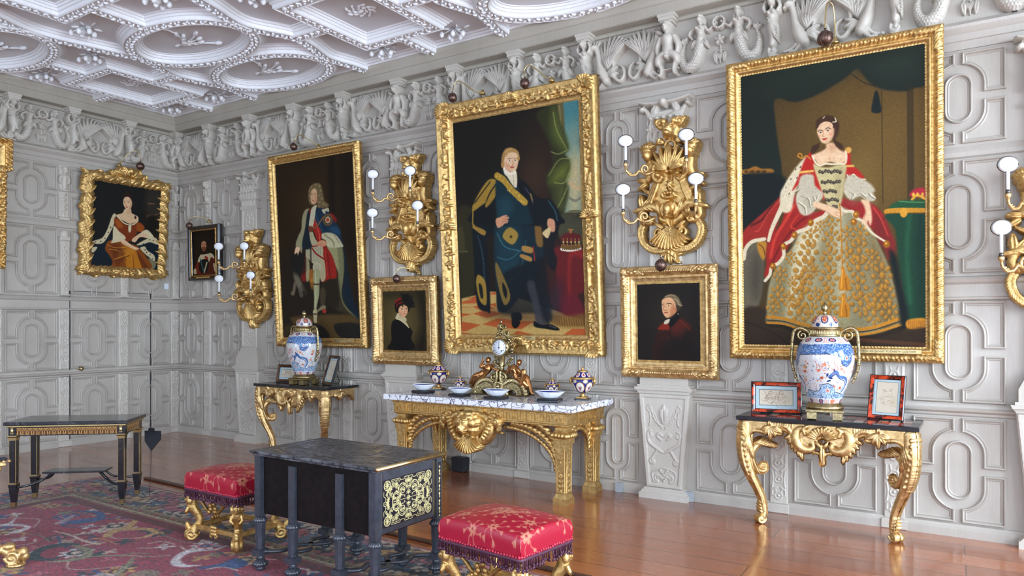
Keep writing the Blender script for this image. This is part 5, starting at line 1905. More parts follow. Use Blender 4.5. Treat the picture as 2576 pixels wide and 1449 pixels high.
def hang(name, label, cat, x0, x1, z0, z1, pic, cv, style, gold, tilt, wall='R', nu=240, d=.006, yb=-.03, grp=None, thick=.05):
    """x0..z1 frame rectangle measured on the wall, cv canvas rectangle, tilt leans the top out"""
    w, h = x1 - x0, z1 - z0
    cx = (x0 + x1) / 2
    t = thing(name, label, cat, (cx, yb, z0) if wall == 'R' else (-yb, cx, z0), 0, grp)
    t.rotation_euler = (tilt, 0, 0 if wall == 'R' else PI / 2)
    b = min(cv[0] - x0, x1 - cv[1], cv[2] - z0, z1 - cv[3])
    frame_relief(w, h, b + .012, style, d).build('frame', gold, t)
    bk = MB(); bk.box(-w / 2 + .012, w / 2 - .012, -thick, .0, .012, h - .012)
    bk.build('stretcher_back', M['gold_dark'] if style != 'plain' else M['panel_black'], t)
    p = paint_pic(pic, nu)
    cw, ch = w - 2 * b, h - 2 * b
    cvm = canvas_mesh('canvas', p, cw, ch, M['canvas'])
    obj('canvas', cvm, t, (-cw / 2, -thick - .003, b))
    return t, b, w, h
def plate(t, x, z, w, h, txt, y=-.08):
    pl = MB().box(-w / 2, w / 2, -.003, 0, -h / 2, h / 2, .001).build('nameplate', M['brass'], t, (x, y, z))
    if txt: obj('lettering', text_mesh('lettering', txt, h * .66, M['black_paint'], .0005), pl, (0, -.0035, 0), (PI / 2, 0, 0))
hang_args = dict()
T1, b1, w1, h1 = hang('portrait_painting', 'full length portrait of a man in long grey wig, blue cloak and red skirts', 'painting', 2.18, 3.68, 1.225, 3.52, 'stan', (2.32, 3.54, 1.336, 3.41), 'leaf2', M['gold'], .06, nu=230)
plate(T1, .42, .085, .3, .028, None)
T2, b2, w2, h2 = hang('portrait_painting', 'tallest portrait, fair haired man in dark blue and gold robes, above the marble table', 'painting', 4.79, 6.58, 1.205, 3.70, 'duke', (5.03, 6.34, 1.40, 3.49), 'rococo', M['gold'], .068, nu=260)
plate(T2, .0, .165, .38, .034, 'DRION, 4th DUKE of DORSET', -.088)
T3, b3, w3, h3 = hang('portrait_painting', 'large portrait of a woman in red robe and gold embroidered gown, rightmost of the paintings', 'painting', 7.69, 9.19, 1.22, 3.575, 'lady', (7.805, 9.075, 1.336, 3.44), 'leaf', M['gold'], .05, nu=300)
plate(T3, .40, .083, .42, .03, 'KNELLER (School)  ELIZABETH COLYEAR', -.082)
obj('number', text_mesh('number', '225', .024, M['bead'], .0005), T3, (-.70, -.086, .035), (PI / 2, 0, 0))
T4, b4, w4, h4 = hang('portrait_painting', 'small gilt framed portrait of a woman in black with a plumed red hat', 'painting', 3.80, 4.705, 1.06, 2.005, 'hat', (3.965, 4.54, 1.225, 1.85), 'gadroon', M['gold_pale'], .04, nu=150, d=.0045, yb=-.06)
plate(T4, 0, .115, .3, .022, None, -.062)
T5, b5, w5, h5 = hang('portrait_painting', 'small gilt framed portrait of a grey haired man in a dark red coat', 'painting', 6.75, 7.61, 1.035, 1.995, 'coat', (6.912, 7.45, 1.19, 1.84), 'gadroon', M['gold_pale'], .035, nu=160, d=.0045, yb=-.06)
T6, b6, w6, h6 = hang('portrait_painting', 'small black framed portrait of a bearded man with lace collar near the corner', 'painting', .41, 1.08, 2.075, 2.805, 'small', (.49, 1.005, 2.135, 2.745), 'plain', M['ebony'], .02, nu=140, d=.0045, thick=.018, yb=-.075)
e = MB().sweep([(-.262, 0, .062), (.262, 0, .062), (.262, 0, .668), (-.262, 0, .668)], [(-.012, .0), (-.008, .01), (.004, .008), (.01, 0)], True, UPW)
e.build('gilt_slip', M['gold_dark'], T6, (0, -.036, 0))
plate(T6, 0, .038, .3, .02, None, -.05)
T7, b7, w7, h7 = hang('portrait_painting', 'portrait of a seated woman in orange gown, crested gilt frame on the left wall', 'painting', -1.345, -.245, 2.12, 3.40, 'seated', (-1.235, -.355, 2.23, 3.29), 'scroll', M['gold'], .075, 'L', nu=220, d=.005)
cr = HF(-.3, .3, 0, .2, .005); cr.mir = True
cr.poly([(0, 0), (.27, 0), (.17, .05), (.1, .12), (.0, .145)], .07, .03)
cr.scroll(.09, .08, .05, 0, 1, 1.3, .018, .06); cr.scroll(.2, .035, .035, 1, -1, 1.3, .014, .05); cr.leaf(.02, .02, 1.0, .14, .03, .03, .07); cr.leaf(.05, .02, .3, .16, .025, .03, .06)
cr.ell(0, .09, .045, .05, .05, .07)
cr.build('crest', M['gold'], T7, (0, -.012, h7 - .02))
ct = HF(-.2, .2, 0, .16, .005); ct.mir = True
ct.poly([(0, .02), (.09, .05), (.17, .11), (.1, .15), (0, .15)], .08, .03); ct.scroll(.06, .09, .04, 2, 1, 1.2, .015, .08); ct.ell(0, .08, .035, .04, .045, .08); ct.leaf(.03, .09, .3, .13, .02, .03, .07)
ct.build('cartouche', M['gold'], T7, (0, -.012, -.055))
# the frame that only shows its right edge
t = thing('gilt_picture', 'carved gilt frame cut off by the left edge, with scroll bracket at its lower shoulder', 'picture frame', (.03, -2.62, 2.12), 0)
t.rotation_euler = (.03, 0, PI / 2)
f = HF(-.5, .5, 0, 1.5, .006)
X, Z = np.meshgrid(f.x, f.z); 
D = np.minimum(np.where(Z > 1.16, .5, .44) - np.abs(X), np.minimum(Z, 1.48 - Z))
tt = np.clip(D / .13, 0, 1)
f.H = np.where((D > 0) & (D < .13), np.interp(tt, [0, .08, .3, .5, .6, .8, 1], [.07, .1, .1, .06, .07, .06, .04]) + .02 * np.exp(-((tt - .3) / .16) ** 2) * np.cos(2 * PI * (X + Z) / .06), f.base)
f.mir = True
f.scroll(.455, 1.13, .035, 0, 1, 1.4, .012, .09)
for q in range(14): f.leaf(.385, 1.08 - .075 * q, 1.2 + .5 * (-1) ** q, .08, .02, .03, .08); f.ell(.42 - .01 * (q % 3), 1.05 - .075 * q, .022, .022, .03, .09)
f.build('frame', M['gold'], t)
MB().box(-.42, .42, -.03, 0, .05, 1.42).build('dark_panel', M['panel_black'], t)

# ---------------------------------------------------------------- picture lights: pierced ball shade on a bent arm
def picture_light(label, ball, base, path, r=.045, wall='R'):
    t = thing('picture_light', label, 'picture light', base, 0, 'ball shaded picture lights')
    B = Vector(ball) - Vector(base)
    m = MB().ball((0, 0, 0), r, r, r * 1.02, 20, 14)
    for i in range(3): m.tube([(r * 1.01 * math.cos(a) * math.cos(i * 1.05), r * 1.01 * math.cos(a) * math.sin(i * 1.05), r * 1.01 * math.sin(a)) for a in np.linspace(0, 2 * PI, 30)], .0022, 5)
    m.tube([(0, 0, r * .9), (0, 0, r * 1.35)], .008, 8)
    m.build('ball_shade', M['copper_ball'], t, B)
    P = spline([B + Vector((0, 0, r * 1.3))] + [Vector(p) - Vector(base) for p in path] + [Vector((0, 0, .012))], 8)
    MB().tube([tuple(p) for p in P], .0055, 8).build('arm', M['brass'], t)
    MB().lathe(0, 0, [(.03, -.012), (.03, 0), (.018, .01), (.02, .022), (.008, .034)], 14).build('base', M['brass'], t)
picture_light('dark ball picture light at the top left corner of the tallest portrait', (5.07, -.36, 3.705), (5.37, -.28, 3.72), [(5.07, -.33, 3.84), (5.12, -.32, 3.87), (5.22, -.31, 3.80), (5.3, -.3, 3.74)])
picture_light('dark ball picture light at the middle top of the tallest portrait', (5.88, -.33, 3.708), (6.14, -.29, 3.70), [(5.88, -.33, 3.84), (5.93, -.32, 3.87), (6.02, -.31, 3.80), (6.08, -.3, 3.74)])
picture_light('small ball picture light over the portrait of the wigged man', (2.73, -.31, 3.545), (3.0, -.18, 3.53), [(2.74, -.29, 3.64), (2.79, -.28, 3.68), (2.9, -.25, 3.62)], .042)
picture_light('small ball picture light over the portrait of the woman in a plumed hat', (4.25, -.25, 1.97), (4.39, -.05, 2.03), [(4.25, -.24, 2.06), (4.28, -.2, 2.09), (4.34, -.1, 2.07)], .042)
picture_light('grey ball picture light over the portrait of the man in dark red coat', (7.17, -.27, 1.985), (7.25, -.06, 2.02), [(7.18, -.26, 2.07), (7.2, -.2, 2.09), (7.24, -.1, 2.05)], .05)
picture_light('dark ball picture light above the portrait of the woman in the red robe', (8.44, -.27, 3.60), (8.49, -.15, 3.60), [(8.44, -.27, 3.72), (8.45, -.25, 3.86), (8.48, -.2, 3.86), (8.49, -.16, 3.74)], .055)
picture_light('dark ball picture light over the black framed portrait near the corner', (.58, -.215, 2.80), (.80, -.07, 2.85), [(.60, -.21, 2.88), (.66, -.18, 2.92), (.75, -.11, 2.90)], .042)
picture_light('brown ball picture light over the crested portrait on the left wall', (.35, -.75, 3.518), (.13, -.90, 3.53), [(.345, -.75, 3.62), (.33, -.77, 3.70), (.25, -.83, 3.69), (.19, -.88, 3.6)], .05)

# ---------------------------------------------------------------- gilt sconces
def sconce_body():
    f = HF(-.33, .33, -.02, 1.27, .0048)
    f.mir = True
    f.poly([(0, .30), (.12, .36), (.15, .5), (.17, .7), (.12, .84), (.05, .9), (0, .9)], .05, .03)
    # mask at the top
    f.poly([(0, 1.04), (.07, 1.06), (.09, 1.13), (.11, 1.22), (.06, 1.235), (0, 1.22)], .07, .03)
    f.leaf(.07, 1.15, .9, .11, .03, .04, .05); f.leaf(.06, 1.06, -.5, .08, .025, .03, .05); f.scroll(.085, 1.2, .03, 0, 1, 1.2, .012, .08); f.scroll(.075, 1.04, .028, 1, -1, 1.2, .011, .07)
    f.ell(.03, 1.16, .02, .016, .04, .11); f.ell(.045, 1.20, .026, .03, .04, .08)
    # busts at the shoulders
    f.ell(.19, .93, .045, .06, .10, .05); f.ell(.2, .965, .055, .045, .10, .04); f.ell(.222, .92, .012, .012, .03, .1)
    for q in range(6): f.leaf(.19, .965, .4 + q * .42, .08, .018, .05, .08)
    f.ell(.17, 1.03, .02, .022, .06, .05)
    f.limb([(.18, .88), (.17, .8), (.2, .73)], [.035, .045, .03], .05)
    # leaves springing from the middle
    for a, ln in ((1.35, .2), (1.0, .2), (.65, .19), (.3, .16), (-.1, .12)): f.leaf(.01, .80, a, ln, .024, .05, .08, .3, .25)
    f.limb([(.02, .78), (.06, .85), (.12, .84), (.14, .76), (.1, .70), (.06, .73)], [.02, .026, .026, .022, .018, .016], .08)
    f.ell(.085, .745, .026, .026, .05, .10)
    # hanging drapery
    for k in range(3): f.limb([(.09 + .018 * k, .71), (.12 + .022 * k, .62), (.16 + .02 * k, .53), (.19 + .012 * k, .47)], [.012, .016, .014, .01], .075 - .008 * k)
    f.leaf(.2, .72, .1, .1, .03, .04, .05); f.leaf(.21, .70, -.6, .1, .025, .03, .05); f.leaf(.16, .6, .5, .1, .02, .03, .05)
    # scrolled wings at mid height
    f.limb([(.05, .40), (.1, .46), (.17, .50), (.24, .47), (.26, .40), (.22, .35), (.18, .38)], [.02, .03, .034, .03, .026, .02, .014], .06)
    for k in range(6): f.leaf(.08 + .03 * k, .44 + .008 * k, 1.2 - .28 * k, .11, .02, .04, .06)
    f.leaf(.25, .49, 1.5, .12, .03, .05, .05); f.leaf(.24, .49, 2.2, .09, .024, .04, .05)
    f.scroll(.19, .37, .045, 0, 1, 1.3, .014, .08)
    # wreath of laurel
    G_ = spline([(.24, .36), (.265, .28), (.24, .19), (.17, .13), (.08, .12), (0, .14)], 5)
    for k in range(len(G_) - 1):
        a = math.atan2(G_[k + 1][1] - G_[k][1], G_[k + 1][0] - G_[k][0])
        f.leaf(G_[k][0], G_[k][1], a + .55, .055, .014, .026, .045); f.leaf(G_[k][0], G_[k][1], a - .55, .055, .014, .026, .045)
    f.limb(G_, .012, .035, sp=False)
    # lower scrolls, shell and drop
    f.scroll(.1, .27, .055, PI, 1, 1.3, .014, .05); f.leaf(.06, .30, .6, .1, .02, .03, .05); f.leaf(.03, .07, .2, .08, .02, .03, .03)
    f.mir = False
    f.fan(0, .33, -PI / 2, .95, .22, 13, .06, .05, .1); f.leaf(0, .14, -PI / 2, .15, .035, .05, .03); f.leaf(-.02, .1, -PI / 2 - .3, .1, .022, .04, .03); f.leaf(.02, .1, -PI / 2 + .3, .1, .022, .04, .03)
    f.ell(0, 1.125, .05, .06, .07, .09); f.ell(0, 1.09, .032, .026, .05, .13); f.ell(-.02, 1.14, .009, .007, .02, .14); f.ell(.02, 1.14, .009, .007, .02, .14)
    f.limb(arc(0, 1.0, .045, 0, 2 * PI, 24), .012, .05, sp=False)
    for k in range(8): f.limb([(0, .665), (.035 * math.cos(k * PI / 4), .665 + .045 * math.sin(k * PI / 4))], [.007, .002], .09, sp=False)
    for k in range(5): f.ell(-.05 + .025 * k, .585 + .008 * math.cos(k - 2), .015, .022, .04, .09)
    f.limb([(-.06, .565), (0, .555), (.06, .565)], .012, .1)
    # face
    f.ell(0, .47, .055, .06, .06, .07); f.ell(0, .45, .04, .062, .075, .09); f.limb([(0, .475), (0, .445)], [.007, .012], .155)
    f.ell(0, .415, .018, .007, .012, .155); f.ell(0, .395, .016, .012, .02, .14)
    for s_ in (-1, 1): f.ell(s_ * .018, .467, .012, .006, .012, .148); f.limb([(s_ * .05, .5), (s_ * .065, .46), (s_ * .05, .41)], .014, .09)
    return f.mesh('carved_body', M['gold'])
def sconce_arm():
    mb = MB()
    P2 = [(.10 + r[0], r[1]) for r in spiral(0, 0, .008, .045, 1.35, PI * .2, 22, -1)]
    P2 += [(.165, -.02), (.20, -.058), (.25, -.062), (.285, -.03), (.292, .012)]
    P2 = [(0, -.01), (.03, -.035), (.07, -.05)] and P2
    r = list(np.linspace(.006, .012, 23)) + [.012, .012, .011, .01, .009]
    mb.tube([(a, 0, b) for a, b in P2], r, 8)
    mb.tube([(0, 0, .0), (.03, 0, -.02), (.06, 0, -.035), (.1, 0, -.045)], [.014, .012, .011, .011], 8)
    mb.lathe(.292, 0, [(.004, .0), (.016, .01), (.02, .028), (.013, .04)], 12)
    for k in range(5): mb.ball((.18 + .02 * k, 0, -.045 - .012 * math.sin(k)), .014, .008, .008, 7, 5)
    return mb.mesh('arm', M['gold_pale'])
SB, SA = sconce_body(), sconce_arm()
CS = MB().lathe(0, 0, [(.011, 0), (.011, .15)], 12).mesh('candle_sleeve', M['white_tube'])
CS2 = MB().lathe(0, 0, [(.017, -.012), (.0125, .004), (.0125, .014)], 12).mesh('socket', M['pewter'])
sm = MB().ball((0, 0, 0), .046, .02, .036, 18, 10)
rim = MB().tube([(.047 * math.cos(a), -.004, .037 * math.sin(a)) for a in np.linspace(0, 2 * PI, 31)], .0045, 6)
rim.ball((0, .006, 0), .048, .012, .038, 16, 8)
SHM = sm.mesh('shade', M['lens_white']); RIM = rim.mesh('shade_rim', M['pewter'])
def sconce(label, x, z):
    t = thing('wall_sconce', label, 'wall light', (x, -.055, z), 0, 'carved gilt wall sconces')
    obj('carved_body', SB, t)
    for sx, zz, ax, ay in ((-1, .80, .16, -.22), (1, .77, .12, -.26), (-1, .40, .20, -.2), (1, .42, .20, -.24)):
        root = (sx * .12, -.08, zz)
        ang = math.atan2(ay, sx * ax)
        a = obj('arm', SA, t, root, (0, 0, ang))
        cs = obj('candle_sleeve', CS, a, (.292, 0, .045))
        obj('socket', CS2, cs, (0, 0, 0))
        sh = obj('shade', SHM, a, (.292, 0, .222), (.12, 0, -ang + (.45 if sx < 0 else .3))); sh.scale = (1.3, 1.3, 1.3)
        obj('shade_rim', RIM, sh, (0, .004, 0))
sconce('gilt four light sconce on the pilaster beside the black framed portrait', 1.72, 1.44)
sconce('gilt four light sconce above the portrait of the woman in a plumed hat', 4.32, 2.05)
sconce('gilt four light sconce above the portrait of the man in the dark red coat', 7.19, 2.01)
sconce('gilt sconce with white shades, cut off by the right edge of the view', 9.84, 1.50)
sw = tag(MB().box(-.03, .03, -.012, 0, -.04, .04, .003).build('light_switch', M['switch'], None, (.012, -.19, 2.01), (0, 0, PI / 2)), 'small white plate on the left wall below the crested portrait', 'switch')
# ---------------------------------------------------------------- furniture
def remesh(o, size):
    m = o.modifiers.new('fuse', 'REMESH'); m.mode = 'VOXEL'; m.voxel_size = size; m.use_smooth_shade = True
    return o
def rococo_leg():
    """leg for the right-hand corner, outer side towards +x; z 0..0.78"""
    f = HF(-.15, .17, 0, .785, .0045)
    f.limb([(.09, .75), (.10, .66), (.10, .56), (.085, .47), (.055, .38), (.01, .29), (-.035, .19), (-.055, .10), (-.045, .035)], [.05, .05, .045, .042, .036, .03, .026, .022, .022], 0, 1.0)
    f.limb([(.12, .76), (.135, .66), (.135, .56), (.118, .46), (.085, .37)], [.012, .013, .013, .012, .008], .025)
    for q in range(9): f.ell(.135 - .0009 * q * q, .72 - .04 * q, .012, .016, .018, .03)
    f.limb([(.05, .74), (.06, .64), (.06, .55), (.04, .46), (.0, .38)], [.012, .012, .012, .011, .008], .03)
    f.limb([(.09, .42), (.03, .30), (-.02, .19), (-.042, .09)], [.008, .009, .008, .006], .025)
    f.limb([(-.07, .62), (-.01, .60), (.045, .545), (.05, .47), (.01, .41), (-.045, .39), (-.075, .41)], [.014, .022, .03, .032, .026, .018, .012], .0, 1.1)
    f.scroll(-.055, .425, .028, 0, 1, 1.1, .012, .0)
    for q in range(6): f.leaf(.03 - .022 * q, .60 - .004 * q, 2.6 + .1 * q, .09, .018, .035, .01)
    for q in range(5): f.leaf(.08, .70 - .02 * q, -1.2 - .15 * q, .13, .02, .03, .03)
    f.ell(-.02, .035, .035, .035, .04, 0); f.scroll(-.02, .036, .034, PI, 1, 1.3, .01, .03)
    for q in range(4): f.leaf(-.045, .07 + .022 * q, .7, .05, .011, .03, .0)
    return f
def apron_relief(w, side=False):
    f = HF(-w / 2, w / 2, -.30, 0, .0045)
    f.mir = True
    h = w / 2
    if side:
        f.poly([(0, 0), (h, 0), (h, -.13), (h * .7, -.07), (h * .3, -.06), (0, -.09)], .02, .008)
        f.scroll(h * .35, -.06, .035, 0, 1, 1.3, .012, .01); f.leaf(.0, -.04, -.5, .09, .02, .03, .015); f.leaf(0, -.03, -PI / 2, .1, .022, .03, .01); f.limb([(h * .95, -.14), (h * .7, -.08), (h * .3, -.065), (.01, -.1)], .01, .01)
        f.mir = False
        return f
    f.poly([(0, 0), (h, 0), (h, -.14), (h * .86, -.075), (h * .7, -.07), (h * .62, -.12), (h * .52, -.06), (h * .40, -.09), (h * .3, -.16), (.1, -.16), (0, -.1)], .02, .008)
    f.limb([(h, -.15), (h * .93, -.10), (h * .86, -.08), (h * .76, -.085)], [.016, .013, .012, .01], .008)
    # hanging ornaments
    x = h * .66
    for a, l in ((-1.57, .1), (-2.1, .08), (-1.0, .08), (-2.7, .09), (-.4, .07), (1.5, .05)): f.leaf(x, -.04, a, l, .018, .032, .015)
    f.scroll(h * .54, -.075, .025, 0, -1, 1.1, .01, .012)
    f.limb([(h * .62, -.05), (h * .52, -.03), (h * .44, -.04), (h * .38, -.09), (h * .42, -.12)], [.01, .014, .016, .013, .01], .015)
    for q in range(7): f.limb([(h * .56 - .016 * q, -.015), (h * .56 - .016 * q, -.04)], .006, .02)
    # two great scrolls
    f.limb([(.1, -.03), (.155, -.045), (.175, -.10), (.15, -.165), (.095, -.185), (.06, -.165), (.066, -.135), (.09, -.14)], [.014, .024, .034, .036, .03, .02, .015, .01], .01, 1.1)
    f.limb([(.2, -.04), (.215, -.1), (.19, -.17), (.13, -.215)], [.01, .014, .014, .01], .012)
    for q in range(6): f.leaf(.2 - .012 * q, -.09 - .024 * q, -.5 - .25 * q, .06, .014, .025, .01)
    f.limb([(.10, -.02), (.12, -.04), (.11, -.075)], .012, .04)
    f.limb([(.012, -.28), (.016, -.22), (.045, -.2), (.06, -.21)], [.008, .009, .008, .006], .01)
    f.mir = False
    f.fan(0, -.115, PI / 2, 1.35, .1, 11, .05, .02, .35)
    f.leaf(0, -.14, -PI / 2, .15, .02, .03, .01); f.leaf(-.01, -.17, PI / 2 + .5, .06, .013, .03, .015); f.leaf(.01, -.17, PI / 2 - .5, .06, .013, .03, .015)
    f.limb([(0, -.15), (0, -.29)], [.012, .009], .01)
    return f
LEGM = rococo_leg().mesh('leg', M['gold_pale'], True)
APM = apron_relief(1.06).mesh('apron', M['gold_pale'], True)
APS = apron_relief(.42, True).mesh('side_apron', M['gold_pale'], True)
def inlaid_top(w, d, seed):
    rg = np.random.RandomState(seed)
    p = Paint(180, 80, d / w, (16, 15, 18))
    pal = [(170, 60, 40), (196, 190, 184), (120, 40, 34), (150, 140, 140), (206, 170, 150), (90, 84, 90), (190, 120, 96), (70, 60, 66), (186, 176, 160)]
    n = 15; s = .93 / n; m = int((d / w - .07) / s)
    for i in range(n):
        for j in range(m):
            u0 = .035 + i * s; v0 = .035 + j * s * 1.02
            c = pal[rg.randint(len(pal))]
            p.poly(c, [(u0 + .004, v0 + .004), (u0 + s - .004, v0 + .004), (u0 + s - .004, v0 + s - .004), (u0 + .004, v0 + s - .004)], .003, 1, 0)
            for q in range(3): p.ell([x * .7 for x in c], u0 + s * rg.rand(), v0 + s * rg.rand(), .008, .004, rg.rand() * 3, .6, .6)
    return p
def console(label, x0, x1, y0, tiles):
    w = x1 - x0; cx = (x0 + x1) / 2; d = -y0 - .03
    t = thing('console_table', label, 'table', (cx, -.045, 0))
    top = MB().box(-w / 2, w / 2, -d, 0, .78, .81, .004).build('table_top', M['black_stone'], t)
    if tiles:
        p = inlaid_top(w, d, 4)
        X, Y = np.meshgrid(np.linspace(-w / 2 + .006, w / 2 - .006, p.nu), np.linspace(-.006, -d + .006, p.nv))
        me = grid_mesh('stone_inlay', np.stack([X.ravel(), Y.ravel(), X.ravel() * 0 + .8108], 1), p.nu, p.nv, M['porcelain'])
        p.to(me); obj('stone_inlay', me, top)
    fr = MB().box(-w / 2 + .07, w / 2 - .07, -d + .05, 0, .70, .78); fr.box(-w / 2 + .03, w / 2 - .03, -d + .03, -.0, .762, .78)
    fr.build('carcass', M['gold_pale'], t)
    a = obj('apron', APM, t, (0, -d + .035, .785)); a.scale = ((w - .12) / 1.06, 1, 1)
    for s in (-1, 1):
        l = obj('leg', LEGM, t, (s * (w / 2 - .125), -d + .115, 0), (0, 0, -s * .68)); l.scale = (s, 1.15, 1)
        q = obj('side_apron', APS, t, (s * (w / 2 - .045), -d / 2, .785), (0, 0, s * PI / 2)); q.scale = (d * .86 / .42, 1, 1)
    return t
console('gilt scroll legged table with a tile patterned black top, at the right', 7.86, 9.06, -.51, True)
console('gilt scroll legged table with a plain black top, below the portrait of the wigged man', 2.33, 3.50, -.54, False)

# ------- marble topped table
t = thing('marble_table', 'large carved gilt table with a white and grey veined marble top and lion mask', 'table', (5.62, -.05, 0))
MB().box(-1.02, 1.02, -.78, 0, .775, .83, .006).build('marble_top', M['marble'], t)
def fluted(mb, x0, x1, y, z0, z1, ax, out):
    """row of upright reeds standing out of a rail"""
    n = max(2, int(abs(x1 - x0) / .028))
    for i in range(n):
        c = x0 + (x1 - x0) * (i + .5) / n
        if ax == 'x': mb.box(c - .008, c + .008, y - .008, y, z0, z1, .003)
        else: mb.box(y - .008 * (out < 0), y + .008 * (out > 0), c - .008, c + .008, z0, z1, .003)
fr = MB()
fr.box(-.96, .96, -.735, -.02, .755, .776, .004); fr.box(-.93, .93, -.705, -.03, .665, .757); fr.box(-.945, .945, -.72, -.03, .648, .668, .005)
for a, b in ((-.80, -.12), (.12, .80)): fluted(fr, a, b, -.705, .68, .742, 'x', -1)
for s in (-1, 1): fluted(fr, -.60, -.16, s * .93, .68, .742, 'y', s)
fr.box(-.1, .1, -.73, -.6, .655, .76, .004)
for i in range(62): fr.ball((-.945 + .031 * i, -.738, .766), .012, .007, .009, 6, 4)
for s in (-1, 1):
    for i in range(22): fr.ball((s * .962, -.72 + .031 * i, .766), .007, .012, .009, 6, 4)
fr.build('frieze_rail', M['gold'], t)
def leg_ornament():
    f = HF(-.045, .045, 0, .40, .004); b = 0
    f.rect(-.042, .042, 0, .40, .006, .003); f.H[(np.abs(f.x)[None, :] < .034) & (f.z[:, None] > .008) & (f.z[:, None] < .392)] = .0015
    f.limb(arc(0, .2, .026, 0, 2 * PI, 20), .005, b, sp=False)
    for q in range(6): f.ell(.012 * math.cos(q * PI / 3), .2 + .012 * math.sin(q * PI / 3), .006, .006, .006, b)
    f.mir = True
    for z in (.27, .31, .345, .04, .08, .12): f.leaf(.002, z, 1.0, .036, .008, .007, b)
    f.mir = False
    for z in (.37, .255, .15, .02): f.ell(0, z, .007, .011, .008, b)
    f.limb([(0, .24), (0, .38)], .004, b); f.limb([(0, .02), (0, .16)], .004, b)
    return f.mesh('leg_ornament', M['gold'])
LO = leg_ornament()
lg = MB()
lg.stack(0, 0, [(0, .066, .066), (.05, .066, .066), (.055, .062, .062), (.085, .05, .05), (.09, .047, .047), (.50, .055, .055), (.505, .066, .066), (.55, .068, .068)], 4)
lg.gadroon(0, 0, [(.548, .07), (.556, .092), (.575, .10), (.592, .092), (.602, .07)], 20, .12, 6, 5)
lg.stack(0, 0, [(.598, .066, .066), (.615, .052, .052), (.635, .052, .052), (.65, .07, .07), (.668, .075, .075), (.756, .078, .078)], 4)
LGM = lg.mesh('leg', M['gold'])
for sx in (-1, 1):
    for y in (-.645, -.11):
        l = obj('leg', LGM, t, (sx * .865, y, 0))
        obj('leg_ornament', LO, l, (0, -.049, .095))
        obj('leg_ornament', LO, l, (.049, 0, .095), (0, 0, PI / 2))
        if y < -.5:
            f = MB(); fluted(f, -.055, .055, -.078, .68, .742, 'x', -1)
            f.prism([(-.06, .505), (.06, .505), (.06, .46), (.03, .46), (.02, .43), (0, .42), (-.02, .43), (-.03, .46), (-.06, .46)], -.062, -.048)
            f.build('leg_ornament', M['gold'], l)
def rope(mb, pts, r, tw=34, n=16, depth=.25):
    P = spline(pts, 14)
    V = []; F = []; L = 0
    for i, p in enumerate(P):
        if i: L += math.dist(P[i], P[i - 1])
        a, b = P[max(i - 1, 0)], P[min(i + 1, len(P) - 1)]
        tx, tz = b[0] - a[0], b[1] - a[1]; q = math.hypot(tx, tz) or 1
        nx, nz = -tz / q, tx / q
        for k in range(n):
            th = 2 * PI * k / n
            rr = r * (1 - depth + depth * abs(math.cos(L * tw * 2 + th)))
            V.append((p[0] + nx * rr * math.cos(th), rr * math.sin(th), p[1] + nz * rr * math.cos(th)))
    for j in range(len(P) - 1):
        for i in range(n):
            i2 = (i + 1) % n
            F.append((j * n + i, j * n + i2, (j + 1) * n + i2, (j + 1) * n + i))
    F.append(tuple(range(n - 1, -1, -1))); F.append(tuple((len(P) - 1) * n + i for i in range(n)))
    mb.add(V, F, True)
def bracket(w, h, nm):
    """quarter arch from (0,-h) at the leg to (w,0) at the crown; three corded bands"""
    mb = MB()
    for r, k, tw in ((.018, 1.0, 46), (.026, .84, 36), (.032, .66, 30)):
        rope(mb, [(w - w * k * math.cos(a) - w * (1 - k), -h * (1 - (1 - k) * .0) + h * math.sin(a) * (1.0) - (1 - k) * .0) if 0 else
                  (w - w * math.cos(a), -h + h * math.sin(a)) for a in np.linspace(0, PI / 2, 9)] if k == 1.0 else
             [((w - w * math.cos(a)) * k + .0, -h * k + h * k * math.sin(a) + (1 - k) * .22) for a in np.linspace(.05, PI / 2, 9)], r, tw)
    return mb.mesh(nm, M['gold'])
BRM = bracket(.52, .33, 'arched_bracket'); BRS = bracket(.22, .2, 'arched_bracket')
for s in (-1, 1):
    o = obj('arched_bracket', BRM, t, (s * -.80, -.66, .60)); o.scale = (s, 1, 1)
    for s2 in (-1, 1):
        o = obj('arched_bracket', BRS, t, (s * .865, -.38 + s2 * .20, .60), (0, 0, -s2 * PI / 2))
c = HF(-.34, .34, -.38, .03, .0045); c.mir = True
c.limb([(.08, .0), (.16, -.02), (.215, -.07), (.21, -.15), (.16, -.225), (.10, -.235), (.075, -.2), (.10, -.17)], [.03, .036, .04, .038, .034, .028, .02, .014], .02, 1.1)
c.poly([(0, 0), (.16, -.01), (.19, -.1), (.1, -.2), (0, -.22)], .05, .02)
c.scroll(.235, -.03, .042, 0, 1, 1.3, .016, .03); c.ell(.285, -.055, .045, .06, .06, .01); c.scroll(.285, -.055, .035, PI, -1, 1.2, .012, .06)
for q in range(5): c.leaf(.30, -.08, -.2 - .35 * q, .08, .016, .03, .02)
for q in range(7): c.leaf(.2 - .01 * q, -.04 - .025 * q, -.1 - .25 * q, .06, .014, .04, .05)
c.ell(.045, -.02, .045, .035, .06, .10); c.ell(.07, -.07, .045, .05, .05, .10); c.ell(.06, -.13, .045, .04, .045, .09); c.ell(.035, .01, .035, .025, .05, .10); c.ell(.075, .015, .022, .022, .05, .07)
c.mir = False
c.ell(0, -.07, .06, .075, .08, .11); c.ell(0, -.115, .036, .04, .06, .15); c.ell(0, -.1, .014, .022, .03, .19)
for s in (-1, 1): c.ell(s * .028, -.055, .012, .009, .014, .18); c.ell(s * .03, -.035, .024, .01, .024, .17)
c.limb([(-.03, -.135), (0, -.128), (.03, -.135)], .006, .2); c.ell(0, -.15, .026, .02, .03, .15)
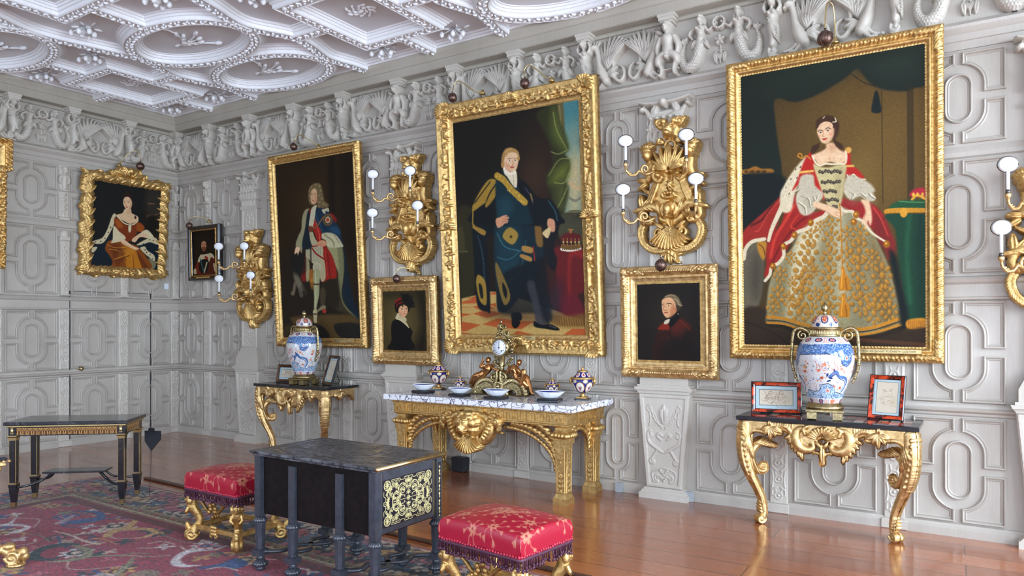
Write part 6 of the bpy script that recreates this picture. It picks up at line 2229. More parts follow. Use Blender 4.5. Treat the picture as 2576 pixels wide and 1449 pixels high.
c.fan(0, -.18, -PI / 2, 1.0, .17, 11, .07, .05, .15)
c.build('lion_mask', M['gold'], t, (-.03, -.70, .70))
dk = tag(MB().box(-.075, .075, -.05, .05, 0, .15, .01).build('black_box', M['black_paint'], None, (4.97, -.10, 0)), 'small black box on the floor behind the marble table leg', 'box')
for i, (x, y) in enumerate(((6.70, -.058), (7.345, -.058))):
    tag(MB().box(-.032, .032, -.016, .016, 0, .085, .003).build('socket_cover', M['grey_box'], None, (x, y, 0)), ('pale blue grey block against the skirting left of the tapering pilaster foot', 'pale blue grey block against the skirting right of the tapering pilaster foot')[i], 'socket')

# ------- black desk with brass inlay
t = thing('writing_desk', 'black kneehole desk with worn top and brass scroll inlay on its end', 'desk', (6.195, -2.88, .011))
hx, hy = .482, .265
tp = MB(); tp.box(-.52, .52, -.295, .295, .706, .725, .005); tp.box(-.505, .505, -.28, .28, .692, .708, .003)
tp.build('desk_top', M['desk_top'], t)
MB().tube([(.521, -.297, .7155), (.521, .297, .7155)], .0125, 10, smooth=True).build('brass_edge', M['brass'], t)
bd = MB(); bd.box(-hx, hx, -hy + .012, hy, .345, .695); bd.build('carcass', M['panel_black'], t)
def rosette(p, col, x, y, r, n=5, w=.012):
    p.line(col, [(x + r * math.cos(a), y + r * math.sin(a)) for a in np.linspace(0, 2 * PI, 17)], w, 1, 1)
    for k in range(n):
        a = 2 * PI * k / n
        p.line(col, [(x, y), (x + r * .5 * math.cos(a - .5), y + r * .5 * math.sin(a - .5)), (x + r * .95 * math.cos(a), y + r * .95 * math.sin(a)), (x + r * .5 * math.cos(a + .5), y + r * .5 * math.sin(a + .5)), (x, y)], w * .6, 1, 5)
    p.ell(col, x, y, r * .16, r * .16)
def curlp(p, col, x, y, r, a0, d=1, turns=1.3, w=.012, r1=.2):
    p.line(col, spiral(x, y, r, r * r1, turns, a0, 26, d), w, 1, 1, w * .7); e = spiral(x, y, r, r * r1, turns, a0, 26, d)[-1]; p.ell(col, e[0], e[1], w, w)
def sprig(p, col, x, y, a, s, w=.008):
    for k in range(-3, 4):
        b = a + k * .42; l = s * (1 - abs(k) * .13)
        p.line(col, [(x, y), (x + l * .6 * math.cos(b), y + l * .6 * math.sin(b)), (x + l * math.cos(b + .12 * k), y + l * math.sin(b + .12 * k))], w * .7, 1, 4, w * 1.3)
    p.ell(col, x, y, w * 1.3, w * 1.3)
asp = .26 / .42
p = Paint(300, int(300 * asp), asp, (26, 26, 36))
BR = (196, 184, 130); cx, cy = .5, asp / 2
for fx in (-1, 1):
    for fy in (-1, 1):
        q = lambda x, y: (cx + fx * x, cy + fy * y)
        def Lq(pts, w=.01): p.line(BR, [q(*a) for a in pts], w, 1, 5)
        x0, y0 = q(.415, asp / 2 - .08)
        rosette(p, BR, x0, y0, .062, 7, .011)
        Lq([(.34, asp / 2 - .02), (.18, asp / 2 - .02), (.16, asp / 2 - .045), (.09, asp / 2 - .045), (.075, asp / 2 - .02), (0, asp / 2 - .02)], .008)
        Lq([(.34, asp / 2 - .04), (.2, asp / 2 - .04), (.19, asp / 2 - .07)], .007)
        Lq([(.48, .16), (.48, .1), (.45, .08), (.45, .03), (.48, .02), (.48, 0)], .008)
        # quatrefoil band
        Lq([(0, .155), (.035, .15), (.06, .19), (.12, .215), (.18, .19), (.205, .13), (.265, .12), (.31, .07), (.315, 0)], .013)
        Lq([(.0, .135), (.04, .13), (.07, .17), (.12, .192), (.165, .17), (.185, .11), (.25, .1), (.288, .06), (.292, 0)], .005)
        a0 = math.atan2(fy, fx)
        curlp(p, BR, *q(.115, .115), .062, math.atan2(fy * -1, fx * -.2), fx * fy, 1.7, .012, .2)
        sprig(p, BR, *q(.33, .17), math.atan2(fy * .6, fx), .06); sprig(p, BR, *q(.38, .05), math.atan2(fy * .2, fx * 1), .05)
        sprig(p, BR, *q(.24, .21), math.atan2(fy, fx * .3), .05); sprig(p, BR, *q(.16, .05), math.atan2(fy * .5, fx), .07)
        curlp(p, BR, *q(.30, .24), .03, math.atan2(fy, fx), -fx * fy, 1.2, .009); curlp(p, BR, *q(.36, .12), .026, 0, fx * fy, 1.2, .008); curlp(p, BR, *q(.43, .11), .024, 1, -fx * fy, 1.2, .008)
        curlp(p, BR, *q(.05, .235), .024, 1, fx * fy, 1.2, .008)
for k in (-1, 1):
    sprig(p, BR, cx, cy + k * .22, k * PI / 2, .06, .01); sprig(p, BR, cx, cy + k * .06, k * PI / 2, .06, .008); sprig(p, BR, cx + k * .2, cy, 0 if k > 0 else PI, .08, .009); sprig(p, BR, cx + k * .4, cy, 0 if k > 0 else PI, .05, .009)
rg = random.Random(12)
for k in range(46):
    x, y, r, a, d_ = rg.uniform(.02, .42), rg.uniform(.02, asp / 2 - .06), rg.uniform(.012, .022), rg.uniform(0, 6), rg.choice((-1, 1))
    for fx in (-1, 1):
        for fy in (-1, 1): curlp(p, BR, cx + fx * x, cy + fy * y, r, math.atan2(fy * math.sin(a), fx * math.cos(a)), d_ * fx * fy, 1.1, .005)
p.line(BR, [(cx - .28, cy), (cx + .28, cy)], .008, 1, 1)
rosette(p, BR, cx, cy, .03, 5, .007)
pn = MB(); pn.box(hx, hx + .004, -hy + .03, hy - .03, .35, .69)
pn = pn.build('end_panel', M['ebony_blue'], t)
me = canvas_mesh('brass_inlay', p, .42, .26, M['inlay'])
obj('brass_inlay', me, pn, (hx + .0052, -.21, .38), (0, 0, PI / 2))
ln_ = MB()
for y in (-.232, -.222, .222, .232): ln_.box(hx + .004, hx + .0062, y - .0022, y + .0022, .36, .68)
ln_.build('brass_line', M['brass'], pn)
post = MB(); post.box(-.024, .024, -.024, .024, .33, .692)
bl = MB()
bl.stack(0, 0, [(.10, .022, .022), (.12, .024, .024), (.29, .031, .031), (.295, .03, .03)], 8)
cap_ = [(.286, .012), (.292, .036), (.30, .044), (.315, .035), (.33, .022)]
bl.gadroon(0, 0, cap_, 16, .14)
bl.gadroon(0, 0, [(.128, .024), (.134, .03), (.148, .024), (.155, .02)], 14, .14)
bl.stack(0, 0, [(.095, .034, .034), (.13, .034, .034)], 4)
bl.lathe(0, 0, [(.02, .096), (.016, .085), (.028, .075), (.016, .068)], 14)
bl.gadroon(0, 0, [(.02, .022), (.026, .035), (.036, .048), (.05, .046), (.062, .03), (.07, .016)], 16, .14)
bl.lathe(0, 0, [(.012, 0), (.028, .01), (.022, .03)], 14)
PM, LM = post.mesh('post', M['ebony_blue']), bl.mesh('leg', M['ebony_blue'])
pi = Paint(20, 150, 7.2, (26, 26, 36))
for k in range(7): curlp(pi, BR, .5, .6 + k, .24, k, (-1) ** k, 1.2, .07); sprig(pi, BR, .5, 1.1 + k, PI / 2, .3, .08)
pim = canvas_mesh('brass_inlay', pi, .03, .32, M['inlay'])
for k, (x, y) in enumerate([(a, b) for b in (-1, 1) for a in (-.458, -.17, .215, .478)]):
    yy = b_ = y * (hy - .005)
    l = obj('leg', LM, t, (x, yy, 0)); l.scale = (1, 1, 1)
    pz = obj('post', PM, l, (0, 0, 0)); pz.scale = (1, 1, 1) if abs(x) > .4 else (1.08, .5, .95)
    if x > .4 and y > 0: obj('brass_inlay', pim, l, (.0245, -.015, .35), (0, 0, PI / 2))
for xc in (-.31, .33):
    for sy in (-1, 1):
        for sx in (-1, 1):
            a = Vector((xc + sx * .135, sy * (hy - .01), .115)); m_ = Vector((xc, 0, .115))
            P = [a, a.lerp(m_, .3) + Vector((-sx * .05, sy * .0, 0)), a.lerp(m_, .7) + Vector((sx * .03, 0, 0)), m_]
            sb = MB().tube([tuple(q) for q in spline(P, 6)], .021, 4, True, .55)
            sb.build('stretcher', M['ebony_blue'], t)

# ------- black side table
rz = math.atan2(.62, .698)
t = thing('side_table', 'slender black table with grey marble top and gilt inlaid apron at the far left', 'table', (3.05, -2.86, 0), math.radians(40.5))
t.location.z = .011
w2_, d2_ = .465, .215
MB().box(-w2_, w2_, -d2_, d2_, .672, .70, .004).build('marble_top', M['dark_marble'], t)
MB().box(-w2_ + .015, w2_ - .015, -d2_ + .012, d2_ - .012, .655, .672, .004).build('brass_moulding', M['brass'], t)
ap = MB().box(-w2_ + .03, w2_ - .03, -d2_ + .028, d2_ - .028, .585, .657).build('apron', M['ebony'], t)
for (ww, lx, ly, rr) in ((.80, -.40, -d2_ + .027, 0), (.30, w2_ - .0295, -.15, PI / 2)):
    n = 20 if ww > .5 else 8
    p = Paint(n * 14, 22, .055 / ww, (170, 130, 70))
    for k in range(n):
        x = (k + .5) / n; h_ = .055 / ww; c1 = (64, 26, 12)
        p.line(c1, [(x - .36 / n, h_), (x - .36 / n, h_ * .5), (x, h_ * .12), (x + .36 / n, h_ * .5), (x + .36 / n, h_)], .12 / n, 1, 4)
        p.ell(c1, x, h_ * .55, .12 / n, h_ * .22); p.ell(c1, x, h_ * .85, .1 / n, h_ * .1)
        p.line(c1, [(x + .5 / n, 0), (x + .5 / n, h_)], .08 / n, .8, 1)
    obj('inlay_band', canvas_mesh('inlay_band', p, ww, .055, M['inlay']), ap, (lx, ly - (.001 if rr == 0 else 0), .593), (0, 0, rr)).location[0] += .001 if rr else 0
lg = MB()
lg.stack(0, 0, [(.585, .028, .028), (.657, .028, .028)], 4); lg.stack(0, 0, [(.205, .022, .022), (.555, .026, .026)], 4)
lg.stack(0, 0, [(.135, .025, .025), (.175, .027, .027), (.18, .03, .03), (.195, .03, .03)], 4); lg.stack(0, 0, [(.045, .016, .016), (.14, .025, .025)], 4)
LGB = lg.mesh('leg', M['ebony'])
cp = MB(); cp.stack(0, 0, [(.55, .028, .028), (.572, .029, .029), (.582, .036, .036), (.588, .036, .036)], 4); cp.stack(0, 0, [(.192, .029, .029), (.207, .029, .029)], 4)
cp.stack(0, 0, [(.012, .0155, .0155), (.05, .0175, .0175)], 4); cp.box(-.01, .01, -.033, -.028, .6, .65, .002)
for s in (-1, 1):
    for a in (.022,): cp.box(s * .0235 - .0012, s * .0235 + .0012, -.0262, -.0242, .21, .55); cp.box(.0242, .0262, s * .0235 - .0012, s * .0235 + .0012, .21, .55)
cp.ball((0, -.031, .625), .012, .008, .02, 8, 6)
CPM = cp.mesh('brass_mount', M['brass']); CAS = MB().ball((0, 0, .008), .009, .009, .008, 10, 6).mesh('caster', M['pewter'])
for sx in (-1, 1):
    for sy in (-1, 1):
        l = obj('leg', LGB, t, (sx * (w2_ - .055), sy * (d2_ - .05), 0)); obj('brass_mount', CPM, l); obj('caster', CAS, l)
        P = spline([(sx * (w2_ - .06), sy * (d2_ - .05), .165), (sx * .32, sy * .12, .175), (sx * .25, sy * .06, .2), (sx * .19, sy * .045, .255)], 6)
        MB().tube([tuple(q) for q in P], .012, 4, True, 1).build('stretcher', M['ebony'], t)
MB().box(-.24, .24, -.085, .085, .255, .27, .003).build('stretcher_shelf', M['dark_marble'], t)
sh = thing('shaped_board', 'small black shaped board hanging behind the far leg of the slender black table', 'board', (3.355, -2.40, .40), math.radians(25))
MB().prism([(-.06, .17), (-.028, .17), (-.02, .195), (.02, .195), (.028, .17), (.085, .17), (.085, .10), (.0, 0), (-.06, .08)], -.008, .008).build('board', M['black_paint'], sh)
MB().tube([(0, 0, 0), (-.01, 0, -.2), (-.02, 0, -.385)], .002, 5).build('cord', M['black_paint'], sh)

# ------- gilt stools
def stool_leg():
    m = MB()
    P = spline([(0, -.01, .335), (.0, -.018, .29), (.0, -.02, .24), (.0, .012, .19), (0, .028, .14), (0, .0, .09), (0, -.03, .05), (0, -.02, .02)], 6)
    m.tube([tuple(q) for q in P], list(np.interp(np.linspace(0, 1, len(P)), [0, .15, .3, .45, .6, .75, .9, 1], [.03, .034, .036, .027, .026, .033, .036, .02])), 12)
    m.ball((0, -.035, .285), .03, .03, .038, 12, 10)         # head
    m.ball((0, -.03, .308), .036, .034, .024, 12, 8); m.ball((0, -.066, .283), .006, .008, .011, 8, 6); m.ball((0, -.06, .268), .012, .008, .005, 8, 6)
    for s in (-1, 1):
        m.ball((s * .03, -.03, .285), .014, .02, .03, 8, 6); m.ball((s * .013, -.059, .292), .007, .005, .004, 8, 6)
        m.tube([(s * .03, -.035, .245), (s * .036, -.05, .215), (s * .015, -.058, .195)], [.014, .013, .010], 8)
        m.tube([(s * .028, a[0] - .02, a[1] + .055) for a in spiral(0, 0, .038, .008, 1.5, 0, 26, -1)], [.011] * 27, 6)
    m.ball((0, -.045, .05), .022, .03, .045, 12, 8); m.ball((0, -.05, .1), .018, .02, .03, 10, 8)
    for k in range(4): m.ball((0, -.055 + .004 * k, .12 - .02 * k), .015, .014, .018, 8, 6)
    return m.mesh('leg', M['gold'])
SLM = stool_leg()
def rail_mesh(l, nm):
    m = MB().box(-l / 2, l / 2, -.016, .016, .09, .122, .005)
    for k in range(9): m.ball((.012 * (k % 3 - 1) * 1.6, -.018, .085 + .022 * (k // 3)), .014, .012, .014, 8, 6)
    for s in (-1, 1): m.tube([(s * .028 + a[0], -.018, .075 + a[1]) for a in spiral(0, 0, .018, .004, 1.3, PI / 2, 16, s)], .006, 6)
    return m.mesh(nm, M['gold'])
def cushion(w, d, seed):
    nu, nv = 230, 200
    asp = .78
    p = Paint(nu, nv, asp, (160, 12, 44)); rg = random.Random(seed)
    f1 = (196, 128, 100)
    def spray(x, y, s, a):
        for k in range(6):
            b = a + k * 1.05; p.ell(f1, x + .03 * s * math.cos(b), y + .03 * s * math.sin(b), .022 * s, .015 * s, b, .3, .9)
        p.ell((140, 30, 40), x, y, .012 * s, .012 * s)
        for k in range(7):
            b = a + .6 + k * .9; ex, ey = x + .1 * s * math.cos(b), y + .1 * s * math.sin(b)
            p.line(f1, [(x + .04 * s * math.cos(b), y + .04 * s * math.sin(b)), (x + .07 * s * math.cos(b + .2), y + .07 * s * math.sin(b + .2)), (ex, ey)], .005, .8, 4)
            for q in (-.5, 0, .5): p.ell(f1, ex + .016 * s * math.cos(b + q), ey + .016 * s * math.sin(b + q), .018 * s, .006 * s, b + q, .3, .85)
    for x, y, s in ((.42, .3, 1.3), (.52, .36, 1.2), (.46, .42, 1.0), (.60, .28, .9), (.78, .45, 1.0), (.25, .55, .9), (.1, .62, 1.1), (.9, .62, 1.1), (.62, .66, .9), (.12, .2, .9), (.86, .16, .9), (.35, .12, .7), (.45, .72, .7), (.05, .4, .8)): spray(x, y, s, rg.random() * 6)
    U, Vv = np.meshgrid(np.linspace(-1, 1, nu), np.linspace(1, -1, nv))
    # wrap: outer ring of the sheet turns down the sides
    e = .74
    def prof(t):
        a = np.abs(t); s = np.sign(t)
        return s * np.where(a < e, a / e * .93, .93 + .07 * np.sin(np.clip((a - e) / (1 - e) * 2.2, 0, PI / 2)))
    X = prof(U) * w / 2; Y = prof(Vv) * d / 2
    dn = np.maximum(np.clip((np.abs(U) - e) / (1 - e), 0, 1), np.clip((np.abs(Vv) - e) / (1 - e), 0, 1))
    Z = .375 + .085 * (1 - dn ** 1.7) + .05 * (1 - (U * .9) ** 2) * (1 - (Vv * .9) ** 2)
    cr_ = (np.abs(U) ** 8 + np.abs(Vv) ** 8) ** .125
    k = np.where(cr_ > 1, 1 / np.maximum(cr_, 1), 1)
    me = grid_mesh('cushion', np.stack([(X * k).ravel(), (Y * k).ravel(), Z.ravel()], 1), nu, nv, M['fabric'])
    p.to(me)
    return me
CUM = cushion(.555, .435, 3)
def fringe_meshes(w, d):
    fr = MB(); bd = MB(); rg = random.Random(2)
    per = []
    def side(ax, ay, bx, by, n):
        for i in range(n): t_ = (i + .5) / n; per.append((ax + (bx - ax) * t_, ay + (by - ay) * t_))
    hw, hd = w / 2, d / 2
    side(-hw, -hd, hw, -hd, 30); side(hw, -hd, hw, hd, 23); side(hw, hd, -hw, hd, 30); side(-hw, hd, -hw, -hd, 23)
    for x, y in per:
        bd.ball((x, y, .377 + rg.uniform(-.003, .003)), .0085, .0085, .009, 8, 6)
        for q in range(3):
            a = rg.uniform(-.012, .012); b = rg.uniform(-.008, .008); l = rg.uniform(.045, .065)
            fr.tube([(x, y, .374), (x + a * .5, y + b * .5, .36), (x + a, y + b, .374 - l)], [.0035, .003, .003], 5)
            fr.ball((x + a, y + b, .371 - l), .0065, .0065, .009, 6, 4)
    fr.tube([(a, b, .364) for a, b in per + per[:1]], .011, 6)
    return fr.mesh('fringe', M['fringe']), bd.mesh('knotted_braid', M['bead'])
FRM, BDM = fringe_meshes(.55, .43)
RL1, RL2 = rail_mesh(.44, 'stretcher'), rail_mesh(.33, 'stretcher')
def stool(label, x, y, rz):
    t = thing('stool', label, 'stool', (x, y, 0.011), rz, 'red silk gilt stools')
    c = obj('cushion', CUM, t); obj('fringe', FRM, c); obj('knotted_braid', BDM, c)
    MB().box(-.25, .25, -.19, .19, .335, .375, .01).build('seat_rail', M['gold_dark'], t)
    sw_ = MB()
    for s in (-1, 1): sw_.tube([tuple(q) for q in spline([(s * .02, -.19, .25), (s * .06, -.19, .24), (s * .12, -.19, .29), (s * .2, -.19, .33)], 6)], .012, 8)
    for k in range(8): sw_.ball((.03 * math.cos(k), -.195, .26 + .03 * math.sin(k * 1.7)), .016, .014, .018, 8, 6)
    sw_.build('carved_swag', M['gold_dark'], t)
    for i, (sx, sy) in enumerate(((-1, -1), (1, -1), (1, 1), (-1, 1))):
        remesh(obj('leg', SLM, t, (sx * .225, sy * .165, 0), (0, 0, math.atan2(sy * .9, sx) + PI / 2)), .004)
    for sy in (-1, 1): obj('stretcher', RL1, t, (0, sy * .165, 0), (0, 0, 0 if sy < 0 else PI))
    for sx in (-1, 1): obj('stretcher', RL2, t, (sx * .225, 0, 0), (0, 0, PI / 2 * sx))
stool('gilt stool with red silk cushion behind the left end of the black desk', 5.10, -2.83, 0)
stool('gilt stool with red silk cushion nearest the camera, right of the black desk', 7.315, -2.85, math.radians(-7))

# ------- gilt table whose corner and foot show at the left edge
t = thing('gilt_table', 'pale gilt table corner and scrolled foot cut off by the left edge', 'table', (3.95, -4.42, 0.011), 0)
MB().box(-.45, .50, -.42, .46, .66, .685, .012).build('table_top', M['dark_marble'], t)
g = MB().box(-.44, .49, -.41, .45, .625, .66, .008)
for i in range(30): g.ball((.49, -.4 + .03 * i, .655), .008, .012, .01, 6, 4); g.ball((-.42 + .031 * i, .45, .655), .012, .008, .01, 6, 4)
for i in range(7): g.ball((.44 - .02 * i, .43, .61 - .012 * (i % 3)), .02, .02, .03, 8, 6); g.ball((.46, .41 - .02 * i, .6 - .012 * (i % 3)), .02, .02, .035, 8, 6)
g.build('carved_apron', M['gold_pale'], t)
for sx, sy in ((1, 1), (-1, 1), (1, -1), (-1, -1)):
    m = MB()
    P = spline([(0, .16, .64), (0, .14, .5), (0, .16, .35), (0, .15, .22), (0, .05, .12), (0, -.045, .07)], 6)
    m.tube([tuple(q) for q in P], .028, 10)
    for s in (-1, 1): m.tube([(s * .03, a[0] - .05, a[1] + .06) for a in spiral(0, 0, .042, .006, 1.6, 0, 26, -1)], .011, 6)
    m.ball((0, -.05, .06), .026, .045, .045, 12, 8); m.ball((0, -.1, .08), .03, .03, .035, 10, 8); m.ball((0, -.11, .055), .026, .026, .03, 10, 8); m.ball((0, -.02, .12), .03, .04, .025, 10, 8)
    m.lathe(0, -.06, [(.05, 0), (.055, .006), (.05, .016), (.02, .02)], 16)
    remesh(m.build('leg', M['gold_pale'], t, (sx * .41, sy * .42 + (.06 if sy > 0 else -.06), 0), (0, 0, math.atan2(sy, sx) + PI / 2)), .005)
    MB().tube([(sx * .38, sy * .40, .1), (0, 0, .12)], .022, 8, True, .8).build('stretcher', M['gold_pale'], t)
# ---------------------------------------------------------------- carpet
def carpet():
    sx, sy = 6.0, 3.5
    p = Paint(760, int(760 * sy / sx), sy / sx, (140, 50, 70))
    rg = random.Random(9); nr = np.random.RandomState(3)
    A = sy / sx
    cream, tan, teal, blue, sage, pink, navy, brown, wh = (172, 158, 140), (172, 136, 84), (26, 54, 60), (44, 76, 118), (120, 118, 92), (166, 96, 104), (20, 24, 38), (96, 40, 38), (186, 180, 176)
    bw = .098      # border width in units of the long side
    def star(x, y, s, c1, c2, c3):
        for k in range(8):
            a = k * PI / 4 + .2
            p.ell(c1, x + s * .62 * math.cos(a), y + s * .62 * math.sin(a), s * .42, s * .2, a, .3)
        p.ell(c2, x, y, s * .55, s * .5, 0, .2); p.ell(c3, x, y, s * .34, s * .3, 0, .2); p.ell(c1, x, y, s * .13, s * .12)
    # broad tone changes of the field
    for k in range(70): p.ell([(152, 64, 82), (120, 38, 56), (146, 62, 68)][k % 3], rg.random(), rg.random() * A, .05, .02, rg.random() * 3, 1, .5)
    for k in range(620):
        x, y = bw + .02 + rg.random() * .9, bw + .02 + rg.random() * (A - bw)
        c = [tan, blue, teal, cream, wh, sage, pink][k % 7]
        a = rg.random() * 6.3
        if k % 3: 
            for q in range(rg.randint(3, 5)): p.ell(c, x + .006 * math.cos(a + q * 1.5), y + .006 * math.sin(a + q * 1.5), .0055, .003, a + q * 1.5, .3, .9)
        else: p.line(c, [(x, y), (x + .02 * math.cos(a), y + .014 * math.sin(a)), (x + .034 * math.cos(a + .6), y + .026 * math.sin(a + .6))], .0028, .8)
    for k in range(66):
        x, y = bw + .03 + (k % 11) * .085 + rg.random() * .02, bw + .03 + (k // 11) * .075 + rg.random() * .03
        star(x, y, .012 + .008 * rg.random(), [tan, blue, cream, teal, wh][k % 5], [brown, pink, navy][k % 3], [tan, blue, cream][k % 3])
        p.line([sage, blue, cream][k % 3], [(x, y), (x + .05, y + .03 * math.sin(k)), (x + .09, y - .01)], .0025, .8)
    for ln in RUG.split('\n'):
        t = ln.split(); v = [int(a) for a in t[1:]]
        n = 6; pts = [(v[i] / 1000, v[i + 1] / 1000) for i in range(n, len(v) - 1, 2)]
        if t[0] == 'P':
            p.poly(v[:3], pts, v[3] / 1000, v[4] / 100, v[5])
            c = np.mean(pts, 0); p.speck([x * .6 for x in v[:3]], pts, 30, .002, .6, 2, .6)
        else: p.line(v[:3], pts, v[3] / 1000, 1, 6, v[5] / 1000)
    # dark border with pink blossoms, guard stripes
    for (x0, y0, x1, y1) in ((0, 0, 1, bw), (0, 0, bw, A)):
        p.poly(navy, [(x0, y0), (x1, y0), (x1, y1), (x0, y1)], .002, 1, 0)
    def flowers(x, y):
        if x > bw and y > bw: return
        a = rg.random() * 6; s = .009 + .007 * rg.random()
        c = [pink, (150, 82, 84), cream, tan, (58, 84, 110)][rg.randint(0, 4)]
        for q in range(5): p.ell(c, x + s * .8 * math.cos(a + q * 1.26), y + s * .5 * math.sin(a + q * 1.26), s * .55, s * .34, a + q, .4, .9)
        p.ell(brown, x, y, s * .35, s * .25)
        p.line((44, 70, 74), [(x, y), (x + .02 * math.cos(a), y + .012 * math.sin(a)), (x + .03, y + .01)], .0025, .8)
        p.ell(cream, x + .018 * math.cos(a), y + .012 * math.sin(a), .004, .0022, a, .3, .9)
    for k in range(46):
        for j in range(4): flowers(.012 + k * .0218 + rg.uniform(-.004, .004), .014 + j * .022 + rg.uniform(-.004, .004)); flowers(.014 + j * .022 + rg.uniform(-.004, .004), .012 + k * .0218 * A + rg.uniform(-.004, .004))
    def stripe(o, w, c):
        p.poly(c, [(o, o), (1, o), (1, o + w), (o + w, o + w), (o + w, A), (o, A)], .0015, 1, 0)
    stripe(bw - .016, .02, (132, 112, 84)); stripe(bw - .003, .0025, (176, 164, 140)); stripe(bw + .006, .014, (100, 34, 36)); stripe(.0, .006, (140, 70, 66)); stripe(.006, .0025, (170, 150, 130))
    for k in range(75):
        s_ = bw - .016 + k * .0125
        for (x, y, a) in ((s_, bw - .008, 0), (bw - .008, s_ , PI / 2)):
            p.line((60, 44, 40), [(x, y - .003), (x + .004, y + .003), (x + .008, y - .003)] if a == 0 else [(x - .003, y), (x + .003, y + .004), (x - .003, y + .008)], .002, .8, 3)
            if k % 3 == 0: p.ell((150, 60, 56), x, y, .0035, .003)
    # worn weave: streaks along the weft
    g = nr.rand(p.nv, p.nu); g = (g + np.roll(g, 1, 1) + np.roll(g, 2, 1) + np.roll(g, 3, 1)) / 4
    p.C = np.clip(p.C * (.62 + .76 * g[..., None]), 0, 255)
    g2 = nr.rand(p.nv, p.nu) > .95; g2 |= np.roll(g2, 1, 1)
    p.C = 255 * (p.C / 255) ** 1.18
    p.C[g2] = p.C[g2] * .7 + np.array([160, 140, 140]) * .3
    X, Y = np.meshgrid(np.linspace(0, sx, p.nu), np.linspace(0, -sy, p.nv))
    # slight waves of the cloth and a rounded edge
    Z = .009 + .0015 * np.sin(X * 5 + Y * 3) * np.sin(Y * 7)
    e = np.minimum(np.minimum(X, sx - X), np.minimum(-Y, sy + Y))
    Z = np.where(e < .004, .001, Z)
    me = grid_mesh('carpet', np.stack([X.ravel(), Y.ravel(), Z.ravel()], 1), p.nu, p.nv, M['wool'])
    p.to(me)
    o = obj('carpet', me, None, (2.17, -2.17, 0), (0, 0, math.radians(-1.2)))
    tag(o, 'large crimson patterned carpet with dark blue flowered border', 'carpet')
carpet()
b = MB().box(0, 5.6, -.022, .022, 0, .022, .007)
tag(b.build('wooden_strip', simple('dark_oak_strip', L3(92, 58, 38), L3(60, 36, 24), .35), None, (2.62, -2.02, 0), (0, 0, math.radians(-2.0))), 'long thin dark wooden strip lying on the floor beyond the carpet', 'strip')

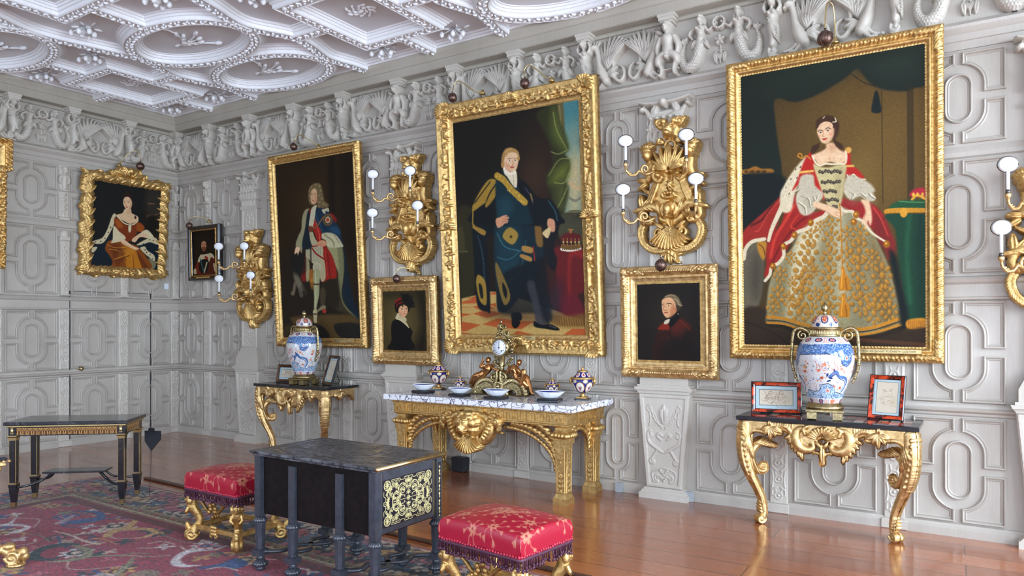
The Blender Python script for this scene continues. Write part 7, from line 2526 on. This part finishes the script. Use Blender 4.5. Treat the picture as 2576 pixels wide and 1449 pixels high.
# ---------------------------------------------------------------- jars, urns, dishes
def lathe_paint(name, prof, p, mat, n_interp=None):
    """profile (r,z) from top to bottom; paint rows follow the profile"""
    P = spline(prof, 6); L = np.concatenate([[0], np.cumsum(np.hypot(*(P[1:] - P[:-1]).T))])
    t = np.linspace(0, L[-1], p.nv)
    R = np.interp(t, L, P[:, 0]); Z = np.interp(t, L, P[:, 1])
    A = np.linspace(0, 2 * PI, p.nu)
    X = R[:, None] * np.cos(A)[None, :]; Y = R[:, None] * np.sin(A)[None, :]
    me = grid_mesh(name, np.stack([X.ravel(), Y.ravel(), np.broadcast_to(Z[:, None], X.shape).ravel()], 1), p.nu, p.nv, mat)
    p.to(me)
    return me
def imari():
    w0 = (200, 200, 200); bl = (26, 50, 100); lb = (70, 106, 156); rd = (178, 74, 42); dk = (44, 34, 40)
    p = Paint(520, 300, .5, w0); rg = random.Random(4)
    def tangle(P, c, n, r, seed): p.speck(c, P, n, r, .85, seed, .6)
    for rep in range(3):
        o = rep / 3
        T = lambda x, y: (o + x / 3, y)
        # shoulder band of blue with lobed lappets
        band = [T(0, .09), T(.5, .08), T(1, .09), T(1, .155), T(.78, .16), T(.76, .2), T(.66, .235), T(.55, .22), T(.5, .165), T(.3, .15), T(0, .155)]
        p.poly(dk, [(a, b_ + .004) for a, b_ in band], .003); p.poly(lb, band, .003)
        tangle(band, bl, 120, .006, rep + 1); tangle(band, (196, 208, 218), 240, .005, rep + 7)
        p.ell((190, 200, 210), *T(.64, .18), .012, .016); p.ell(rd, *T(.64, .18), .006, .008)
        for x in (.12, .42, .85):
            p.ell(bl, *T(x, .05), .028, .02, 0, .2); 
            for q in range(5): p.ell((206, 120, 110), T(x, .05)[0] + .012 * math.cos(q * 1.26), .05 + .009 * math.sin(q * 1.26), .007, .006, 0, .3)
        for x in (.27, .62): 
            for q in range(4): p.line(rd, [T(x - .05 + q * .03, .03), T(x - .06 + q * .04, .05), T(x - .04 + q * .03, .075)], .0025, .8)
        # branch, blossoms and phoenix on the white
        p.line(lb, [T(.35, .30), T(.45, .27), T(.52, .30), T(.66, .31), T(.75, .34), T(.74, .38), T(.68, .41)], .022, 1, 8, .012)
        p.line(bl, [T(.35, .31), T(.46, .285), T(.54, .315), T(.66, .33), T(.72, .36)], .005, .8)
        for x, y in ((.3, .29), (.36, .31), (.42, .26), (.33, .33)): p.ell(bl, *T(x, y), .014, .006, rg.random() * 3, .3)
        for x, y in ((.15, .26), (.25, .22), (.2, .31), (.55, .25), (.6, .38), (.45, .37), (.88, .27), (.85, .33), (.3, .38)):
            for q in range(5): p.ell(rd if (x * 100) % 2 < 1 else (204, 120, 90), T(x, y)[0] + .006 * math.cos(q * 1.26), y + .006 * math.sin(q * 1.26), .006, .005, 0, .4, .9)
        for k in range(8): p.line(rd, [T(.1 + .05 * k, .2 + .02 * (k % 3)), T(.13 + .05 * k, .23 + .02 * (k % 2)), T(.1 + .05 * k, .26)], .003, .7)
        p.ell((200, 130, 90), *T(.9, .24), .014, .014, 0, .1, .8)
        tangle([T(0, .16), T(1, .16), T(1, .4), T(0, .4)], (170, 120, 100), 50, .0035, rep + 20)
        for k in range(34): p.ell([(196, 106, 70), (84, 120, 170), (120, 130, 90)][k % 3], *T(rg.random(), rg.uniform(.2, .4)), .006, .0045, rg.random() * 3, .4, .8)
        for k in range(16): x_, y_ = rg.random(), rg.uniform(.19, .39); p.line([(170, 90, 60), (60, 90, 150)][k % 2], [T(x_, y_), T(x_ + .04, y_ + .012), T(x_ + .06, y_ - .008)], .0022, .8)
        # lower lobed panel and foot border
        low = [T(0, .41), T(.12, .405), T(.2, .36), T(.32, .35), T(.44, .37), T(.5, .41), T(.75, .43), T(.85, .40), T(1, .41), T(1, .455), T(0, .455)]
        p.poly(dk, [(a, b_ - .004) for a, b_ in low], .003); p.poly((150, 176, 200), low, .003); tangle(low, (200, 208, 214), 160, .005, rep + 50); tangle(low, bl, 190, .005, rep + 30)
        p.ell(w0, *T(.32, .40), .02, .016, 0, .2)
        for q in range(8): p.line(rd, [T(.32, .40), (T(.32, .4)[0] + .016 * math.cos(q * .785), .4 + .013 * math.sin(q * .785))], .003, .9, 1)
        for x in (.15, .48, .82):
            p.ell(bl if x != .48 else (196, 110, 80), *T(x, .477), .022, .016, 0, .2)
            for q in range(4): p.ell((210, 130, 110), T(x, .477)[0] + .01 * math.cos(q * 1.57), .477 + .008 * math.sin(q * 1.57), .005, .005, 0, .3)
            for q in range(5): p.line(rd, [T(x + .09 + q * .03, .465), T(x + .1 + q * .03, .49)], .003, .8, 1)
    body = lathe_paint('painted_body', [(.098, .595), (.125, .588), (.158, .56), (.186, .51), (.197, .45), (.193, .39), (.175, .31), (.15, .24), (.125, .17), (.108, .125), (.102, .11)], p, M['porcelain'])
    q_ = Paint(260, 60, .22, (204, 188, 178))
    for k in range(6):
        x = (k + .5) / 6
        q_.ell(bl, x, .12, .05, .06, 0, .2); q_.ell((206, 150, 120), x, .12, .036, .045, 0, .2)
        for r in range(5): q_.ell(rd, x + .02 * math.cos(r * 1.26), .12 + .024 * math.sin(r * 1.26), .012, .013, 0, .3)
        q_.ell(bl, x + .083, .19, .03, .02); q_.speck(rd, [(x + .04, .02), (x + .12, .02), (x + .12, .17), (x + .04, .17)], 16, .006, .8, k)
    lid = lathe_paint('lid', [(.004, .755), (.04, .75), (.07, .735), (.088, .705), (.09, .675), (.091, .66)], q_, M['porcelain'])
    return body, lid
IM = imari()
def jar(label, x, y, z, rz):
    t = thing('lidded_jar', label, 'vase', (x, y, z), rz, 'painted porcelain jars with bronze handles')
    obj('painted_body', IM[0], t)
    l = obj('lid', IM[1], t)
    MB().lathe(0, 0, [(.012, .752), (.016, .765), (.01, .775), (.022, .79), (.024, .805), (.012, .83), (.003, .842)], 14).gadroon(0, 0, [(.775, .012), (.79, .024), (.81, .024), (.835, .008)], 8, .15).build('finial', M['ormolu'], l)
    c = MB().lathe(0, 0, [(.1, .594), (.106, .6), (.1, .607), (.098, .64), (.108, .65), (.11, .66), (.098, .664)], 28)
    for k in range(36): a = k * PI / 18; c.box(.0975 * math.cos(a) - .0035, .0975 * math.cos(a) + .0035, .0975 * math.sin(a) - .0035, .0975 * math.sin(a) + .0035, .61, .638)
    c.build('bronze_collar', M['ormolu'], t)
    s = MB().lathe(0, 0, [(.118, .07), (.128, .078), (.13, .09), (.118, .1), (.112, .115), (.105, .12)], 28)
    for a in range(4):
        c_, n_ = math.cos(a * PI / 2 + PI / 4), math.sin(a * PI / 2 + PI / 4)
        s.box(c_ * .12 - .032, c_ * .12 + .032, n_ * .12 - .032, n_ * .12 + .032, 0, .072, .006)
    s.box(-.125, .125, -.125, .125, .052, .074, .005)
    s.build('bronze_stand', M['ormolu'], t)
    for sx in (-1, 1):
        m = MB()
        P = spline([(.10, .585), (.105, .62), (.13, .64), (.17, .655), (.205, .635), (.218, .58), (.222, .5), (.225, .42), (.213, .35), (.19, .28), (.178, .26)], 6)
        m.tube([(sx * a, 0, b_) for a, b_ in P], list(np.interp(np.linspace(0, 1, len(P)), [0, .3, .7, 1], [.011, .014, .011, .006])), 8)
        m.tube([(sx * (.15 + a), 0, .6 + b_) for a, b_ in spiral(0, 0, .036, .006, 1.3, PI * .4, 22, -1)], .008, 7)
        for k in range(9): m.ball((sx * P[20 + 4 * k][0], 0, P[20 + 4 * k][1]), .013, .016, .014, 8, 6)
        m.build('handle', M['ormolu'], t)
jar('blue and red painted lidded jar on the right hand table, largest in view', 8.45, -.345, .812, .15)
jar('blue and red painted lidded jar on the table below the wigged man', 2.965, -.36, .812, .0)

def urn_meshes():
    p = Paint(240, 70, .3, (20, 26, 104))
    for k in range(6):
        x = (k + .5) / 6
        p.ell((186, 140, 60), x, .15, .075, .11, 0, .12); p.ell((214, 206, 196), x, .15, .064, .098, 0, .1)
        for q in range(7): p.ell([(180, 70, 96), (110, 130, 70), (200, 120, 130), (90, 60, 120)][q % 4], x + .026 * math.cos(q * 2.4) * (q / 7), .15 + .05 * math.sin(q * 2.4) * (q / 7), .014, .02, 0, .4)
        p.ell((206, 190, 160), x + 1 / 12, .03, .035, .03, 0, .2)
    body = lathe_paint('painted_bowl', [(.095, .185), (.098, .175), (.097, .15), (.088, .12), (.066, .085), (.04, .068), (.022, .06)], p, M['porcelain'])
    g = MB().lathe(0, 0, [(.02, .028), (.03, .032), (.018, .045), (.02, .06), (.03, .064)], 18)
    foot = g; g = MB()
    g.lathe(0, 0, [(.095, .184), (.106, .188), (.107, .198), (.098, .204), (.06, .21)], 26); g.lathe(0, 0, [(.09, .2), (.078, .212), (.064, .228), (.044, .25), (.046, .253), (.044, .26), (.012, .264)], 18)
    g.ball((0, 0, .278), .012, .012, .016, 10, 8); g.ball((0, 0, .266), .018, .018, .006, 10, 6)
    for s in (-1, 1):
        g.tube([(s * a, 0, b) for a, b in ((.085, .12), (.105, .14), (.118, .17), (.112, .198), (.098, .2))], .006, 7); g.ball((s * .11, 0, .17), .014, .018, .024, 10, 8)
    foot.box(-.045, .045, -.045, .045, .012, .028, .003)
    q = Paint(160, 24, .15, (20, 26, 104))
    for k in range(8): q.ell((210, 196, 184), (k + .5) / 8, .08, .045, .05, 0, .2); q.ell((180, 80, 90), (k + .5) / 8, .08, .02, .025)
    lid = lathe_paint('lid', [(.034, .254), (.047, .247), (.068, .224), (.082, .208), (.092, .201)], q, M['porcelain'])
    return body, g.mesh('gilt_rim', M['gold']), foot.mesh('gilt_foot', M['gold']), lid, MB().box(-.062, .062, -.062, .062, 0, .012, .002).mesh('black_plinth', M['black_stone'])
UM = urn_meshes()
def urn(label, x, y, s, rz, grp, z=.83):
    t = thing('lidded_urn', label, 'urn', (x, y, z), rz, grp); t.scale = (s, s, s)
    for me in UM: obj(me.name.split('.')[0], me, t)
urn('large blue and gilt lidded urn at the left end of the marble table', 4.80, -.235, .98, .2, 'large porcelain urns')
urn('large blue and gilt lidded urn at the right end of the marble table', 6.46, -.30, .98, .2, 'large porcelain urns')
urn('small blue and gilt lidded urn between clock and left end of the marble table', 5.14, -.33, .56, .3, 'small porcelain urns')
urn('small blue and gilt lidded urn just right of the clock', 6.12, -.24, .6, .3, 'small porcelain urns')
def dish_meshes():
    n = 72; V = []; F = []; V2 = []
    lv = [(.35, .0), (.55, .004), (.75, .02), (.92, .036), (1.0, .042)]
    for (r, z) in lv + [(.97, .043), (.9, .036), (.72, .020), (.5, .010), (.02, .008)]:
        for i in range(n):
            a = 2 * PI * i / n
            k = 1 + .05 * abs(math.sin(a * 6)) * r
            V.append((r * k * .12 * math.cos(a), r * k * .095 * math.sin(a), .012 + z))
    m = 10
    for j in range(m - 1):
        for i in range(n):
            i2 = (i + 1) % n; F.append((j * n + i, j * n + i2, (j + 1) * n + i2, (j + 1) * n + i))
    F.append(tuple(range(n - 1, -1, -1)))
    a = MB().add(V, F, True).mesh('scalloped_dish', M['white_glaze'])
    b_ = MB(); W2 = []
    for r, z in ((.02, .0095), (.5, .0115), (.72, .0215), (.88, .036)):
        for i in range(n): t = 2 * PI * i / n; k = 1 + .05 * abs(math.sin(t * 6)) * r; W2.append((r * k * .12 * math.cos(t), r * k * .095 * math.sin(t), .0135 + z))
    b_.add(W2, [(j * n + i, j * n + (i + 1) % n, (j + 1) * n + (i + 1) % n, (j + 1) * n + i) for j in range(3) for i in range(n)], True)
    st_ = MB().box(-.088, .088, -.07, .07, 0, .024, .006)
    return a, b_.mesh('blue_glaze', M['cobalt']), st_.mesh('plinth', M['black_stone'])
DM = dish_meshes()
for i, (x, y, s, lb_) in enumerate(((4.90, -.60, 1, 'white scalloped dish with blue inside, leftmost on the marble table'), (5.38, -.66, .93, 'white scalloped dish with blue inside, in front of the left bronze figure'),
                                    (5.80, -.68, 1, 'white scalloped dish with blue inside, in front of the right bronze figure'), (6.31, -.62, 1.06, 'white scalloped dish with blue inside, rightmost on the marble table'))):
    t = thing('shell_dish', lb_, 'dish', (x, y, .83), .1 * (i - 1), 'scalloped dishes on black plinths'); t.scale = (s, s, s * 1.3)
    obj('plinth', DM[2], t)
    d = obj('scalloped_dish', DM[0], t, (0, 0, .012)); obj('blue_glaze', DM[1], d)

# ---------------------------------------------------------------- clock
t = thing('mantel_clock', 'bronze and gilt clock with two reclining bronze figures on the marble table', 'clock', (5.62, -.33, .83), math.radians(4))
f = HF(-.30, .30, 0, .24, .004)
for s in (-1, 1):
    cx = s * .14
    X, Z = np.meshgrid(f.x, f.z)
    r = np.hypot(X - cx, (Z) * .92)
    f.H = np.maximum(f.H, np.where((r < .15) & (r > .05), .055, f.base))
    gr = (r < .135) & (r > .06)
    lat = np.abs(np.sin((X + Z) * 180)) * np.abs(np.sin((X - Z) * 180))
    f.H = np.where(gr & (r < .112), .04 + .012 * (lat < .35), f.H)
    f.H = np.where((r > .118) & (r < .14), .06 + .006 * np.cos(np.arctan2(Z, X - cx) * 60), f.H)
f.mir = True
f.scroll(.045, .17, .04, PI / 2, -1, 1.3, .013, .05); f.limb([(.02, .22), (.02, .15), (.05, .1)], .014, .05); f.leaf(.03, .08, -.8, .09, .02, .03, .05)
for q in range(7): f.leaf(.27 + .004 * q, .015 + .006 * q, 1.2 + q * .4, .06, .016, .03, .03)
f.ell(.28, .02, .03, .025, .05, .01); f.ell(.06, .012, .05, .016, .05, .02)
f.mir = False
f.fan(0, .085, PI / 2, PI, .05, 16, .04, .05, .3); f.ell(0, .085, .018, .018, .05, .05)
f.build('pierced_base', M['ormolu'], t, None, None, True)
MB().box(-.31, .31, -.09, .09, 0, .012, .004).build('foot_plate', M['old_bronze'], t)
m = MB(); rg = random.Random(6)
m.tube([(0, 0, .18), (.01, 0, .26), (0, 0, .36)], [.035, .022, .04], 12)
for k in range(70):
    a = rg.uniform(0, 2 * PI); z = rg.uniform(.25, .66)
    w_ = np.interp(z, [.25, .33, .42, .52, .6, .68], [.05, .10, .105, .08, .045, .012])
    x = w_ * math.cos(a) * rg.uniform(.8, 1.1); y = .035 * math.sin(a) + .015
    if abs(z - .445) < .07 and y < 0: y = .03
    m.ball((x, y, z), .02, .012, .013, 8, 5, Matrix.Rotation(rg.uniform(-1.5, 1.5), 3, 'Y'))
    if k % 3 == 0: m.tube([(x + q[0], y - .01, z + q[1]) for q in spiral(0, 0, .024, .004, 1.2, a, 14)], .0045, 5)
m.ball((0, 0, .685), .010, .01, .02, 8, 6); m.ball((0, 0, .655), .02, .014, .012)
for s in (-1, 1): m.tube([(s * a, -.01, b) for a, b in ((.02, .27), (.06, .29), (.09, .27), (.11, .29))], [.01, .009, .007, .003], 7)
m.tube([(0, .05, .445), (0, -.03, .445)], [.084, .084], 24)
m.build('foliage_case', M['ormolu'], t)
dl = MB().tube([(0, -.032, .445), (0, -.04, .445)], [.070, .068], 32).build('dial', M['white_glaze'], t)
hd = MB(); hd.tube([(.078 * math.cos(a), -.036, .445 + .078 * math.sin(a)) for a in np.linspace(0, 2 * PI, 33)], .008, 8)
hd.build('bezel', M['ormolu'], t)
hm = MB().box(-.0015, .0015, -.044, -.042, .445, .50); hm.box(-.0018, .0018, -.044, -.042, .43, .475); hm.tube([(0, -.046, .445), (0, -.04, .445)], .006, 10); hm.tube([(.028, -.044, .415), (.028, -.04, .415)], .007, 10)
hm.build('hands', M['black_paint'], dl)
nm = text_mesh('numeral', 'XII', .016, M['black_paint'], .0003)
for k, s_ in enumerate(('XII', 'I', 'II', 'III', 'IIII', 'V', 'VI', 'VII', 'VIII', 'IX', 'X', 'XI')):
    a = PI / 2 - k * PI / 6
    obj('numeral', text_mesh('numeral', s_, .015, M['cobalt'], .0003), dl, (.055 * math.cos(a), -.0412, .445 + .055 * math.sin(a)), (PI / 2, 0, 0))
def figure(turn, hip, waist, chest, neck, head, arms, legs):
    m = MB()
    def limb(pts, rs): m.tube([tuple(q) for q in spline(pts, 5)], list(np.interp(np.linspace(0, 1, 5 * (len(pts) - 1) + 1), np.linspace(0, 1, len(rs)), rs)), 10)
    limb([hip, waist, chest, neck], [.042, .034, .043, .02])
    m.ball(head, .024, .026, .03, 12, 10); m.ball(Vector(head) + Vector((.003, .008, .008)), .024, .024, .022, 10, 8)
    m.ball(Vector(head) + Vector((0, -.024, -.002)), .005, .007, .007, 6, 5)
    for shoulder, elbow, hand in arms:
        limb([shoulder, elbow, hand], [.021, .015, .010]); m.ball(hand, .011, .01, .014, 8, 6)
        for k in range(4): m.tube([hand, tuple(Vector(hand) + Vector((-.008 + .005 * k, -.004, .016)))], .0028, 5)
    for knee, foot in legs:
        limb([hip, knee, foot], [.035, .026, .014]); m.ball(foot, .018, .01, .008, 8, 6)
    m.ball(chest, .034, .026, .03, 10, 8)
    limb([hip, tuple(Vector(hip) + Vector((turn * .05, -.01, -.03))), tuple(Vector(hip) + Vector((turn * .10, .0, -.08)))], [.04, .036, .02])
    remesh(m.build('reclining_figure', M['bronze'], t), .0035)
figure(-1, (-.20, -.02, .185), (-.165, -.02, .21), (-.125, -.025, .25), (-.115, -.025, .29), (-.125, -.03, .325),
       [((-.15, -.03, .275), (-.195, -.05, .26), (-.165, -.05, .325)), ((-.09, -.03, .275), (-.05, -.055, .25), (-.01, -.045, .23))],
       [((-.26, -.045, .17), (-.32, -.04, .10)), ((-.27, -.01, .145), (-.33, 0, .06))])
figure(1, (.19, -.02, .17), (.165, -.025, .21), (.145, -.03, .25), (.17, -.02, .285), (.20, -.02, .31),
       [((.12, -.035, .27), (.09, -.045, .22), (.05, -.03, .20)), ((.175, -.035, .27), (.215, -.055, .24), (.25, -.05, .20))],
       [((.27, -.05, .23), (.235, -.06, .10)), ((.27, 0, .17), (.34, -.03, .03))])

# ---------------------------------------------------------------- framed drawings on the tables
def drawing(label, x, y, z, rz, w, h, mat_, seed, tilt=.22, fw=.03, cat='framed drawing'):
    t = thing('framed_drawing', label, cat, (x, y, z + .002), 0)
    t.rotation_euler = (-tilt, 0, rz)
    f = MB().sweep([(-w / 2, 0, 0), (w / 2, 0, 0), (w / 2, 0, h), (-w / 2, 0, h)], [(0, 0), (0, .014), (.003, .018), (fw * .5, .012), (fw - .003, .008), (fw, .002)], True, UPW)
    f.build('frame', mat_, t)
    e_ = MB().sweep([(-w / 2, 0, 0), (w / 2, 0, 0), (w / 2, 0, h), (-w / 2, 0, h)], [(-.003, -.004), (-.003, .015), (.003, .0185), (.004, .015)], True, UPW)
    e_.sweep([(-w / 2, 0, 0), (w / 2, 0, 0), (w / 2, 0, h), (-w / 2, 0, h)], [(fw - .004, .004), (fw - .003, .011), (fw, .009), (fw, .0)], True, UPW)
    e_.box(-w / 2, w / 2, -.001, .006, 0, h)
    e_.build('ebony_edge', M['ebony'], t)
    iw, ih = w - 2 * fw, h - 2 * fw
    p = Paint(150, int(150 * ih / iw), ih / iw, (176, 196, 200)); rg = random.Random(seed); A = ih / iw
    q = .10
    p.poly((60, 66, 64), [(q - .012, q - .012), (1 - q + .012, q - .012), (1 - q + .012, A - q + .012), (q - .012, A - q + .012)], .004, 1, 0)
    p.poly((206, 194, 172), [(q, q), (1 - q, q), (1 - q, A - q), (q, A - q)], .004, 1, 0)
    p.poly((214, 214, 204), [(.03, .03), (.97, .03), (.97, .045), (.03, .045)], .003, .7, 0)
    p.ell((190, 170, 140), .75, A * .6, .2, A * .25, 0, 1, .5)
    c = (120, 84, 64)
    for k in range(26):
        x0, y0 = rg.uniform(.24, .76), rg.uniform(A * .26, A * .76); a = rg.uniform(0, 6)
        pts = [(x0, y0)]
        for _ in range(4): a += rg.uniform(-.9, .9); pts.append((pts[-1][0] + .04 * math.cos(a), pts[-1][1] + .04 * math.sin(a)))
        p.line(c, pts, .005, .55)
    for k in range(2):
        x0 = .36 + .26 * k
        for yy, rr in ((.3, .04), (.45, .07), (.62, .08)): p.line(c, [(x0 + rr * math.cos(b), A * yy + rr * math.sin(b)) for b in np.linspace(0, 5.5, 9)], .005, .6)
    obj('drawing', canvas_mesh('drawing', p, iw, ih, M['canvas']), t, (-iw / 2, -.003, fw))
    MB().tube([(0, .005, h * .7), (0, h * .36 + .02, .02 + h * .10)], .004, 6).build('easel_strut', M['ebony'], t)
drawing('landscape shaped drawing in a red tortoiseshell frame, left of the jar on the right table', 8.085, -.235, .813, math.radians(14), .36, .235, M['tortoise'], 1)
drawing('upright drawing in a red tortoiseshell frame, right of the jar on the right table', 8.83, -.20, .813, math.radians(-12), .235, .315, M['tortoise'], 2)
drawing('small landscape drawing in brown frame behind the jar below the wigged man', 2.56, -.26, .813, math.radians(12), .30, .20, simple('brown_tortoiseshell', (.16, .06, .02, 1), (.02, .01, .008, 1), .15, 0, 40), 3)
drawing('narrow drawing in brown frame turned away, right of the jar below the wigged man', 3.225, -.255, .813, math.radians(-20), .26, .33, bpy.data.materials['brown_tortoiseshell'], 4, .3)
